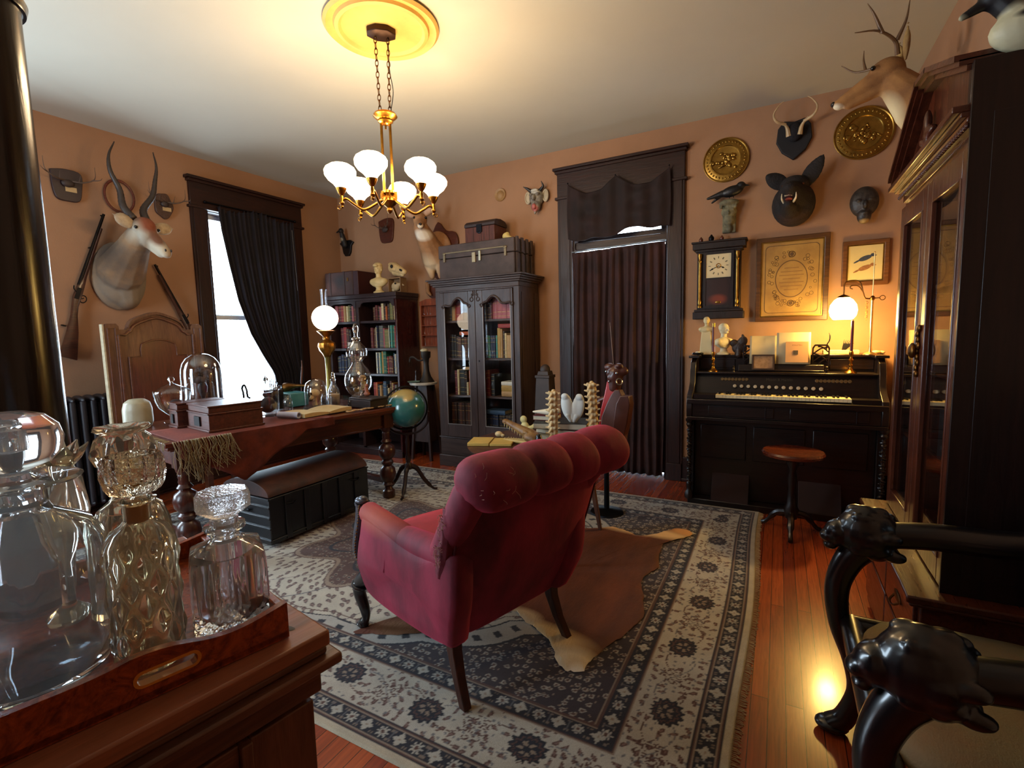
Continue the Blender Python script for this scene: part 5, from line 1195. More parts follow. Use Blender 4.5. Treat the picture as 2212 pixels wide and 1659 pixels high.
plaque_antlers('antler_plaque', 'dark shield plaque with small thin antlers and cream tag, left of antelope', (XL, 1.82, 2.58), pi/2, .19, .24, False, True, .15)
plaque_antlers('antler_plaque', 'small carved round antler plaque between the antelope horn and window', (XL, 2.50, 2.57), pi/2, .15, .22, True, True, .14, M('carved brown plaque', '4a2e22', .5, bmp=.5, bs=50))
# rifles
def rifle(label, p0, p1):
    """long gun hung flat on the left wall from muzzle p0 to butt p1 given as (world y, z)"""
    a = V((p0[0], 0, p0[1])); b = V((p1[0], 0, p1[1])); d = (b-a); L = d.length; ang = math.atan2(d.z, d.x)
    t = thing('long_gun', label, 'rifle', (XL-.003, p0[0], p0[1]), pi/2)
    Rm = Matrix.Rotation(-ang, 4, 'Y')
    s = -1 if d.x < 0 else 1
    w = B(); w.X = Rm; w.tube([(0, -.045, 0), (L*.52, -.045, 0)], [.010, .014], 12).ell((.02, -.045, s*.014), (.006, .003, .006)); part(t, 'barrel', w, M('browned gun steel', '1c1614', .35, .8))
    w = B(); w.X = Rm
    w.rings([[(x, -.045-hw*.6, s*(zc-h)), (x, -.045+hw*.6, s*(zc-h)), (x, -.045+hw, s*zc), (x, -.045+hw*.6, s*(zc+h)), (x, -.045-hw*.6, s*(zc+h)), (x, -.045-hw, s*zc)] for x, zc, h, hw in ((L*.10, -.012, .010, .012), (L*.45, -.014, .014, .014), (L*.52, -.012, .022, .018), (L*.60, -.012, .026, .018), (L*.66, -.018, .020, .016), (L*.72, -.032, .020, .017), (L*.82, -.055, .034, .019), (L*.95, -.075, .050, .020), (L, -.082, .056, .020))])
    part(t, 'stock', w, WOOD('gun stock wood', '4a2212', '2c130a', .4, 'x', 1, coat=.4))
    w = B(); w.X = Rm; w.torus((L*.60, -.045, s*-.052), .022, .0035, (pi/2, 0, 0), 20, 6, 1.3, 1); w.tube(spline([(L*.595, -.045, s*-.03), (L*.60, -.045, s*-.045), (L*.59, -.045, s*-.055)], 4), .003, 6); w.tube(spline([(L*.57, -.064, s*.006), (L*.555, -.064, s*.028), (L*.535, -.064, s*.034)], 4), .0045, 6); w.obox((L*.575, -.064, s*-.006), (.09, .004, .026))
    part(t, 'lock_and_guard', w, IRON, nosplit=True)
    for q in (.25, .8): w = B(); w.X = Rm; w.box(L*q-.004, L*q+.004, -.034, 0, -.012, .012); part(t, 'wall_hook', w, IRON)
    return t
rifle('old long gun hanging diagonally on the wall, left of the antelope mount', (2.03, 2.40), (1.62, 1.28))
rifle('old long gun hanging diagonally on the wall, right of antelope neck', (2.37, 2.04), (2.74, 1.22))

# back wall (local frame = world orientation, -y into the room)
de = thing('deer_mount', 'mounted doe head facing the camera on a scalloped wooden board', 'taxidermy', (-3.33, YB, 0))
ol = [(-.26, 2.06+.30), (-.22, 2.46), (-.10, 2.47), (.0, 2.60), (.10, 2.50), (.22, 2.47), (.26, 2.36), (.22, 2.22), (.16, 2.08), (.06, 2.0), (0, 1.96), (-.06, 2.0), (-.16, 2.08), (-.22, 2.22)]
ol = [tuple(p) for p in spline([(a, c) for a, c in ol+[ol[0]]], 3)][:-1]
part(de, 'board', B().prism(ol, -.03, 0), WOOD('orange brown board', '5c2c18', '3c180c', .4), bev=.004)
DF = M('doe fur', 'a5764e', .85, c2='86603f', vs=8, patches=(((.05, -.36, 2.40), (.08, .10, .055), .3, 'e4d8c4'), ((.135, -.505, 2.45), (.035, .04, .022), .3, 'd8cab4'), ((.06, -.50, 2.62), (.05, .06, .05), .4, '6e4c38'), ((.0, -.3, 2.1), (.10, .25, .10), .5, 'cbb08c')), **FUR)
w = B().ell((0, -.05, 2.27), (.19, .06, .23)).cap((0, -.10, 2.22), (.01, -.24, 2.36), .155, .105).cap((.01, -.24, 2.36), (.03, -.36, 2.47), .11, .08).cap((-.06, -.12, 2.12), (-.02, -.14, 2.0), .06, .03).cap((.08, -.12, 2.12), (.08, -.12, 2.0), .06, .03)
hc_ = V((.03, -.37, 2.555)); hf = V((.62, -.78, 0)); hl = V((.78, .62, 0))
w.ell(tuple(hc_), (.070, .078, .075)).cap(tuple(hc_+hf*.01-V((0, 0, .02))), tuple(hc_+hf*.155-V((0, 0, .085))), .056, .034).ell(tuple(hc_+hf*.17-V((0, 0, .095))), (.032, .030, .028))
for s in (-1, 1): w.ell(tuple(hc_+hl*.055*s+hf*.03+V((0, 0, .012))), (.02, .02, .017))
organic(de, 'head_and_neck', w, DF, .008, 3)
for s, e in ((-1, tuple(hc_-hl*.17+V((0, 0, .085)))), (1, tuple(hc_+hl*.15+V((0, 0, .165))))):
    organic(de, 'ear', ear(B(), tuple(hc_+hl*.05*s+V((0, 0, .05))), e, .045, .8), M('pale pink ear', 'c8a288', .85, c2='9a7a5c'), .006, 1)
for s in (-1, 1): part(de, 'eye', B().ell(tuple(hc_+hl*.058*s+hf*.047+V((0, 0, .012))), .013, None, 12, 8), M('glass eye', '0a0605', .08))
part(de, 'nose', B().ell(tuple(hc_+hf*.195-V((0, 0, .085))), (.018, .014, .014), None, 12, 8), M('dark nose', '1a0f0d', .4))
# lower hide-covered foot mount beside the tall bookcase
t = thing('hoof_mount', 'small wooden board with a fur foot below the doe, beside the bookcase', 'taxidermy', (-3.40, YB, 0))
ol = [tuple(p) for p in spline([(-.12, 1.945), (-.07, 1.93), (0, 1.95), (.08, 1.95), (.13, 1.93), (.13, 1.78), (.02, 1.755), (-.09, 1.80), (-.13, 1.88), (-.12, 1.945)], 4)][:-1]
part(t, 'board', B().prism(ol, -.025, 0), WOOD('orange brown board', '5c2c18', '3c180c', .4), bev=.004)
organic(t, 'foot', B().cap((-.09, -.05, 1.93), (-.08, -.06, 1.85), .026, .022).cap((-.08, -.06, 1.85), (-.05, -.05, 1.815), .022, .014), DF, .005, 2)
# antlered board behind the chandelier
t = plaque_antlers('antler_plaque', 'plain brown board with thin pale antlers high on the wall behind chandelier', (-4.09, YB+.003, 2.60), 0, .22, .28, False, False, .10, WOOD('orange brown board', '5c2c18', '3c180c', .4))
# duck-head plaque in the corner
t = thing('bird_plaque', 'dark bird-head mount on a pointed black plaque in the corner', 'taxidermy', (-4.74, YB+.003, 0)); 
part(t, 'board', B().prism([(-.115, 2.53), (-.06, 2.56), (.06, 2.56), (.115, 2.53), (.075, 2.49), (.06, 2.41), (.03, 2.37), (-.03, 2.37), (-.06, 2.41), (-.075, 2.49)], -.03, 0), M('black plaque', '0e0a0c', .4), bev=.004)
organic(t, 'bird_head', B().cap((0, -.05, 2.50), (0, -.09, 2.62), .038, .028).ell((0, -.10, 2.66), (.028, .034, .035)).cap((0, -.12, 2.66), (0, -.17, 2.63), .012, .008), M('black feathers', '120d10', .6, patches=(((0, -.11, 2.56), (.02, .04, .02), .3, '8a8066'),)), .006, 2)
t = thing('round_plaque', 'small round tan carved plaque on the wall above the red chest', 'plaque', (-2.545, YB+.003, 2.775))
w = B(); w.X = Matrix.Rotation(pi/2, 4, 'X'); w.lathe([(0, .0), (.062, .0), (.066, .01), (.062, .018), (.05, .014), (.042, .012), (.03, .022), (.012, .028), (0, .028)], 36); part(t, 'disc', w, M('carved tan wood', 'a07848', .55, var=.3, vs=30))
# demon mask
t = thing('demon_mask', 'horned painted demon mask with open pink mouth beside the doorway', 'mask', (-2.12, YB, 2.655))
MK = M('mottled grey mask paint', '4a3f38', .5, c2='8a8478', vs=28, bmp=.4, bs=60, patches=(((0, -.10, -.09), (.035, .06, .03), .25, 'b0605a'), ((.0, -.1, .07), (.05, .05, .02), .3, 'b8b4a8')))
w = B().ell((0, -.04, .02), (.075, .055, .085)).ell((0, -.06, -.06), (.05, .045, .055)).ell((0, -.10, .01), (.018, .03, .03)).ell((-.035, -.09, .04), (.022, .02, .014)).ell((.035, -.09, .04), (.022, .02, .014)).ell((0, -.085, .08), (.04, .02, .016)).cap((-.03, -.08, -.045), (0, -.085, -.035), .012, .012).cap((.03, -.08, -.045), (0, -.085, -.035), .012, .012).cap((0, -.07, -.11), (0, -.08, -.135), .02, .01)
organic(t, 'face', w, MK, .004, 1)
for s in (-1, 1): part(t, 'horn', B().tube(spline([(s*.045, -.05, .08), (s*.085, -.07, .11), (s*.12 if s < 0 else s*.075, -.09, .155 if s > 0 else .13)], 6), [.018, .018, .017, .016, .015, .014, .012, .011, .009, .007, .005, .004, .002], 10), M('black horn', '1a1412', .4))
for s in (-1, 1): w = B(); w.torus((s*.095, -.04, .03), .028, .006, (pi/2, 0, 0), 20, 6, 1, 1.8); w.ell((s*.095, -.035, .03), (.022, .006, .045)); part(t, 'ear', w, M('pale mask ear', 'b8a88c', .6))
part(t, 'tongue', B().ell((0, -.105, -.075), (.022, .018, .028)), M('pink mask tongue', 'b0605a', .5))
# brass plates
def brassplate(label, loc, R, seed):
    t = thing('brass_plate', label, 'plate', loc); rn = random.Random(seed)
    w = B(); w.X = Matrix.Rotation(pi/2, 4, 'X')
    w.lathe([(0, .012), (R*.55, .012), (R*.62, .014), (R*.66, .022), (R*.72, .022), (R*.92, .014), (R*.97, .020), (R, .018), (R, .012), (R*.9, .004), (0, .0)], 72)
    p = part(t, 'dish', w, BRASSY)
    w = B(); w.torus((0, -.022, 0), R*.66, .004, (pi/2, 0, 0), 60, 6); w.torus((0, -.02, 0), R*.97, .004, (pi/2, 0, 0), 60, 6)
    part(p, 'raised_ring', w, BRASSY)
    w = B()
    for k in range(36): a = k*2*pi/36; w.ell((R*.82*cos(a), -.018, R*.82*sin(a)), (R*.05*(1+.3*(k % 2)), .006, R*.04), (0, -a, 0), 8, 6)
    part(p, 'rim_ornament', w, BRASSY, nosplit=True)
    w = B()
    for k in range(34): x = rn.gauss(0, R*.22); z = rn.gauss(-R*.05, R*.16); w.ell((x, -.016, z), (rn.uniform(.008, .022), rn.uniform(.006, .014), rn.uniform(.008, .024)), (0, rn.uniform(0, 3), 0), 10, 6)
    part(p, 'embossed_scene', w, BRASSY, nosplit=True)
brassplate('round embossed brass plate above the crow, nearest the doorway', (-.42, YB+.003, 2.725), .175, 1)
brassplate('round embossed brass plate near the corner, partly behind the deer head', (.50, YB+.003, 2.745), .185, 2)
# antlers on a black shield
t = thing('antler_shield', 'pale curved antlers on a black furry shield between the brass plates', 'antler plaque', (.06, YB, 0))
ol = [(-.11, 2.88), (-.07, 2.93), (0, 2.915), (.07, 2.93), (.11, 2.88), (.12, 2.78), (.08, 2.70), (.0, 2.635), (-.08, 2.70), (-.12, 2.78)]
part(t, 'shield', B().prism(ol, -.03, 0), M('black velvet shield', '0f0c12', .7), bev=.006)
part(t, 'fur_crown', B().ell((0, -.05, 2.83), (.055, .04, .07)), M('black fur', '131017', .9, bmp=.5, bs=80))
for s in (-1, 1):
    tineset(t, 'antler', [([(s*.035, -.07, 2.80), (s*.05, -.09, 2.86), (s*.085, -.12, 2.90)], .02), ([(s*.06, -.10, 2.88), (s*.12, -.14, 2.90), (s*.14, -.15, 2.95), (s*.11, -.16, 3.0), (s*.075, -.16, 3.03)], .012)], M('pale antler', 'c2a478', .5, var=.3, vs=30), .012)
# crow on a carved corbel
t = thing('wall_corbel', 'grey carved stone corbel with a face under the black crow', 'corbel', (-.385, YB, 0))
w = B().ell((0, -.06, 2.37), (.075, .06, .03)).ell((0, -.05, 2.30), (.06, .05, .05)).ell((0, -.05, 2.24), (.045, .045, .05)).ell((0, -.04, 2.17), (.03, .035, .035)).ell((0, -.09, 2.29), (.012, .02, .02)).ell((-.025, -.085, 2.315), (.018, .012, .008)).ell((.025, -.085, 2.315), (.018, .012, .008)).ell((0, -.08, 2.245), (.02, .012, .008))
rn = random.Random(5)
for k in range(14): w.ell((rn.uniform(-.06, .06), -.08, 2.36+rn.uniform(-.03, .015)), .014)
w.box(-.05, .05, -.04, -.003, 2.14, 2.37); organic(t, 'carving', w, M('grey-green carved stone', '7a7458', .8, c2='4f4a3a', vs=20, bmp=.4, bs=60), .0045, 1)
t = thing('crow', 'black crow with pointed tail perched on the grey wall corbel', 'bird', (-.385, YB-.075, 2.40))
w = B().ell((.02, 0, .055), (.085, .040, .042), (0, -.18, 0)).cap((-.05, 0, .045), (-.16, -.01, .02), .028, .010).ell((.085, 0, .09), (.034, .028, .030)).cap((.11, 0, .088), (.15, 0, .082), .011, .003).cap((-.04, .02, .05), (-.13, .02, -.01), .016, .008)
organic(t, 'body', w, M('black crow feathers', '0f0e12', .45, bmp=.2), .0045, 1)
for x in (.0, .03): part(t, 'leg', B().tube([(x, 0, .03), (x+.004, -.01, .001)], .003, 6), IRON)
# boar
t = thing('boar_mount', 'snarling black boar head with white tusks and upright ears', 'taxidermy', (.07, YB, 0))
BF = M('black boar bristle', '100c0d', .8, c2='1c1414', vs=20, bmp=.7, bs=90, bd=.008, patches=(((0, -.06, 2.19), (.10, .12, .05), .4, '2e1a12'), ((-.04, -.33, 2.29), (.035, .06, .022), .3, '5a1f18')))
w = B().ell((0, -.03, 2.30), (.15, .05, .17)).ell((0, -.08, 2.30), (.14, .10, .15)).cap((0, -.12, 2.33), (-.03, -.30, 2.36), .12, .055).ell((-.035, -.33, 2.36), (.045, .04, .035)).cap((-.02, -.16, 2.24), (-.04, -.29, 2.25), .07, .03).ell((-.0, -.12, 2.42), (.10, .10, .07)).ell((0, -.05, 2.19), (.10, .06, .05))
organic(t, 'head', w, BF, .007, 1)
for s, e in ((-1, (-.185, -.16, 2.51)), (1, (.18, -.14, 2.60))):
    c0 = (s*.08, -.12, 2.44); w = B()
    for i in range(8):
        q = V(c0).lerp(V(e), i/7); r = .055*(1-i/7)**.5*(.75+.5*sin(i/7*pi))+.006; w.ell(tuple(q), (r, .014, r))
    organic(t, 'ear', w, BF, .006, 1)
for s in (-1, 1): part(t, 'tusk', B().tube(spline([(-.035+s*.03, -.28, 2.265), (-.035+s*.045, -.31, 2.29), (-.035+s*.045, -.315, 2.325)], 5), [.008, .008, .008, .007, .007, .006, .005, .005, .004, .003, .002], 8), M('ivory tusk', 'e0d2b0', .35))
for s in (-1, 1): part(t, 'eye', B().ell((-.01+s*.065, -.225, 2.40), .009, None, 10, 6), M('amber eye', '5a2c10', .1))
w = B()
for k in range(7): a = -.9+k*.3; w.cap((-.035+.032*sin(a), -.315+.02*abs(a), 2.325), (-.035+.032*sin(a), -.318+.02*abs(a), 2.308), .005, .003)
part(t, 'teeth', w, M('ivory tusk', 'e0d2b0', .35), nosplit=True)
part(t, 'tongue', B().ell((-.035, -.29, 2.285), (.024, .04, .010)), M('boar tongue', '8a3a30', .5))
# dark mask right of the boar
t = thing('face_mask', 'dark round carved mask with a pale chin right of the boar', 'mask', (.52, YB, 0))
w = B().ell((0, -.04, 2.25), (.09, .055, .11)).ell((0, -.06, 2.15), (.045, .04, .06)).ell((0, -.10, 2.22), (.015, .025, .03)).ell((-.035, -.085, 2.255), (.02, .012, .012)).ell((.035, -.085, 2.255), (.02, .012, .012)).ell((0, -.09, 2.165), (.022, .014, .01))
organic(t, 'face', w, M('dark speckled mask', '1a1516', .45, c2='3c342e', vs=30, bmp=.3, patches=(((0, -.07, 2.105), (.032, .05, .018), .3, '8a7048'),)), .0045, 1)
# shelf clock
t = thing('wall_clock', 'black wall clock with gilt columns, square white dial and pendulum window', 'clock', (-.452, YB, 0))
CK = WOOD('black clock case', '22100d', '110807', .5, 'z', .8, coat=0)
w = B().box(-.165, .165, -.105, 0, 1.50, 2.0); w.box(-.195, .195, -.125, -.002, 1.44, 1.50); w.box(-.185, .185, -.118, -.002, 1.50, 1.52); w.box(-.18, .18, -.115, -.002, 1.99, 2.01); w.box(-.20, .20, -.13, -.002, 2.01, 2.06); w.box(-.21, .21, -.135, -.002, 2.06, 2.075); part(t, 'case', w, CK, bev=.004)
w = B().band([(-.115, 1.53), (.115, 1.53), (.115, 1.985), (-.115, 1.985)], [(-.095, 1.55), (.095, 1.55), (.095, 1.965), (-.095, 1.965)], -.118, -.104); w.box(-.095, .095, -.116, -.105, 1.765, 1.775); part(t, 'door_frame', w, CK)
part(t, 'dial', B().box(-.095, .095, -.111, -.1065, 1.776, 1.965), M('cream clock dial', 'd2bf94', .5, var=.08))
rn = 0; w = B()
for k in range(12):
    a = k*pi/6; X = w.X; w.X = Matrix.Translation((0, -.112, 1.87)) @ Matrix.Rotation(a, 4, 'Y'); w.box(-.0018, .0018, -.0006, .0006, .058, .076)
    if k % 3: w.box(.004, .006, -.0006, .0006, .058, .076)
    w.X = X
part(t, 'numerals', w, M('black dial paint', '14100c', .6), nosplit=True)
w = B().torus((0, -.113, 1.87), .017, .003, (pi/2, 0, 0)); part(t, 'centre_ring', w, BRASS)
for a, L_ in ((2.0, .05), (-2.05, .07)): w = B(); w.X = Matrix.Translation((0, -.114, 1.87)) @ Matrix.Rotation(a, 4, 'Y'); w.box(-.002, .002, -.001, .001, 0, L_); w.ell((0, 0, L_*.75), (.006, .001, .009), None, 10, 6); part(t, 'hand', w, IRON)
part(t, 'lower_tablet', B().box(-.095, .095, -.111, -.1065, 1.55, 1.765), M('dark painted tablet', '2a120c', .35, patches=(((0, -.11, 1.60), (.06, .1, .035), .4, '6a2c18'),)))
part(t, 'pendulum_bob', B().ell((0, -.113, 1.575), (.022, .004, .01)), BRASSY)
for s in (-1, 1): part(t, 'gilt_column', B().lathe([(0, 1.535), (.016, 1.535), (.016, 1.55), (.010, 1.56), (.015, 1.58), (.010, 1.60), (.0115, 1.75), (.0095, 1.90), (.015, 1.915), (.009, 1.93), (.016, 1.955), (.014, 1.975), (0, 1.975)], 16, (s*.142, -.122, 0)), BRASSY)
for x, r_, mm in ((-.14, .017, M('small brown jar', '5c2a1a', .3)), (-.06, .022, IRON), (.02, .016, M('small brown jar', '5c2a1a', .3))):
    single('small_ornament', '%s sitting on top of the wall clock' % {-.14: 'small brown jar, leftmost,', -.06: 'small black rounded pot, middle one,', .02: 'small brown jar, rightmost,'}[x], 'ornament', B().lathe([(0, 0), (r_*.7, 0), (r_, r_*.8), (r_*.9, r_*1.5), (r_*.4, r_*2), (r_*.3, r_*2.4), (0, r_*2.4)], 16), mm, (-.452+x, YB-.09, 2.0755))
# framed gold print
def frame(name, label, cat, cx, cz, w_, h_, fw_, fm, inner, depth=.03):
    t = thing(name, label, cat, (cx, YB, cz))
    o = lambda a, b: [(-a, -b), (a, -b), (a, b), (-a, b)]
    part(t, 'frame', B().band(o(w_/2, h_/2), o(w_/2-fw_, h_/2-fw_), -depth, 0), fm, bev=.004)
    part(t, 'slip', B().band(o(w_/2-fw_+.001, h_/2-fw_+.001), o(w_/2-fw_-.008, h_/2-fw_-.008), -depth*.7, -.008), BRASSY)
    part(t, 'print', B().box(-w_/2+fw_+.002, w_/2-fw_-.002, -.012, -.006, -h_/2+fw_+.002, h_/2-fw_-.002), inner)
    return t
t = frame('framed_certificate', 'large gilt-framed ornate tan certificate with an oval centre', 'picture', .072, 1.735, .50, .66, .035, WOOD('gilt brown frame', '5c3a18', '3a220e', .4), M('gold tan print', 'a5813f', .45, c2='8a6630', vs=6, var=.2))
pr = [o for o in t.children if o.name.startswith('print')][0]
INK = M('brown engraving ink', '5c3f1c', .6)
def rrect(a, b, r): return arc(a-r, b-r, r, 0, 90, 5)+arc(-a+r, b-r, r, 90, 180, 5)+arc(-a+r, -b+r, r, 180, 270, 5)+arc(a-r, -b+r, r, 270, 360, 5)
part(pr, 'border_line', B().band(rrect(.185, .265, .03), rrect(.181, .261, .03), -.0135, -.0118), INK)
el_ = lambda a, b: [(a*cos(q), b*sin(q)+.0) for q in [2*pi*k/48 for k in range(48)]]
part(pr, 'oval_line', B().band(el_(.112, .145), el_(.106, .139), -.0135, -.0118), INK)
w = B(); rn = random.Random(6)
for k in range(60):
    a = rn.uniform(0, 2*pi); q = rn.uniform(1.12, 1.42); w.torus((.112*q*cos(a)*1.05, -.0125, .145*q*sin(a)*1.1), rn.uniform(.007, .014), .0013, (pi/2, 0, 0), 10, 4)
for s in (-1, 1): w.torus((0, -.0125, .19*s), .022, .003, (pi/2, 0, 0), 16, 4); w.ell((0, -.0125, .19*s), (.014, .001, .016), None, 10, 5)
part(pr, 'scroll_ornament', w, INK)
w = B()
for k, L_ in enumerate((.05, .075, .085, .06, .085, .075, .05)): w.box(-L_, L_, -.0128, -.0118, .085-.028*k-.0035, .085-.028*k+.0035)
part(pr, 'engraved_lines', w, M('faded engraving ink', '8a6430', .6), nosplit=True)
t = frame('framed_bird_print', 'small wood-framed print of two birds above the organ lamp', 'picture', .545, 1.815, .285, .33, .03, WOOD('light brown frame', '7a4c24', '4c2c14', .4), M('cream bird print', 'cdb87c', .7, var=.06))
pr = [o for o in t.children if o.name.startswith('print')][0]
for k, (zc, cc) in enumerate(((.035, '3a4250'), (-.035, 'a06a34'))):
    w = B().ell((0, -.0125, zc), (.042, .0012, .017), (0, -.35, 0)).ell((.045, -.0125, zc+.02), (.014, .0012, .012)).ell((-.048, -.0125, zc-.02), (.026, .0012, .006), (0, -.5, 0)).ell((.062, -.0125, zc+.016), (.007, .001, .003)); part(pr, 'painted_bird', w, M('bird paint %d' % k, cc, .7, var=.4, vs=60))

# deer on the right wall: head in profile towards the room (local x = world -y, -y = world -x)
dr = thing('deer_mount', 'mounted buck head with antlers in profile above the display cabinet', 'taxidermy', (XR, 3.36, 0), -pi/2)
# local y = world x - XR ; local x = -(world y - 3.36)
K = M('buck fur', 'a0713f', .85, c2='7f5630', vs=8, patches=(((0, -.34, 2.41), (.10, .085, .13), .35, 'e2d2a8'), ((0, -.56, 2.535), (.04, .035, .028), .3, 'e2d8c0'), ((0, -.10, 2.52), (.09, .14, .10), .4, '5c3a26'), ((0, -.42, 2.72), (.05, .05, .03), .4, '6a4426')), **FUR)
w = B().ell((0, -.03, 2.33), (.15, .05, .19)).cap((0, -.06, 2.33), (0, -.19, 2.47), .15, .115).cap((0, -.19, 2.47), (0, -.29, 2.60), .115, .080)
w.ell((0, -.34, 2.675), (.062, .085, .072), (.3, 0, 0)).cap((0, -.36, 2.66), (0, -.52, 2.575), .058, .034).ell((0, -.545, 2.562), (.03, .03, .028)).cap((0, -.33, 2.62), (0, -.50, 2.55), .045, .024).ell((.048, -.395, 2.69), (.014, .022, .014)).ell((-.048, -.395, 2.69), (.014, .022, .014))
organic(dr, 'head_and_neck', w, K, .008, 3)
for s in (-1, 1): organic(dr, 'ear', ear(B(), (s*.05, -.27, 2.71), (s*.10, -.275, 2.85), .034), M('buck ear', 'a5854e', .85, c2='6a4c2c'), .005, 1)
for s in (-1, 1): part(dr, 'eye', B().ell((s*.055, -.405, 2.69), .012, None, 12, 8), M('glass eye', '0a0605', .08))
part(dr, 'nose', B().ell((0, -.572, 2.568), (.018, .012, .014), None, 12, 8), M('dark nose', '1a0f0d', .4))
ANT = M('brown antler', '6a4a2c', .5, var=.35, vs=30)
tineset(dr, 'antler', [([(.03, -.30, 2.74), (.06, -.32, 2.80), (.12, -.40, 2.84), (.14, -.50, 2.85)], .013), ([(.11, -.38, 2.83), (.13, -.42, 2.92), (.13, -.45, 2.98)], .010), ([(.06, -.31, 2.80), (.08, -.28, 2.88), (.085, -.27, 2.97)], .010)], ANT, .012)
tineset(dr, 'antler', [([(-.03, -.30, 2.74), (-.06, -.36, 2.74), (-.12, -.46, 2.76), (-.14, -.53, 2.82)], .012), ([(-.10, -.42, 2.75), (-.11, -.43, 2.81), (-.11, -.43, 2.86)], .008)], ANT, .012)
part(dr, 'board', B().prism([(-.17, 2.25), (-.15, 2.5), (0, 2.56), (.15, 2.5), (.17, 2.25), (.08, 2.08), (0, 2.04), (-.08, 2.08)], -.025, 0), WOOD('dark board', '2a1610', '180c08'), bev=.004)

# spoon/bottle rack between the bookcases
t = thing('wall_rack', 'narrow orange wooden rack with small glass bottles between the bookcases', 'rack', (-3.40, YB, 0))
OR = WOOD('orange rack wood', '9a4a26', '6a2e16', .5, 'z')
w = B().box(-.20, -.185, -.06, -.002, 1.24, 1.70); w.box(.185, .20, -.06, -.002, 1.24, 1.70)
for z in (1.24, 1.36, 1.47, 1.58): w.box(-.185, .185, -.06, -.002, z, z+.008)
w.box(-.185, .185, -.006, -.002, 1.25, 1.70); w.prism([(-.21, 1.70), (.21, 1.70), (.21, 1.745), (.12, 1.77), (0, 1.775), (-.12, 1.77), (-.21, 1.745)], -.06, 0); part(t, 'rack', w, OR)
for iz, z in enumerate((1.249, 1.369, 1.479, 1.589)):
    for ix in range(3):
        x = -.165+.045*ix
        o = single('small_bottle', 'tiny clear glass bottle in the orange wall rack, one of a dozen alike', 'bottle', B().lathe([(0, 0), (.013, 0), (.014, .004), (.014, .055), (.006, .068), (.006, .08), (.008, .082), (.0065, .084), (.0045, .068), (.012, .053), (.012, .004), (0, .003)], 14, caps=False), CASEG, (-3.40+x, YB-.038, z), 0, 'tiny bottles in the orange wall rack')

# trunks on the bookcases
t = thing('travel_trunk', 'long grey-brown flat trunk with brass lock on top of glazed bookcase', 'trunk', (-2.60, 4.30, 1.9165))
TR = M('grey brown trunk canvas', '4a3a36', .7, c2='342824', vs=6, bmp=.1)
part(t, 'body', B().box(-.44, .42, -.20, .18, 0, .20), TR, bev=.006)
l = part(t, 'lid', B().box(-.445, .425, -.205, .185, .205, .335), TR, bev=.008)
w = B().box(-.36, .34, -.213, -.203, .248, .262); part(l, 'metal_strip', w, M('dull brass strip', '7a6a50', .5, .6), bev=.002)
w = B().box(-.04, .0, -.214, -.199, .14, .235); part(t, 'lock', w, M('pale lock plate', 'a89878', .5, .5), bev=.003)
part(t, 'hasp', B().box(.035, .06, -.214, -.2, .15, .245), M('pale steel', 'b0a890', .4, .7), bev=.003)
for x in (-.37, .33): part(t, 'latch', B().box(x-.012, x+.012, -.213, -.199, .17, .262).ell((x, -.212, .25), (.02, .006, .014)), M('dull brass strip', '7a6a50', .5, .6), bev=.002)
for y in (-.15, -.05, .05, .15): part(t, 'end_slat', B().box(.42, .436, y-.02, y+.02, 0, .20), TR, bev=.003)
for y in (-.16, -.06, .04, .14): part(l, 'end_slat', B().box(.424, .442, y-.02, y+.02, .21, .345), TR, bev=.003)
t = thing('wooden_chest', 'small domed reddish wooden chest on top of the flat trunk', 'chest', (-2.60, 4.30, 2.253))
RC = WOOD('reddish chest boards', '5e2c1c', '3c1a12', .6, 'z', 1.2)
part(t, 'body', B().box(-.17, .17, -.12, .12, 0, .155), RC, bev=.004)
for x in (-.07, .02, .11): part(t, 'board_gap', B().box(x-.0015, x+.0015, -.1215, -.119, .003, .15), DARKIN)
l = part(t, 'lid', B().prism([(-.125, .158), (.125, .158), (.125, .185), (.085, .215), (0, .225), (-.085, .215), (-.125, .185)], -.175, .175, 'yz'), M('dark leather lid', '2c1a18', .6, bmp=.2), bev=.004)
part(t, 'lock', B().box(-.03, .03, -.132, -.119, .10, .175).ell((0, -.13, .10), (.022, .004, .014)), IRON)
t = thing('bird_skull', 'small pale yellow beaked skull on the trunk beside the red chest', 'skull', (-2.335, 4.24, 2.253))
organic(t, 'skull', B().ell((0, 0, .04), (.04, .035, .036)).cap((.02, -.01, .03), (.065, -.02, .018), .02, .01).ell((.01, 0, .065), (.02, .02, .015)), M('yellowed skull', 'cdb66e', .5, bmp=.1), .004, 1)
t = thing('old_suitcase', 'worn brown leather-cornered suitcase lying on the corner bookcase', 'suitcase', (-4.36, 4.30, 1.8465))
SU = M('worn brown suitcase', '4e2c22', .65, c2='37201a', vs=4, bmp=.15, patches=(((-.12, -.17, .17), (.10, .1, .07), .5, '2e2220'), ((-.3, -.17, .1), (.08, .1, .06), .5, '5e3c34')))
part(t, 'body', B().box(-.39, .06, -.16, .16, 0, .275), SU, bev=.01); part(t, 'end_panel', B().box(.06, .14, -.155, .16, 0, .27), M('dark red suitcase end', '3a1010', .5), bev=.006)
for x in (-.30, -.075): part(t, 'strap', B().box(x-.012, x+.012, -.164, -.159, 0, .275), M('worn strap', '3a1e16', .6), bev=.001)
part(t, 'clasp', B().box(-.03, -.005, -.167, -.159, .16, .20), OLDBR, bev=.002)
t = thing('bust', 'cream classical bust on a round socle on top of corner bookcase', 'bust', (-3.95, 4.19, 1.846), .1)
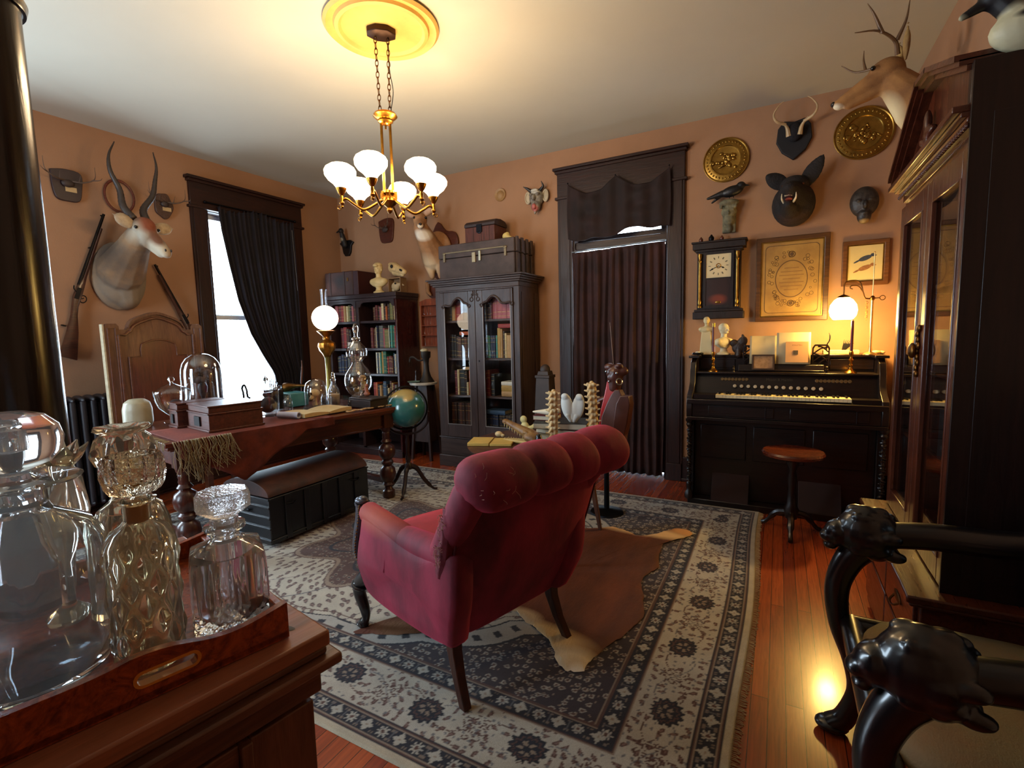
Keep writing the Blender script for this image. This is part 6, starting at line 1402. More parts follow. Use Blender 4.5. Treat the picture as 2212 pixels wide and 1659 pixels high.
w = B(); bust(w, 1.28, 0, True); w.ell((0, -.045, .30*1.0), (.03, .03, .02)).ell((0, 0, .31), (.045, .05, .03)); organic(t, 'figure', w, M('cream classical cast', 'd8be86', .55, var=.12), .004, 2)
t = thing('horse_skull', 'long pale horse skull resting high on the corner bookcase', 'skull', (-3.73, 4.24, 2.03), -.35)
w = B().ell((-.06, 0, .09), (.075, .055, .06)).cap((-.04, 0, .09), (.17, 0, .02), .06, .03).cap((-.03, 0, .04), (.14, 0, -.005), .04, .02).ell((-.10, 0, .13), (.04, .04, .025)).ell((.02, -.045, .06), (.04, .016, .02))
organic(t, 'cranium', w, BONE, .005, 1)
part(t, 'eye_socket', B().ell((-.0, -.057, .095), (.026, .012, .02)), DARKIN); part(t, 'nasal_opening', B().ell((.145, -.026, .04), (.032, .014, .012), (0, .4, 0)), DARKIN)
t = thing('display_box', 'small dark framed box under the horse skull on the bookcase', 'box', (-3.755, 4.26, 1.846)); w = B().band([(-.08, 0), (.10, 0), (.10, .16), (-.08, .16)], [(-.07, .01), (.09, .01), (.09, .15), (-.07, .15)], -.05, .05); w.box(-.07, .09, .04, .05, .01, .15); part(t, 'case', w, M('pale edged box', '8a6a48', .6))
t = thing('beaked_skull', 'small beaked animal skull in front of the framed box on bookcase', 'skull', (-3.735, 4.245, 1.857)); 
organic(t, 'skull', B().ell((-.02, 0, .055), (.055, .035, .05)).cap((.0, 0, .07), (.07, 0, .075), .03, .012).cap((.06, 0, .075), (.10, 0, .06), .013, .004).ell((-.045, -.01, .015), (.02, .02, .016)), M('grey yellow bone', 'b8a27c', .6, bmp=.2), .004, 1); part(t, 'eye_socket', B().ell((.005, -.034, .085), (.013, .008, .010)), DARKIN)
# ------------------------------------------------------------------ gothic high-backed chair behind the table
gc = thing('gothic_chair', 'tall carved wooden throne chair back with a pointed arch behind the table', 'chair', (-4.42, 2.135, .01), pi/2)
GO = WOOD('orange carved oak', '70482e', '4e2e1e', .55, 'z', .6, coat=.1); GM = WOOD('oak moulding', '6a3a22', '4a2414', .45, 'x', .6)
CRM = M('chipped cream edge', 'b8a888', .7, var=.3, vs=30)
ar = [tuple(p) for p in spline([(-.20, 1.47), (-.17, 1.515), (-.10, 1.55), (0, 1.578), (.10, 1.55), (.17, 1.515), (.20, 1.47)], 4)]
ol = [(-.355, .30), (-.355, 1.475), (-.335, 1.495), (-.275, 1.495), (-.26, 1.475), (-.26, 1.45), (-.215, 1.45), (-.205, 1.47)]+ar+[(.205, 1.47), (.215, 1.45), (.26, 1.45), (.26, 1.475), (.275, 1.495), (.335, 1.495), (.355, 1.475), (.355, .30)]
part(gc, 'backrest', B().prism(ol, 0, .035), GO, bev=.003)
part(gc, 'pale_edge', B().box(-.368, -.3555, -.002, .04, .30, 1.49), CRM, bev=.002)
w = B()
a2 = [(x*1.0, -.012, z-.055) for x, z in ar]
w.tube([(-.27, -.006, .6), (-.27, -.006, 1.41), (-.225, -.006, 1.41), (-.205, -.006, 1.43)]+[(x*.95, -.006, z-.035) for x, z in ar]+[(.205, -.006, 1.43), (.225, -.006, 1.41), (.27, -.006, 1.41), (.27, -.006, .6)], .010, 6)
w.tube([(-.335, -.004, .35), (-.335, -.004, 1.46), (-.285, -.004, 1.46), (-.285, -.004, .35)], .006, 6); w.tube([(.285, -.004, .35), (.285, -.004, 1.46), (.335, -.004, 1.46), (.335, -.004, .35)], .006, 6)
part(gc, 'moulding', w, GM)
inn = [(-.215, .62), (-.215, 1.24), (-.13, 1.24), (-.13, 1.30)]+[tuple(p) for p in spline([(-.12, 1.335), (-.06, 1.36), (0, 1.368), (.06, 1.36), (.12, 1.335)], 3)]+[(.13, 1.30), (.13, 1.24), (.215, 1.24), (.215, .62)]
part(gc, 'inset_panel', B().prism(inn, -.008, 0.002), WOOD('reddish oak panel', '5e2616', '421a0e', .45, 'z', .6), bev=.003)
w = B().tube([(x, -.010, z) for x, z in inn], .006, 6); part(gc, 'panel_bead', w, GM)
part(gc, 'crest_cap', B().rings([[(x, -.015, z-.008), (x, .045, z-.008), (x, .045, z+.012), (x, -.015, z+.012)] for x, z in ar]), GO)
part(gc, 'seat', B().box(-.33, .33, -.42, -.001, .40, .45), GM, bev=.006)
for x in (-.31, .31):
    part(gc, 'leg', B().box(x-.025, x+.025, -.41, -.36, 0, .40), GM, bev=.004)
    part(gc, 'leg', B().box(x-.025, x+.025, -.02, .035, 0, .40), GM, bev=.004)
t = thing('leather_book', 'dark flat cloth cap shape on the throne chair corner', 'cap', (-4.43, 2.02, 1.49), pi/2)
COL.objects.unlink(t); bpy.data.objects.remove(t)
# radiator
rd = thing('radiator', 'dark cast-iron column radiator with a pale end section by the left wall', 'radiator', (XL+.14, 1.62, 0), pi/2)
RM = M('dark radiator paint', '1c1a20', .5, 0, var=.2, coat=.2); RP = M('pale worn radiator end', '6f7d7a', .5, var=.3)
for k in range(7):
    x = -.12+.065*k
    w = B()
    for y in (-.07, 0, .07): w.tube([(x, y, .12), (x, y, .92)], .022, 10)
    w.ell((x, 0, .93), (.028, .10, .035)).ell((x, 0, .12), (.028, .10, .035))
    if k in (0, 6): w.box(x-.02, x+.02, -.085, -.055, .0, .12); w.box(x-.02, x+.02, .055, .085, .0, .12)
    part(rd, 'section', w, RP if k == 0 else RM)
w = B().tube([(-.13, 0, .10), (.28, 0, .10)], .014, 8); part(rd, 'pipe', w, RM)

# ------------------------------------------------------------------ globe
gb = thing('floor_globe', 'blue-green world globe in a ring on a dark tripod floor stand', 'globe', (-2.80, 3.22, .01))
GLM = M('globe print', '2f6f68', .22, c2='2a5f60', vs=4, coat=.6, patches=(((.02, -.05, .88), (.11, .1, .045), .35, 'a08a50'), ((.10, -.08, .84), (.035, .05, .03), .35, 'a08a50'), ((-.14, -.08, .70), (.05, .07, .055), .3, '9a6a48'), ((-.06, -.1, .87), (.06, .06, .03), .4, 'a98a4a'), ((-.02, -.16, .62), (.05, .05, .02), .4, '3a5a40')))
part(gb, 'sphere', B().ell((0, 0, .735), .165, (.35, .3, 0), 48, 32), GLM)
w = B().torus((0, 0, .735), .185, .008, (pi/2, 0, .9), 48, 8); part(gb, 'meridian_ring', w, IRON)
w = B()
w.X = Matrix.Translation((0, 0, .735)) @ Matrix.Rotation(.0, 4, 'X'); R = []
w.rings([[(r*cos(2*pi*k/48), r*sin(2*pi*k/48), z) for k in range(48)] for r, z in ((.190, -.008), (.215, -.008), (.215, .008), (.190, .008), (.190, -.008))], True, False)
TW = WOOD('dark globe stand', '2a110b', '160906', .35, 'z', 1, coat=.3)
w = B().tube(spline([(-.165, -.10, .70), (-.15, -.09, .60), (-.09, -.05, .53), (0, 0, .51), (.09, .05, .53), (.15, .09, .60), (.165, .10, .70)], 5), .010, 8); part(gb, 'cradle', w, TW)
part(gb, 'column', B().lathe([(0, .20), (.03, .20), (.034, .23), (.018, .26), (.026, .30), (.014, .34), (.02, .44), (.012, .48), (.022, .51), (0, .515)], 20), TW)
for a in (2.95+.4, -.0+.35+.3, -1.15):
    part(gb, 'leg', B().tube(spline([(.015*cos(a), .015*sin(a), .23), (.07*cos(a), .07*sin(a), .20), (.13*cos(a), .13*sin(a), .10), (.20*cos(a), .20*sin(a), .02), (.24*cos(a), .24*sin(a), .010)], 5), [.022]*6+[.018]*8+[.011]*7, 8), TW)
# ------------------------------------------------------------------ marble pedestal between the bookcases
pd = thing('pedestal', 'tall tapering wooden pedestal with a round white marble top between the bookcases', 'pedestal', (-3.42, 4.24, 0))
PDW = WOOD('grey pedestal wood', '3c2620', '241511', .5, 'z', .8)
part(pd, 'marble_top', B().lathe([(0, .83), (.145, .83), (.15, .838), (.15, .850), (.145, .856), (0, .856)], 40), M('white marble', 'cdc8bc', .3, c2='b0aaa0', vs=12))
part(pd, 'body', B().taper((0, .02, .20), (.20, .18), (0, .02, .83), (.13, .12)), PDW, bev=.004)
for sx, sy in ((-1, -1), (1, -1), (-1, 1), (1, 1)): part(pd, 'leg', B().taper((sx*.13, .02+sy*.10, 0), (.03, .03), (sx*.07, .02+sy*.06, .83), (.025, .025)), PDW, bev=.003)
t = thing('hand_pump', 'dark iron hand-cranked device with a cream domed knob on the marble pedestal', 'machine', (-3.38, 4.25, .857))
part(t, 'stand', B().lathe([(0, 0), (.085, 0), (.075, .02), (.05, .06), (.032, .12), (.028, .20), (.034, .25), (.05, .27), (.055, .33), (.04, .335), (0, .335)], 20), M('grey dark iron', '3a332e', .5, .6, var=.4))
part(t, 'knob', B().ell((-.01, -.01, .345), (.042, .042, .022)), M('cream knob', 'c8bd9a', .5))
part(t, 'crank', B().tube(spline([(-.02, 0, .245), (-.08, -.02, .235), (-.14, -.03, .27), (-.185, -.035, .265), (-.20, -.035, .22)], 5), [.010]*10+[.014]*11, 8), M('grey dark iron', '3a332e', .5, .6, var=.4))
w = B().lathe([(0, 0), (.022, 0), (.018, .02), (.012, .06), (.008, .10), (.012, .115), (.006, .13), (0, .132)], 14); single('wooden_bottle', 'small dark slender stoppered bottle on the marble pedestal', 'bottle', w, TW, (-3.50, 4.22, .857))
w = B().lathe([(0, 0), (.05, 0), (.07, .014), (.068, .016), (.045, .006), (0, .004)], 24); single('small_dish', 'shallow greenish dish beside the slender bottle on the marble pedestal', 'dish', w, M('green glaze', '6f8a7c', .3), (-3.47, 4.14, .857))
# ------------------------------------------------------------------ round table with bones
rt = thing('round_table', 'round wooden side table covered with books and bones behind the red armchair', 'table', (-1.33, 2.80, .01))
RTW = WOOD('brown table wood', '5a3020', '341a10', .4, 'x', .8, coat=.2)
part(rt, 'top', B().lathe([(0, .622), (.44, .622), (.465, .635), (.47, .645), (.455, .65), (0, .65)], 64), RTW)
part(rt, 'apron', B().lathe([(.36, .55), (.36, .622), (.34, .622), (.34, .55), (.36, .55)], 48, caps=False), RTW)
for a in (.78, 2.35, 3.92, 5.5):
    part(rt, 'leg', B().taper((.42*cos(a), .42*sin(a), 0), (.022, .022), (.31*cos(a), .31*sin(a), .62), (.042, .042)), WOOD('pale table leg', '6a4028', '48281a', .5, 'z', .8), bev=.003)
ZT = .661
def flatbook(label, cn, t_, L, D_, loc, rz, group=None):
    o = thing('book', label, 'book', loc, rz, group)
    part(o, 'cover', B().box(-L/2, L/2, -D_/2, D_/2, 0, .003).box(-L/2, L/2, -D_/2, D_/2, t_-.003, t_).box(-L/2, L/2, D_/2-.003, D_/2, .003, t_-.003), bookmat(cn) if cn in BCOLS else M(cn, cn), nosplit=True)
    part(o, 'pages', B().box(-L/2+.004, L/2-.004, -D_/2+.004, D_/2-.003, .003, t_-.003), M('white page block', 'c8bda4', .85, var=.08, vs=60)); return o
flatbook('cream bound book at the bottom of the pile behind the skull', 'cream', .034, .36, .24, (-1.26, 2.98, ZT), .12)
flatbook('brown book in the pile under the thick white-edged book', 'brown', .038, .32, .22, (-1.24, 2.99, ZT+.035), -.15)
flatbook('thick dark-covered book with white page edges on top of the pile', 'black', .04, .35, .24, (-1.25, 2.98, ZT+.074), .22)
flatbook('dark red thin book under the white bird-shaped bone', 'dark red', .03, .16, .14, (-1.37, 3.0, ZT+.115), .1)
t = thing('bird_skull', 'long-beaked white bird skull lying on the thin red book', 'skull', (-1.37, 2.96, ZT+.1465), .15)
organic(t, 'skull', B().ell((.05, 0, .025), (.045, .03, .026)).cap((.02, 0, .022), (-.08, 0, .02), .022, .006).ell((.09, 0, .03), (.02, .02, .018)), WHITEBONE, .0035, 2)
def spinecol(label, loc, H, n, lean, mat):
    t = thing('spine', label, 'bone', loc); w = B(); rn = random.Random(n)
    for k in range(n):
        z = H*(k+.5)/n; x = lean*z; hh = H/n
        w.lathe([(0, -hh*.42), (.030, -hh*.40), (.024, 0), (.030, hh*.40), (0, hh*.42)], 14, (x, 0, z))
        w.cap((x, -.02, z), (x+rn.uniform(-.004, .004), -.048, z-hh*.35), .011, .006); w.cap((x-.015, 0, z), (x-.046, -.006, z+hh*.2), .009, .006); w.cap((x+.015, 0, z), (x+.046, -.006, z+hh*.2), .009, .006)
        w.ell((x-.02, -.018, z+hh*.3), (.010, .010, .012)); w.ell((x+.02, -.018, z+hh*.3), (.010, .010, .012))
    w.cap((0, 0, .0), (lean*H, 0, H), .014, .014); organic(t, 'vertebrae', w, mat, .004, 1)
spinecol('white vertebral column standing upright in front of the book pile, left one', (-1.24, 2.80, ZT), .33, 9, .02, M('cream bone', 'd8bd8c', .55, c2='c2a472', vs=14, bmp=.1))
spinecol('cream vertebral column standing upright at right end of the book pile', (-1.01, 2.93, ZT), .375, 10, -.05, M('cream bone', 'd8bd8c', .55, c2='c2a472', vs=14, bmp=.1))
t = thing('pelvis_bone', 'white cupped pelvis bone standing on the pile between the two spines', 'bone', (-1.165, 2.95, ZT+.115))
w = B()
for s in (-1, 1):
    w.ell((s*.038, 0, .10), (.042, .018, .085), (0, s*.18, 0)).ell((s*.05, -.01, .165), (.026, .015, .022)).cap((s*.03, 0, .04), (s*.012, 0, .005), .02, .014)
w.cap((0, .0, .02), (0, .0, .10), .012, .010); organic(t, 'bone', w, M('chalk white bone', 'd0d4d0', .6, var=.1), .004, 2)
t = thing('alligator_skull', 'yellow-brown alligator skull with open toothed jaws on the round table', 'skull', (-1.42, 2.70, ZT), -.25)
GS = M('alligator bone', '8a6430', .5, c2='6a4420', vs=14, bmp=.25)
w = B().ell((.10, 0, .055), (.06, .055, .035)).cap((.09, 0, .065), (-.11, 0, .125), .038, .018).ell((-.125, 0, .13), (.026, .024, .018)).ell((.07, -.028, .085), (.022, .014, .012)).ell((.07, .028, .085), (.022, .014, .012)).ell((.13, -.03, .04), (.025, .02, .02))
organic(t, 'upper_jaw', w, GS, .004, 1)
w = B().cap((.13, -.035, .025), (-.13, -.012, .012), .014, .009).cap((.13, .035, .025), (-.13, .012, .012), .014, .009).ell((-.135, 0, .012), (.016, .018, .009)); organic(t, 'lower_jaw', w, M('pale yellow bone', 'b8964e', .5, var=.2), .004, 1)
w = B()
for k in range(9):
    x = -.12+.022*k; z = .115-.0022*k*4.0
    for s in (-1, 1): w.cap((x, s*.018, z+.004), (x, s*.019, z-.014), .004, .001, 6); w.cap((x, s*.018, .018), (x, s*.018, .030), .0035, .001, 6)
part(t, 'teeth', w, M('yellow teeth', 'cdb47a', .4), nosplit=True)
t = thing('vertebra_bone', 'pale yellow single vertebra standing behind the alligator skull', 'bone', (-1.50, 2.92, ZT))
organic(t, 'bone', B().ell((0, 0, .05), (.036, .022, .05)).ell((-.01, 0, .115), (.026, .016, .026)).cap((.0, 0, .04), (.07, 0, .07), .022, .014).cap((.05, 0, .06), (.075, 0, .09), .014, .008), M('pale yellow bone 2', 'cdbd7c', .55, var=.12), .004, 2)
t = thing('open_notebook', 'open yellow notebook lying at left edge of the round table', 'book', (-1.60, 2.645, ZT), .35)
part(t, 'left_page', B().box(-.14, -.002, -.09, .09, 0, .02), M('yellow paper', 'c2a04c', .8, var=.1), bev=.003); part(t, 'right_page', B().box(.002, .14, -.09, .09, 0, .016), M('yellow paper', 'c2a04c', .8, var=.1), bev=.003)
t = thing('snail_shell', 'small brown snail shell beside the yellow notebook', 'shell', (-1.655, 2.83, ZT)); organic(t, 'shell', B().ell((0, 0, .02), (.028, .02, .02)).ell((.03, 0, .012), (.016, .012, .012)), BONE, .003, 1)
t = thing('black_hoof', 'small black glossy hoof-shaped piece at right of the alligator skull', 'hoof', (-1.26, 2.64, ZT)); organic(t, 'hoof', B().ell((0, 0, .03), (.03, .035, .032)).cap((0, 0, .03), (-.005, 0, .07), .028, .018), M('black horn piece', '0a090c', .3), .004, 2)
# obelisk
t = thing('obelisk', 'dark brown square tapering obelisk with a domed top behind the book pile', 'obelisk', (-1.83, 3.98, 0))
OB = M('dark stone brown', '3a2a22', .6, c2='2a1d18', vs=8)
part(t, 'shaft', B().taper((0, 0, .16), (.19, .19), (0, 0, .96), (.125, .125)), OB, bev=.003); part(t, 'base', B().box(-.13, .13, -.13, .13, 0, .16), OB, bev=.006)
part(t, 'cap', B().box(-.07, .07, -.07, .07, .96, .985).taper((0, 0, .985), (.11, .11), (0, 0, 1.02), (.095, .095)).ell((0, 0, 1.03), (.045, .045, .05)), OB, bev=.003)
# leather piece behind the table
t = thing('leather_corset', 'brown leather corset-like piece with red lining and steel rings on a stand', 'leather piece', (-1.10, 3.45, .0))
LE = M('brown leather', '4e241a', .4, var=.3, vs=12, coat=.3); RD = M('red leather lining', 'b01c1c', .35, coat=.4)
def blade(pts, x0, th, mat, nm, lean):
    w = B(); R = []
    for z, a, c in pts: R.append([(x0+a+lean*z, -.02-th, z), (x0+c+lean*z, -.02-th, z), (x0+c+lean*z+.01, -.02+th, z), (x0+a+lean*z-.01, -.02+th, z)])
    w.rings(R); return part(t, nm, w, mat, bev=.006)
blade([(.50, -.03, .14), (.63, -.03, .15), (.74, -.02, .16), (.84, .02, .155), (.90, .05, .13), (.94, .08, .11)], 0, .03, M('grey brown leather', '5c3a34', .4, var=.3, vs=12, coat=.3), 'side_flap', .0)
blade([(.50, -.06, .05), (.64, -.05, .06), (.78, -.03, .07), (.90, .0, .085), (1.0, .02, .095)], 0, .022, RD, 'red_lining', .0)
blade([(.50, .06, .12), (.70, .07, .17), (.84, .09, .19), (.90, .12, .18)], .0, .04, LE, 'front_flap', .0)
w = B().tube(spline([(-.08, .02, .60), (-.09, .02, .74), (-.06, .02, .84), (.0, .02, .87)], 6), .022, 10); part(t, 'curved_frame', w, LE)
organic(t, 'gathered_top', B().ell((.07, 0, 1.06), (.07, .05, .055)).ell((.03, -.01, 1.10), (.04, .03, .03)).ell((.12, 0, 1.07), (.045, .035, .035)).ell((.06, -.04, 1.03), (.04, .02, .04)).ell((.10, -.02, 1.11), (.03, .03, .02)).cap((.06, 0, .95), (.07, 0, 1.05), .05, .06), LE, .006, 1)
for x, z in ((.02, 1.07), (.095, 1.06), (.04, 1.0)): part(t, 'stud', B().ell((x, -.06, z), (.008, .006, .010)), M('steel ring metal', 'a8b0b8', .2, 1))
part(t, 'steel_ring', B().torus((.115, -.065, 1.0), .022, .005, (pi/2-.3, .4, .6)), M('steel ring metal', 'a8b0b8', .2, 1))
part(t, 'stand', B().lathe([(0, 0), (.13, 0), (.12, .02), (.02, .04), (.018, .52), (0, .52)], 20), IRON)
part(t, 'hanging_string', B().tube([(.06, -.01, 1.10), (.03, 0, 1.42)], .0015, 5), M('pale string', 'a08a80', .7))

# ------------------------------------------------------------------ things on the library table
DR = radians(-9.5); DO = V((-3.04, 1.453, .787))
def dpos(x, y, z=0): return (DO.x+x*cos(DR)-y*sin(DR), DO.y+x*sin(DR)+y*cos(DR), DO.z+z)
CLG = PANE('clear vessel glass', refl=.25, facing=.8)
def vessel(t, name, prof, th=.003, mat=None, n=40, loc=(0, 0, 0)):
    inn = [(max(r-th, 0.0005), z+(th if i == 0 else 0)) for i, (r, z) in enumerate(prof)]
    return part(t, name, B().lathe(prof+inn[::-1], n, loc, caps=False), mat or CLG)
t = thing('ceramic_jar', 'rounded pale grey ceramic jar lying at left end of the library table', 'jar', dpos(-.83, .10), DR)
organic(t, 'body', B().lathe([(0, 0), (.075, 0), (.086, .03), (.085, .12), (.074, .165), (.045, .188), (0, .192)], 32), M('pale glazed stoneware', 'a09880', .4, c2='8f8468', vs=5, patches=(((-.08, -.02, .10), (.05, .1, .12), .5, 'd8dcd8'),)), .006, 2)
t = thing('small_brass_tap', 'small metal figurine on a white base at the far left end of the table', 'figurine', dpos(-.965, .12), DR); part(t, 'base', B().box(-.05, .05, -.03, .03, 0, .014), M('white base', 'd8dce0', .3), bev=.003); part(t, 'figure', B().cap((-.02, 0, .014), (-.025, 0, .06), .012, .006).ell((-.03, 0, .072), (.02, .010, .010)), M('silver metal', '9aa2a8', .2, 1))
# apothecary jar
t = thing('candy_jar', 'footed clear glass jar with a pointed lid beside the ceramic jar', 'jar', dpos(-.775, .295), DR)
vessel(t, 'bowl', [(0, .0), (.06, 0), (.062, .008), (.02, .025), (.018, .045), (.05, .07), (.088, .11), (.105, .16), (.11, .20), (.112, .215)])
l = vessel(t, 'lid', [(.116, .215), (.112, .228), (.08, .25), (.04, .27), (.018, .282)])
part(l, 'knob', B().lathe([(0, .28), (.012, .282), (.010, .29), (.02, .30), (.022, .31), (.016, .322), (0, .327)], 20), THING)
organic(t, 'dark_contents', B().ell((.02, 0, .10), (.05, .04, .045)).ell((-.01, .02, .13), (.04, .04, .035)), M('dark brown contents', '2c1a16', .7), .006, 1)
# boxes
BXW = WOOD('brown box wood', '5c2c1c', '3c1a10', .45, 'x', .8); BXN = WOOD('grey brown box end', '4a3a36', '33241f', .45, 'z', .8)
def caddy(name, label, x0, x1, y0, y1, h):
    t = thing(name, label, 'box', dpos((x0+x1)/2, (y0+y1)/2), DR); a, b_ = (x1-x0)/2, (y1-y0)/2
    part(t, 'body', B().box(-a, a, -b_, b_, .012, h*.66), BXW, bev=.003)
    part(t, 'base_moulding', B().box(-a-.008, a+.008, -b_-.008, b_+.008, 0, .014), BXW, bev=.003)
    part(t, 'lid', B().box(-a-.006, a+.006, -b_-.006, b_+.006, h*.66, h*.72).box(-a+.004, a-.004, -b_+.004, b_-.004, h*.72, h*.94).box(-a-.003, a+.003, -b_-.003, b_+.003, h*.94, h), BXW, bev=.003)
    part(t, 'end_groove', B().box(-a*.25, a*.25, -b_-.010, -b_-.001, .03, h*.55), DARKIN); return t
caddy('wooden_box', 'narrow moulded wooden box beside the larger brown box, left one', -.62, -.475, .22, .52, .165)
caddy('wooden_box', 'large brown moulded wooden box at front edge of the table', -.44, -.10, .27, .60, .165)
# cloche with dark ornament
t = thing('glass_cloche', 'tall domed glass cloche over a dark ornament on the library table', 'cloche', dpos(-.86, .52), DR)
part(t, 'base', B().lathe([(0, 0), (.142, 0), (.142, .012), (.138, .02), (.138, .08), (.140, .088), (.140, .095), (0, .095)], 40), M('black base', '14100f', .4))
vessel(t, 'dome', [(.135, .096), (.135, .32), (.132, .36), (.12, .405), (.095, .445), (.06, .47), (.025, .482), (.001, .485)], .003)
part(t, 'urn', B().lathe([(0, .096), (.045, .096), (.04, .105), (.012, .125), (.012, .15), (.028, .19), (.034, .23), (.024, .26), (0, .262)], 24), M('dark urn', '1c1820', .4))
w = B(); rn = random.Random(9)
for k in range(26): a = rn.uniform(0, 6.28); e = rn.uniform(-.4, 1.3); w.ell((.055*cos(a)*cos(e), .055*sin(a)*cos(e), .30+.055*sin(e)), rn.uniform(.018, .03))
organic(t, 'dried_flowers', w, M('dried brown flowers', '3a2620', .8, c2='1e1618', vs=25, bmp=.4), .005, 1)
# lidded jar
t = thing('lidded_jar', 'wide clear glass jar with a flat knobbed lid beside the large box', 'jar', dpos(-.45, .80), DR)
vessel(t, 'jar', [(0, 0), (.06, 0), (.085, .006), (.085, .012), (.06, .02), (.078, .05), (.082, .10), (.082, .19), (.09, .20)])
l = vessel(t, 'lid', [(.10, .202), (.105, .21), (.10, .222), (.05, .235), (.02, .245)])
part(l, 'knob', B().lathe([(0, .243), (.01, .245), (.008, .258), (.018, .27), (.016, .285), (.006, .295), (.008, .305), (0, .308)], 18), THING)
organic(t, 'dark_contents', B().ell((0, 0, .08), (.06, .06, .055)).ell((.01, 0, .11), (.045, .045, .035)), M('dark brown contents', '2c1a16', .7), .006, 1)
# open book and scroll
t = thing('open_book', 'large open book with cream blank pages near the table front edge', 'book', dpos(-.24, 1.08), DR+.1)
def pgf(s): return lambda u, v: (-.13+.26*v, s*(.005+.21*u), .012+.022*sin(min(1, u*1.15)*pi)**.6*(1 if u < .9 else .8)-.012*u)
for s in (-1, 1):
    w = B(); R = []
    for i in range(13):
        u = i/12; zt = .010+.026*(sin(min(1, (u+.08)*1.05)*pi*.55)) - .010*u
        y = s*(.003+.205*u); R.append([(-.135, y, .004), (.135, y, .004), (.135, y, zt+.004), (-.135, y, zt+.004)])
    w.rings(R); part(t, 'page_block', w, M('old book pages', 'c2a874', .8, var=.08, vs=30))
part(t, 'cover', B().box(-.14, .14, -.215, .215, 0, .004), bookmat('dark brown'))
t = thing('paper_scroll', 'rolled white paper scroll lying against the open book', 'paper', dpos(-.20, .83, .024), DR+.35)
part(t, 'roll', B().rings([[(x, .023*r_*cos(a), .023*r_*sin(a)) for a in [2*pi*k/24 for k in range(24)]] for x, r_ in ((-.09, 1), (.09, 1), (.09, .72), (-.09, .72), (-.09, 1))], True, False), M('white rolled paper', 'b9b6c4', .7, var=.06))
# small cloche with skull
t = thing('skull_cloche', 'small round-topped glass dome holding a little skull on the table', 'cloche', dpos(-.50, 1.22), DR)
part(t, 'base', B().lathe([(0, 0), (.10, 0), (.10, .012), (0, .012)], 32), M('dark wood base', '2c1712', .4))
vessel(t, 'dome', [(.088, .013), (.088, .13), (.085, .17), (.072, .21), (.045, .235), (.02, .245), (.001, .247)], .0025)
organic(t, 'skull', B().ell((0, -.01, .125), (.036, .042, .035)).cap((0, -.02, .11), (.01, -.05, .085), .018, .012).cap((0, 0, .03), (0, 0, .10), .010, .008), BONE, .003, 1)
for s in (-1, 1): part(t, 'eye_socket', B().ell((.004+s*.014, -.05, .125), (.009, .006, .009)), DARKIN)
t = thing('glass_dish', 'small square clear glass dish beside the open book', 'dish', dpos(-.41, 1.385), DR)
w = B(); o4 = rrect(.062, .062, .02); i4 = rrect(.056, .056, .016)
w.rings([[(x*s, y*s, z) for x, y in o4] for s, z in ((.85, 0), (.95, .01), (1, .085))]+[[(x*1.0, y*1.0, z) for x, y in i4] for z in (.085, .012)]+[[(x*.9, y*.9, .008) for x, y in i4]], True, True); part(t, 'dish', w, CLG); 
w = B().lathe([(0, 0), (.02, 0), (.018, .012), (.01, .03), (.018, .045), (.012, .055), (0, .058)], 16); single('glass_stopper', 'small clear glass stopper standing in front of the square dish', 'stopper', w, THING, dpos(-.30, 1.40))
# oil lamp
t = thing('oil_lamp', 'tall gilt column oil lamp with a glowing white globe and chimney', 'lamp', dpos(-.67, 1.45), DR)
GILT = M('gilt lamp metal', 'a8742c', .3, .9, c2='7a4e1c', vs=20, bmp=.1, bs=40)
part(t, 'base', B().box(-.06, .06, -.06, .06, 0, .03).lathe([(0, .03), (.06, .03), (.05, .05), (.03, .07), (.026, .09), (0, .09)], 28), GILT, bev=.003)
part(t, 'column', B().lathe([(0, .08), (.024, .09), (.028, .11), (.022, .13), (.020, .30), (.022, .40), (.030, .41), (0, .41)], 28, rfun=lambda a, z: 1+.06*cos(8*a)), M('green-gold lamp column', '8a7a3c', .35, .7, var=.3))
part(t, 'oil_font', B().lathe([(0, .40), (.02, .405), (.034, .42), (.04, .435), (.062, .465), (.072, .50), (.068, .53), (.04, .552), (.028, .56), (.03, .575), (.024, .585), (0, .585)], 36, rfun=lambda a, z: 1+.07*cos(10*a+18*z)*max(0, 1-abs(z-.5)/.07)), GILT)
part(t, 'gallery', B().lathe([(.022, .58), (.035, .592), (.060, .615), (.074, .628), (.080, .634), (.074, .637), (.055, .622), (.02, .60)], 36, caps=False), GILT)
part(t, 'glass_globe', B().ell((0, 0, .745), (.109, .109, .107), None, 40, 28), GLOW('lit white globe', (1, .80, .58), 7))
vessel(t, 'chimney', [(.027, .846), (.025, .90), (.029, .99)], .0015, PANE('chimney glass', refl=.2, facing=.8))
light('oil_lamp_light', 'POINT', (0, 0, .745), 0, (1, .7, .4), .1, t)
t.children[-1].data.energy = 7
# bottle with sand
t = thing('stoppered_bottle', 'clear stoppered bottle half full of pale sand by the oil lamp', 'bottle', dpos(-.555, 1.42), DR)
vessel(t, 'bottle', [(0, 0), (.045, 0), (.05, .01), (.05, .09), (.045, .13), (.028, .165), (.02, .185), (.02, .205), (.027, .21)], .003)
part(t, 'sand', B().lathe([(0, .004), (.045, .004), (.046, .09), (0, .098)], 28), M('pale sand', 'c0a67c', .9, var=.1, vs=80))
part(t, 'stopper', B().lathe([(0, .20), (.015, .205), (.024, .215), (.02, .222), (.012, .228), (.02, .24), (.012, .252), (.016, .262), (.008, .28), (0, .285)], 20), THING)
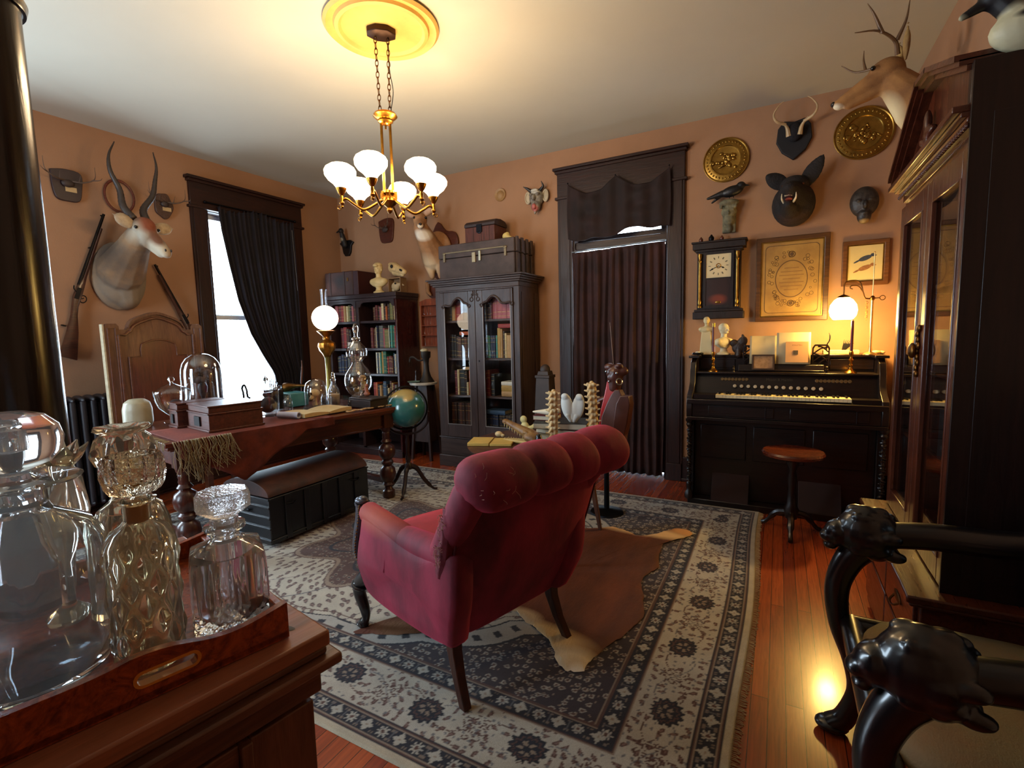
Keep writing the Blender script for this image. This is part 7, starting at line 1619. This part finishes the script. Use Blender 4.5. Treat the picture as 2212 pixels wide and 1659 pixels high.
# show globe
t = thing('show_globe', 'large stacked clear glass show globe with shells inside near table end', 'jar', dpos(-.455, 1.60), DR)
vessel(t, 'lower_globe', [(0, .05), (.04, .04), (.045, .02), (.06, .004), (.05, .02), (.05, .06), (.085, .09), (.112, .14), (.118, .20), (.11, .25), (.085, .30), (.055, .335), (.045, .36)], .003)
vessel(t, 'upper_globe', [(.044, .36), (.06, .385), (.088, .41), (.092, .44), (.088, .475), (.05, .515), (.032, .54)], .003)
part(t, 'stopper', B().lathe([(0, .535), (.028, .54), (.04, .555), (.036, .568), (.018, .575), (.016, .60), (.022, .63), (.026, .655), (.018, .675), (.010, .69), (0, .692)], 24), THING)
w = B(); rn = random.Random(12)
for k in range(11): a = rn.uniform(0, 6.28); w.ell((.05*cos(a), .05*sin(a), .11+.012*k), (rn.uniform(.02, .04), rn.uniform(.015, .03), rn.uniform(.01, .02)), (rn.uniform(-1, 1), rn.uniform(-1, 1), 0))
organic(t, 'shells', w, M('yellow brown shells', 'a8803c', .4, c2='6a4420', vs=25), .004, 1)
# lens ball
t = thing('glass_ball', 'silvery clear glass ball resting in front of the show globe', 'ball', dpos(-.36, 1.50, .0)); part(t, 'ball', B().ell((0, 0, .05), .045, None, 28, 18), GLASS('silvered glass', (.95, 1, 1))); part(t, 'ring', B().torus((0, 0, .008), .03, .008), M('dark wood base', '2c1712', .4))
# low wooden box with ruffled lace
t = thing('low_wooden_box', 'low dark wooden box at the right end of the table', 'box', dpos(-.19, 1.50), DR+.05)
part(t, 'body', B().box(-.14, .14, -.09, .09, 0, .065), WOOD('dark low box', '2c1a14', '1a0f0c', .5, 'x'), bev=.003); part(t, 'lid', B().box(-.13, .15, -.085, .095, .066, .078), WOOD('dark low box', '2c1a14', '1a0f0c'), bev=.003)
t = thing('carved_figurine', 'small reddish carved figurine on the low box beside the show globe', 'figurine', dpos(-.24, 1.53, .079)); organic(t, 'figure', B().ell((0, 0, .02), (.03, .022, .02)).cap((0, 0, .02), (-.005, 0, .07), .018, .014).ell((0, 0, .09), .015).cap((-.01, 0, .06), (-.04, 0, .05), .008, .006), M('red brown carving', '8a4a2c', .5, var=.3), .003, 1)
w = B()
for k in range(22): w.ell((.012*sin(k*1.3), -.20+k*.019, .006), (.022, .012, .006), (0, 0, k))
o = organic(None, 'lace_trim', w, M('tan rope lace', 'b08a5a', .8, var=.2), .003, 1); o.location = dpos(-.06, 1.42); o.rotation_euler = (0, 0, DR); o['label'] = 'wavy tan braided trim lying along the front edge of the table end'; o['category'] = 'trim'
# metal things in the middle
t = thing('brass_microscope', 'small dark metal stand with a looped handle behind the large box', 'instrument', dpos(-.74, .76), DR)
MTL = M('dark instrument metal', '2c2a2e', .3, .8, var=.3)
part(t, 'base', B().box(-.06, .05, -.05, .05, 0, .03).box(-.05, .04, -.04, .04, .03, .10), MTL, bev=.003)
part(t, 'handle', B().tube(spline([(0, 0, .10), (-.005, 0, .16), (-.02, 0, .20), (.02, 0, .225), (.055, 0, .19), (.065, 0, .14), (.10, 0, .13)], 5), .008, 8), MTL)
t = thing('brass_horn', 'dull brass funnel-shaped horn lying on the teal tin', 'horn', dpos(-.86, 1.28, .128), DR+.6)
part(t, 'horn', B().tube(spline([(-.13, 0, .02), (-.08, 0, .03), (-.02, 0, .035), (.06, 0, .035), (.13, 0, .04)], 5), [.044, .043, .042, .04, .036, .032, .028, .024, .021, .018, .016, .014, .013, .012, .011, .011, .010, .010, .009, .009, .008], 16), OLDBR)
t = thing('teal_tin', 'square teal-blue tin box behind the open book', 'box', dpos(-.83, 1.20), DR); part(t, 'tin', B().box(-.11, .09, -.08, .09, 0, .115), M('teal tin paint', '3c8088', .4, var=.2), bev=.006); part(t, 'label', B().box(-.06, .05, -.0835, -.080, .02, .09), M('pale tin label', '6aa0a4', .5))
t = thing('instrument_cluster', 'cluster of small silver rods and lens tubes behind the lidded jar', 'instrument', dpos(-.80, 1.02), DR)
part(t, 'block', B().box(-.07, .07, -.05, .05, 0, .16), MTL, bev=.004)
for k in range(5): x = -.055+.027*k; part(t, 'silver_rod', B().tube([(x, 0, .155), (x+.012*(k-2)*.4, .01, .255-.012*abs(k-1))], .0045, 8), M('silver metal', '9aa2a8', .2, 1))
part(t, 'lens', B().ell((.085, -.02, .17), (.02, .02, .018)), M('silver metal', '9aa2a8', .2, 1))
part(t, 'tube', B().tube([(-.04, -.055, .12), (.12, -.055, .14)], .018, 12), MTL)
t = thing('quill_feather', 'thin brown quill standing up against the dark curtain', 'feather', dpos(-.98, 1.36, 0), DR); part(t, 'holder', B().lathe([(0, 0), (.03, 0), (.025, .05), (.012, .06), (0, .06)], 16), MTL); part(t, 'quill', B().tube(spline([(0, 0, .05), (.01, 0, .18), (.035, 0, .30), (.04, 0, .38)], 6), [.005]*6+[.008]*8+[.004]*5, 8), M('brown quill', '6a4434', .7))
for i, (x, y, r_, h_) in enumerate(((-.62, 1.04, .035, .12), (-.60, 1.36, .03, .10))):
    t = thing('small_jar', ['small clear glass jar in front of teal tin', 'little clear glass jar between skull dome and square dish'][i], 'jar', dpos(x, y)); vessel(t, 'jar', [(0, 0), (r_, 0), (r_+.002, .006), (r_+.002, h_*.7), (r_*.7, h_*.85), (r_*.75, h_)], .002, None, 24)
# dark desk chair back under the table, left side
t = thing('desk_chair', 'black bentwood chair with a rounded back half under the table', 'chair', (-3.02, 1.60, .01), .6)
DCM = M('black chair paint', '0c0b10', .4, coat=.3)
COL.objects.unlink(t); bpy.data.objects.remove(t)

# ------------------------------------------------------------------ foreground: chest, tray, decanters
CR = radians(-10)
fc = thing('sideboard', 'dark oak sideboard corner with a lighter worn top in the foreground', 'sideboard', (-.603, .494, 0), CR)
SB = WOOD('worn sideboard top', 'a8664a', '784a32', .4, 'y', .5, coat=.3); SD = WOOD('dark oak panel', '7a4e3a', '4a2e22', .45, 'y', .6, coat=.25, bmp=.15); SDZ = WOOD('dark oak upright', '7a4e3a', '4a2e22', .45, 'z', .6, coat=.25, bmp=.15)
part(fc, 'top', B().box(-.62, 0, -1.05, 0, .875, .90), SB, bev=.004)
part(fc, 'top_moulding', B().box(-.615, -.004, -1.045, -.004, .862, .875).box(-.625, .012, -1.055, .012, .845, .862).box(-.61, -.012, -1.04, -.012, .80, .845), SD, bev=.004)
w = B().box(-.60, -.03, -1.02, -.03, .0, .80); part(fc, 'body', w, SD, bev=.003)
w = B().box(-.03, -.018, -.12, -.025, .05, .79); w.box(-.028, -.010, -.135, -.12, .05, .79); part(fc, 'corner_stile', w, SDZ, bev=.002)
w = B().box(-.03, -.02, -.135, -1.02, .70, .79); part(fc, 'rail', w, SD, bev=.002)
part(fc, 'chip', B().ell((-.075, -.05, .9003), (.035, .009, .0006), (0, 0, .5), 16, 6), M('dark stain', '241008', .6))
TR_ = radians(-15)
ty = thing('burl_tray', 'red-brown burl wood tray with a cut-out handle holding the decanters', 'tray', (-.643, .452, .901), TR_)
TB = WOOD('burl tray wood', 'b4511f', '5e1d0c', .3, 'x', 1.6, coat=.5, burl=True)
part(ty, 'bottom', B().box(-.42, 0, -.40, 0, 0, .012), TB, bev=.002)
def hh(v):  # wall height along the long side, v 0 at far end .. 1 near end
    y = v*.40; return .055-.013*sin(min(1, y/.19)*pi)**1+.012*math.exp(-((y-.15)/.05)**2)
for x0 in (-.012, -.42):
    n_ = 40; top = [(-.40*i/n_, hh(i/n_)) for i in range(n_+1)]
    s0, s1 = -.118, -.186
    # wall with a rounded slot: build as column strips around the hole
    w = B()
    hole = 0; hc = ((s0+s1)/2, .030)
    for i in range(n_):
        y0, y1 = top[i][0], top[i+1][0]; h0, h1 = top[i][1], top[i+1][1]; ym = (y0+y1)/2
        def seg(a0, a1, b0, b1):
            w.add([(x0, y0, a0), (x0+.012, y0, a0), (x0+.012, y1, a1), (x0, y1, a1), (x0, y0, b0), (x0+.012, y0, b0), (x0+.012, y1, b1), (x0, y1, b1)], [(0, 3, 2, 1), (4, 5, 6, 7), (0, 1, 5, 4), (1, 2, 6, 5), (2, 3, 7, 6), (3, 0, 4, 7)])
        if s1 < ym < s0:
            q = lambda y: .0095*(1-abs((y-hc[0])/((s0-s1)/2))**6)**.5 if abs((y-hc[0])/((s0-s1)/2)) < 1 else 0
            seg(0, 0, hc[1]-q(y0), hc[1]-q(y1)); seg(hc[1]+q(y0), hc[1]+q(y1), h0, h1)
        else: seg(0, 0, h0, h1)
    part(ty, 'handle_wall', w, TB, ang=50, nosplit=True)
part(ty, 'end_wall', B().box(-.408, -.012, -.012, 0, 0, .05), TB, bev=.002); part(ty, 'end_wall', B().box(-.408, -.012, -.40, -.388, 0, .05), TB, bev=.002)
part(ty, 'slot_light_rim', B().band([(y+hc[0], z+hc[1]) for y, z in rrect(.037, .011, .0105)], [(y+hc[0], z+hc[1]) for y, z in rrect(.033, .0075, .007)], -.0135, .0012, 'yz'), M('painted slot light', 'e08a2c', .35, coat=.5))  # added rim, its bright orange stands for the lit tray inside
TZ = .9145
G1 = GLASS('decanter crystal', (.98, .99, 1), dens=.06); G2 = GLASS('warm decanter glass', (.99, .96, .88), dens=.06); CORK = M('amber cork collar', 'b07a2c', .5, var=.2)
def decanter(label, x, y, rz, outer, inner, stop, stopmat, gm, n=64, rf=None, rf_s=None, sx=1, sy=1, liquid=None, collar=None):
    t = thing('decanter', label, 'decanter', (x, y, TZ), rz)
    # outer wall down to the base, then inner wall back up: one closed thick-walled vessel
    w = B(); R = []
    for (r, z) in outer:
        R.append([(r*cos(a)*(rf(a, z) if rf else 1)*sx, r*sin(a)*(rf(a, z) if rf else 1)*sy, z) for a in [2*pi*k/n for k in range(n)]])
    for (r, z) in inner: R.append([(r*cos(a)*sx, r*sin(a)*sy, z) for a in [2*pi*k/n for k in range(n)]])
    w.rings(R, True, True); part(t, 'body', w, gm, ang=28)
    s = B().lathe(stop, n if rf_s is None else 48, rfun=rf_s); part(t, 'stopper', s, stopmat, ang=28)
    if collar: part(t, 'collar', B().lathe(collar, 32), CORK)
    return t
def sq(a, k=6.): return 1/((abs(cos(a))**k+abs(sin(a))**k)**(1/k))
# square cut decanter
def rf_sq(a, z):
    if z > .128: return 1
    t = min(1, max(0, (.128-z)/.012)); s_ = sq(a, 9)
    fl = .022*cos(40*a)*(1 if .045 < z < .105 else 0)+.03*cos(28*a)*cos((z-.005)/.014*pi*2)*(1 if z <= .045 else 0)
    return 1+(s_*(1+fl)-1)*t
oz = [(.0, 0), (.046, 0), (.050, .004)]+[(.0505, .004+.0035*k) for k in range(1, 12)]+[(.0505, .05), (.0505, .105), (.048, .116), (.040, .124), (.022, .132), (.019, .138), (.019, .146), (.028, .149), (.029, .153), (.028, .157), (.020, .159), (.0195, .166)]
iz = [(.016, .166), (.015, .14), (.030, .125), (.040, .112), (.040, .02), (.03, .012), (0, .012)]
hexr = lambda a, z: 1/max(abs(cos((a+pi/8) % (pi/4)-pi/8)), .5)*(1+.03*cos(24*a)*cos(z*500)) if z > .175 else 1
decanter('small square cut-glass decanter with a flat faceted stopper, rightmost on the tray', -.745, .428, radians(-28), oz, iz, [(0, .135), (.0125, .136), (.0140, .16), (.016, .168), (.027, .176), (.035, .183), (.036, .188), (.036, .202), (.032, .209), (.0, .211)], GLASS('frosty stopper crystal', (1, 1, 1), .05, bmp=.35, bs=170, dens=.2), G1, 160, rf_sq, hexr)
# tall diamond-cut decanter with crown stopper
def rf_di(a, z):
    if not .015 < z < .175: return 1
    u = (a/(2*pi)*8) % 1; v = ((z-.015)/.053) % 1
    d = abs(u-.5)+abs(v-.5); return 1+.13*(abs(d-.5)*2)-.05
oz = [(0, 0), (.036, 0), (.039, .006)]+[(.041, .015+.0056*k) for k in range(28)]+[(.039, .176), (.032, .188), (.020, .196), (.0155, .202), (.0155, .222), (.022, .226), (.023, .229), (.015, .232)]
iz = [(.0125, .232), (.0125, .200), (.026, .186), (.034, .17), (.034, .03), (.024, .016), (0, .016)]
crown = lambda a, z: 1+(.06*cos(12*a)*abs(cos(z*170)) if z > .238 else 0)
decanter('tall diamond-cut glass decanter with an open crown-shaped stopper', -.752, .318, 0, oz, iz, [(0, .195), (.0105, .196), (.0115, .228), (.013, .235), (.027, .240), (.033, .248), (.035, .262), (.034, .282), (.031, .290), (.0275, .290), (.027, .272), (.023, .256), (.010, .250), (0, .249)], GLASS('warm faceted crystal', (1, .97, .9), .01, bmp=.3, bs=90), G2, 96, rf_di, crown, collar=[(0, .197), (.0120, .198), (.0122, .222), (0, .223)])
# onion decanter
oz = [(0, 0), (.060, 0), (.072, .006), (.082, .04), (.084, .08), (.084, .15), (.080, .185), (.066, .210), (.045, .224), (.032, .232), (.028, .242), (.028, .262), (.034, .268), (.062, .272), (.064, .275), (.060, .278), (.026, .280)]
oz = [(r*1.05, z*.96) for r, z in oz]
iz = [(r*1.05, z*.96) for r, z in [(.024, .280), (.0235, .24), (.040, .222), (.062, .204), (.074, .18), (.078, .15), (.078, .05), (.065, .014), (0, .012)]]
decanter('large round-shouldered decanter with a wide lip and hollow ball stopper', -.855, .232, 0, oz, iz, [(r*1.05, z*.955) for r, z in [(0, .245), (.018, .246), (.020, .28), (.014, .286), (.018, .292), (.036, .30), (.047, .315), (.050, .332), (.046, .350), (.034, .364), (.016, .370), (0, .371)]], G1, GLASS('smoky decanter glass', (.93, .95, .96), dens=.06), 64)
# ribbed decanter behind
frill = lambda a, z: 1+(.10*cos(8*a) if z > .235 else 0)
oz = [(0, 0), (.044, 0), (.050, .008), (.052, .08), (.050, .15), (.042, .178), (.026, .192), (.020, .205), (.020, .225), (.032, .230), (.034, .235), (.020, .238)]
iz = [(.016, .238), (.016, .205), (.036, .178), (.043, .15), (.045, .02), (0, .014)]
decanter('ribbed glass decanter with a frilled tulip stopper, behind the diamond-cut one', -.90, .372, 0, oz, iz, [(0, .20), (.014, .202), (.016, .235), (.020, .240), (.036, .252), (.042, .268), (.036, .288), (.026, .298), (.036, .305), (.034, .309), (.0, .300)], G2, G2, 64, lambda a, z: 1+.03*cos(16*a) if .01 < z < .17 else 1, frill)
oz = [(0, 0), (.050, 0), (.056, .01), (.056, .16), (.045, .19), (.026, .205), (.024, .23), (.034, .236), (.022, .24)]
iz = [(.019, .24), (.020, .20), (.046, .165), (.049, .02), (0, .014)]
decanter('plain decanter with a tall block stopper at the back left of the tray', -1.07, .30, .3, oz, iz, [(0, .205), (.017, .206), (.018, .24), (.022, .244), (.040, .252), (.040, .318), (.036, .322), (0, .322)], G1, G1, 48, lambda a, z: sq(a, 6) if .01 < z < .18 else 1, lambda a, z: sq(a, 8)*.8 if z > .245 else 1)
t = thing('glass_ornament', 'clear glass ornament with pointed leaves behind the ball stopper', 'ornament', (-.965, .31, TZ))
part(t, 'body', B().lathe([(0, 0), (.030, 0), (.032, .01), (.010, .03), (.009, .10), (.026, .14), (.034, .18), (.028, .23), (.016, .26), (0, .262)], 32), G2)
for k in range(6): a = k*pi/3; part(t, 'leaf', B().tube(spline([(.012*cos(a), .012*sin(a), .25), (.028*cos(a), .028*sin(a), .27), (.04*cos(a), .04*sin(a), .285)], 4), [.009, .012, .013, .013, .012, .010, .007, .004, .002], 8, True, .5), G2)
part(t, 'tip', B().tube([(0, 0, .25), (0, 0, .28), (0, 0, .305), (0, 0, .325)], [.010, .014, .010, .003], 10, True, .5), G2)
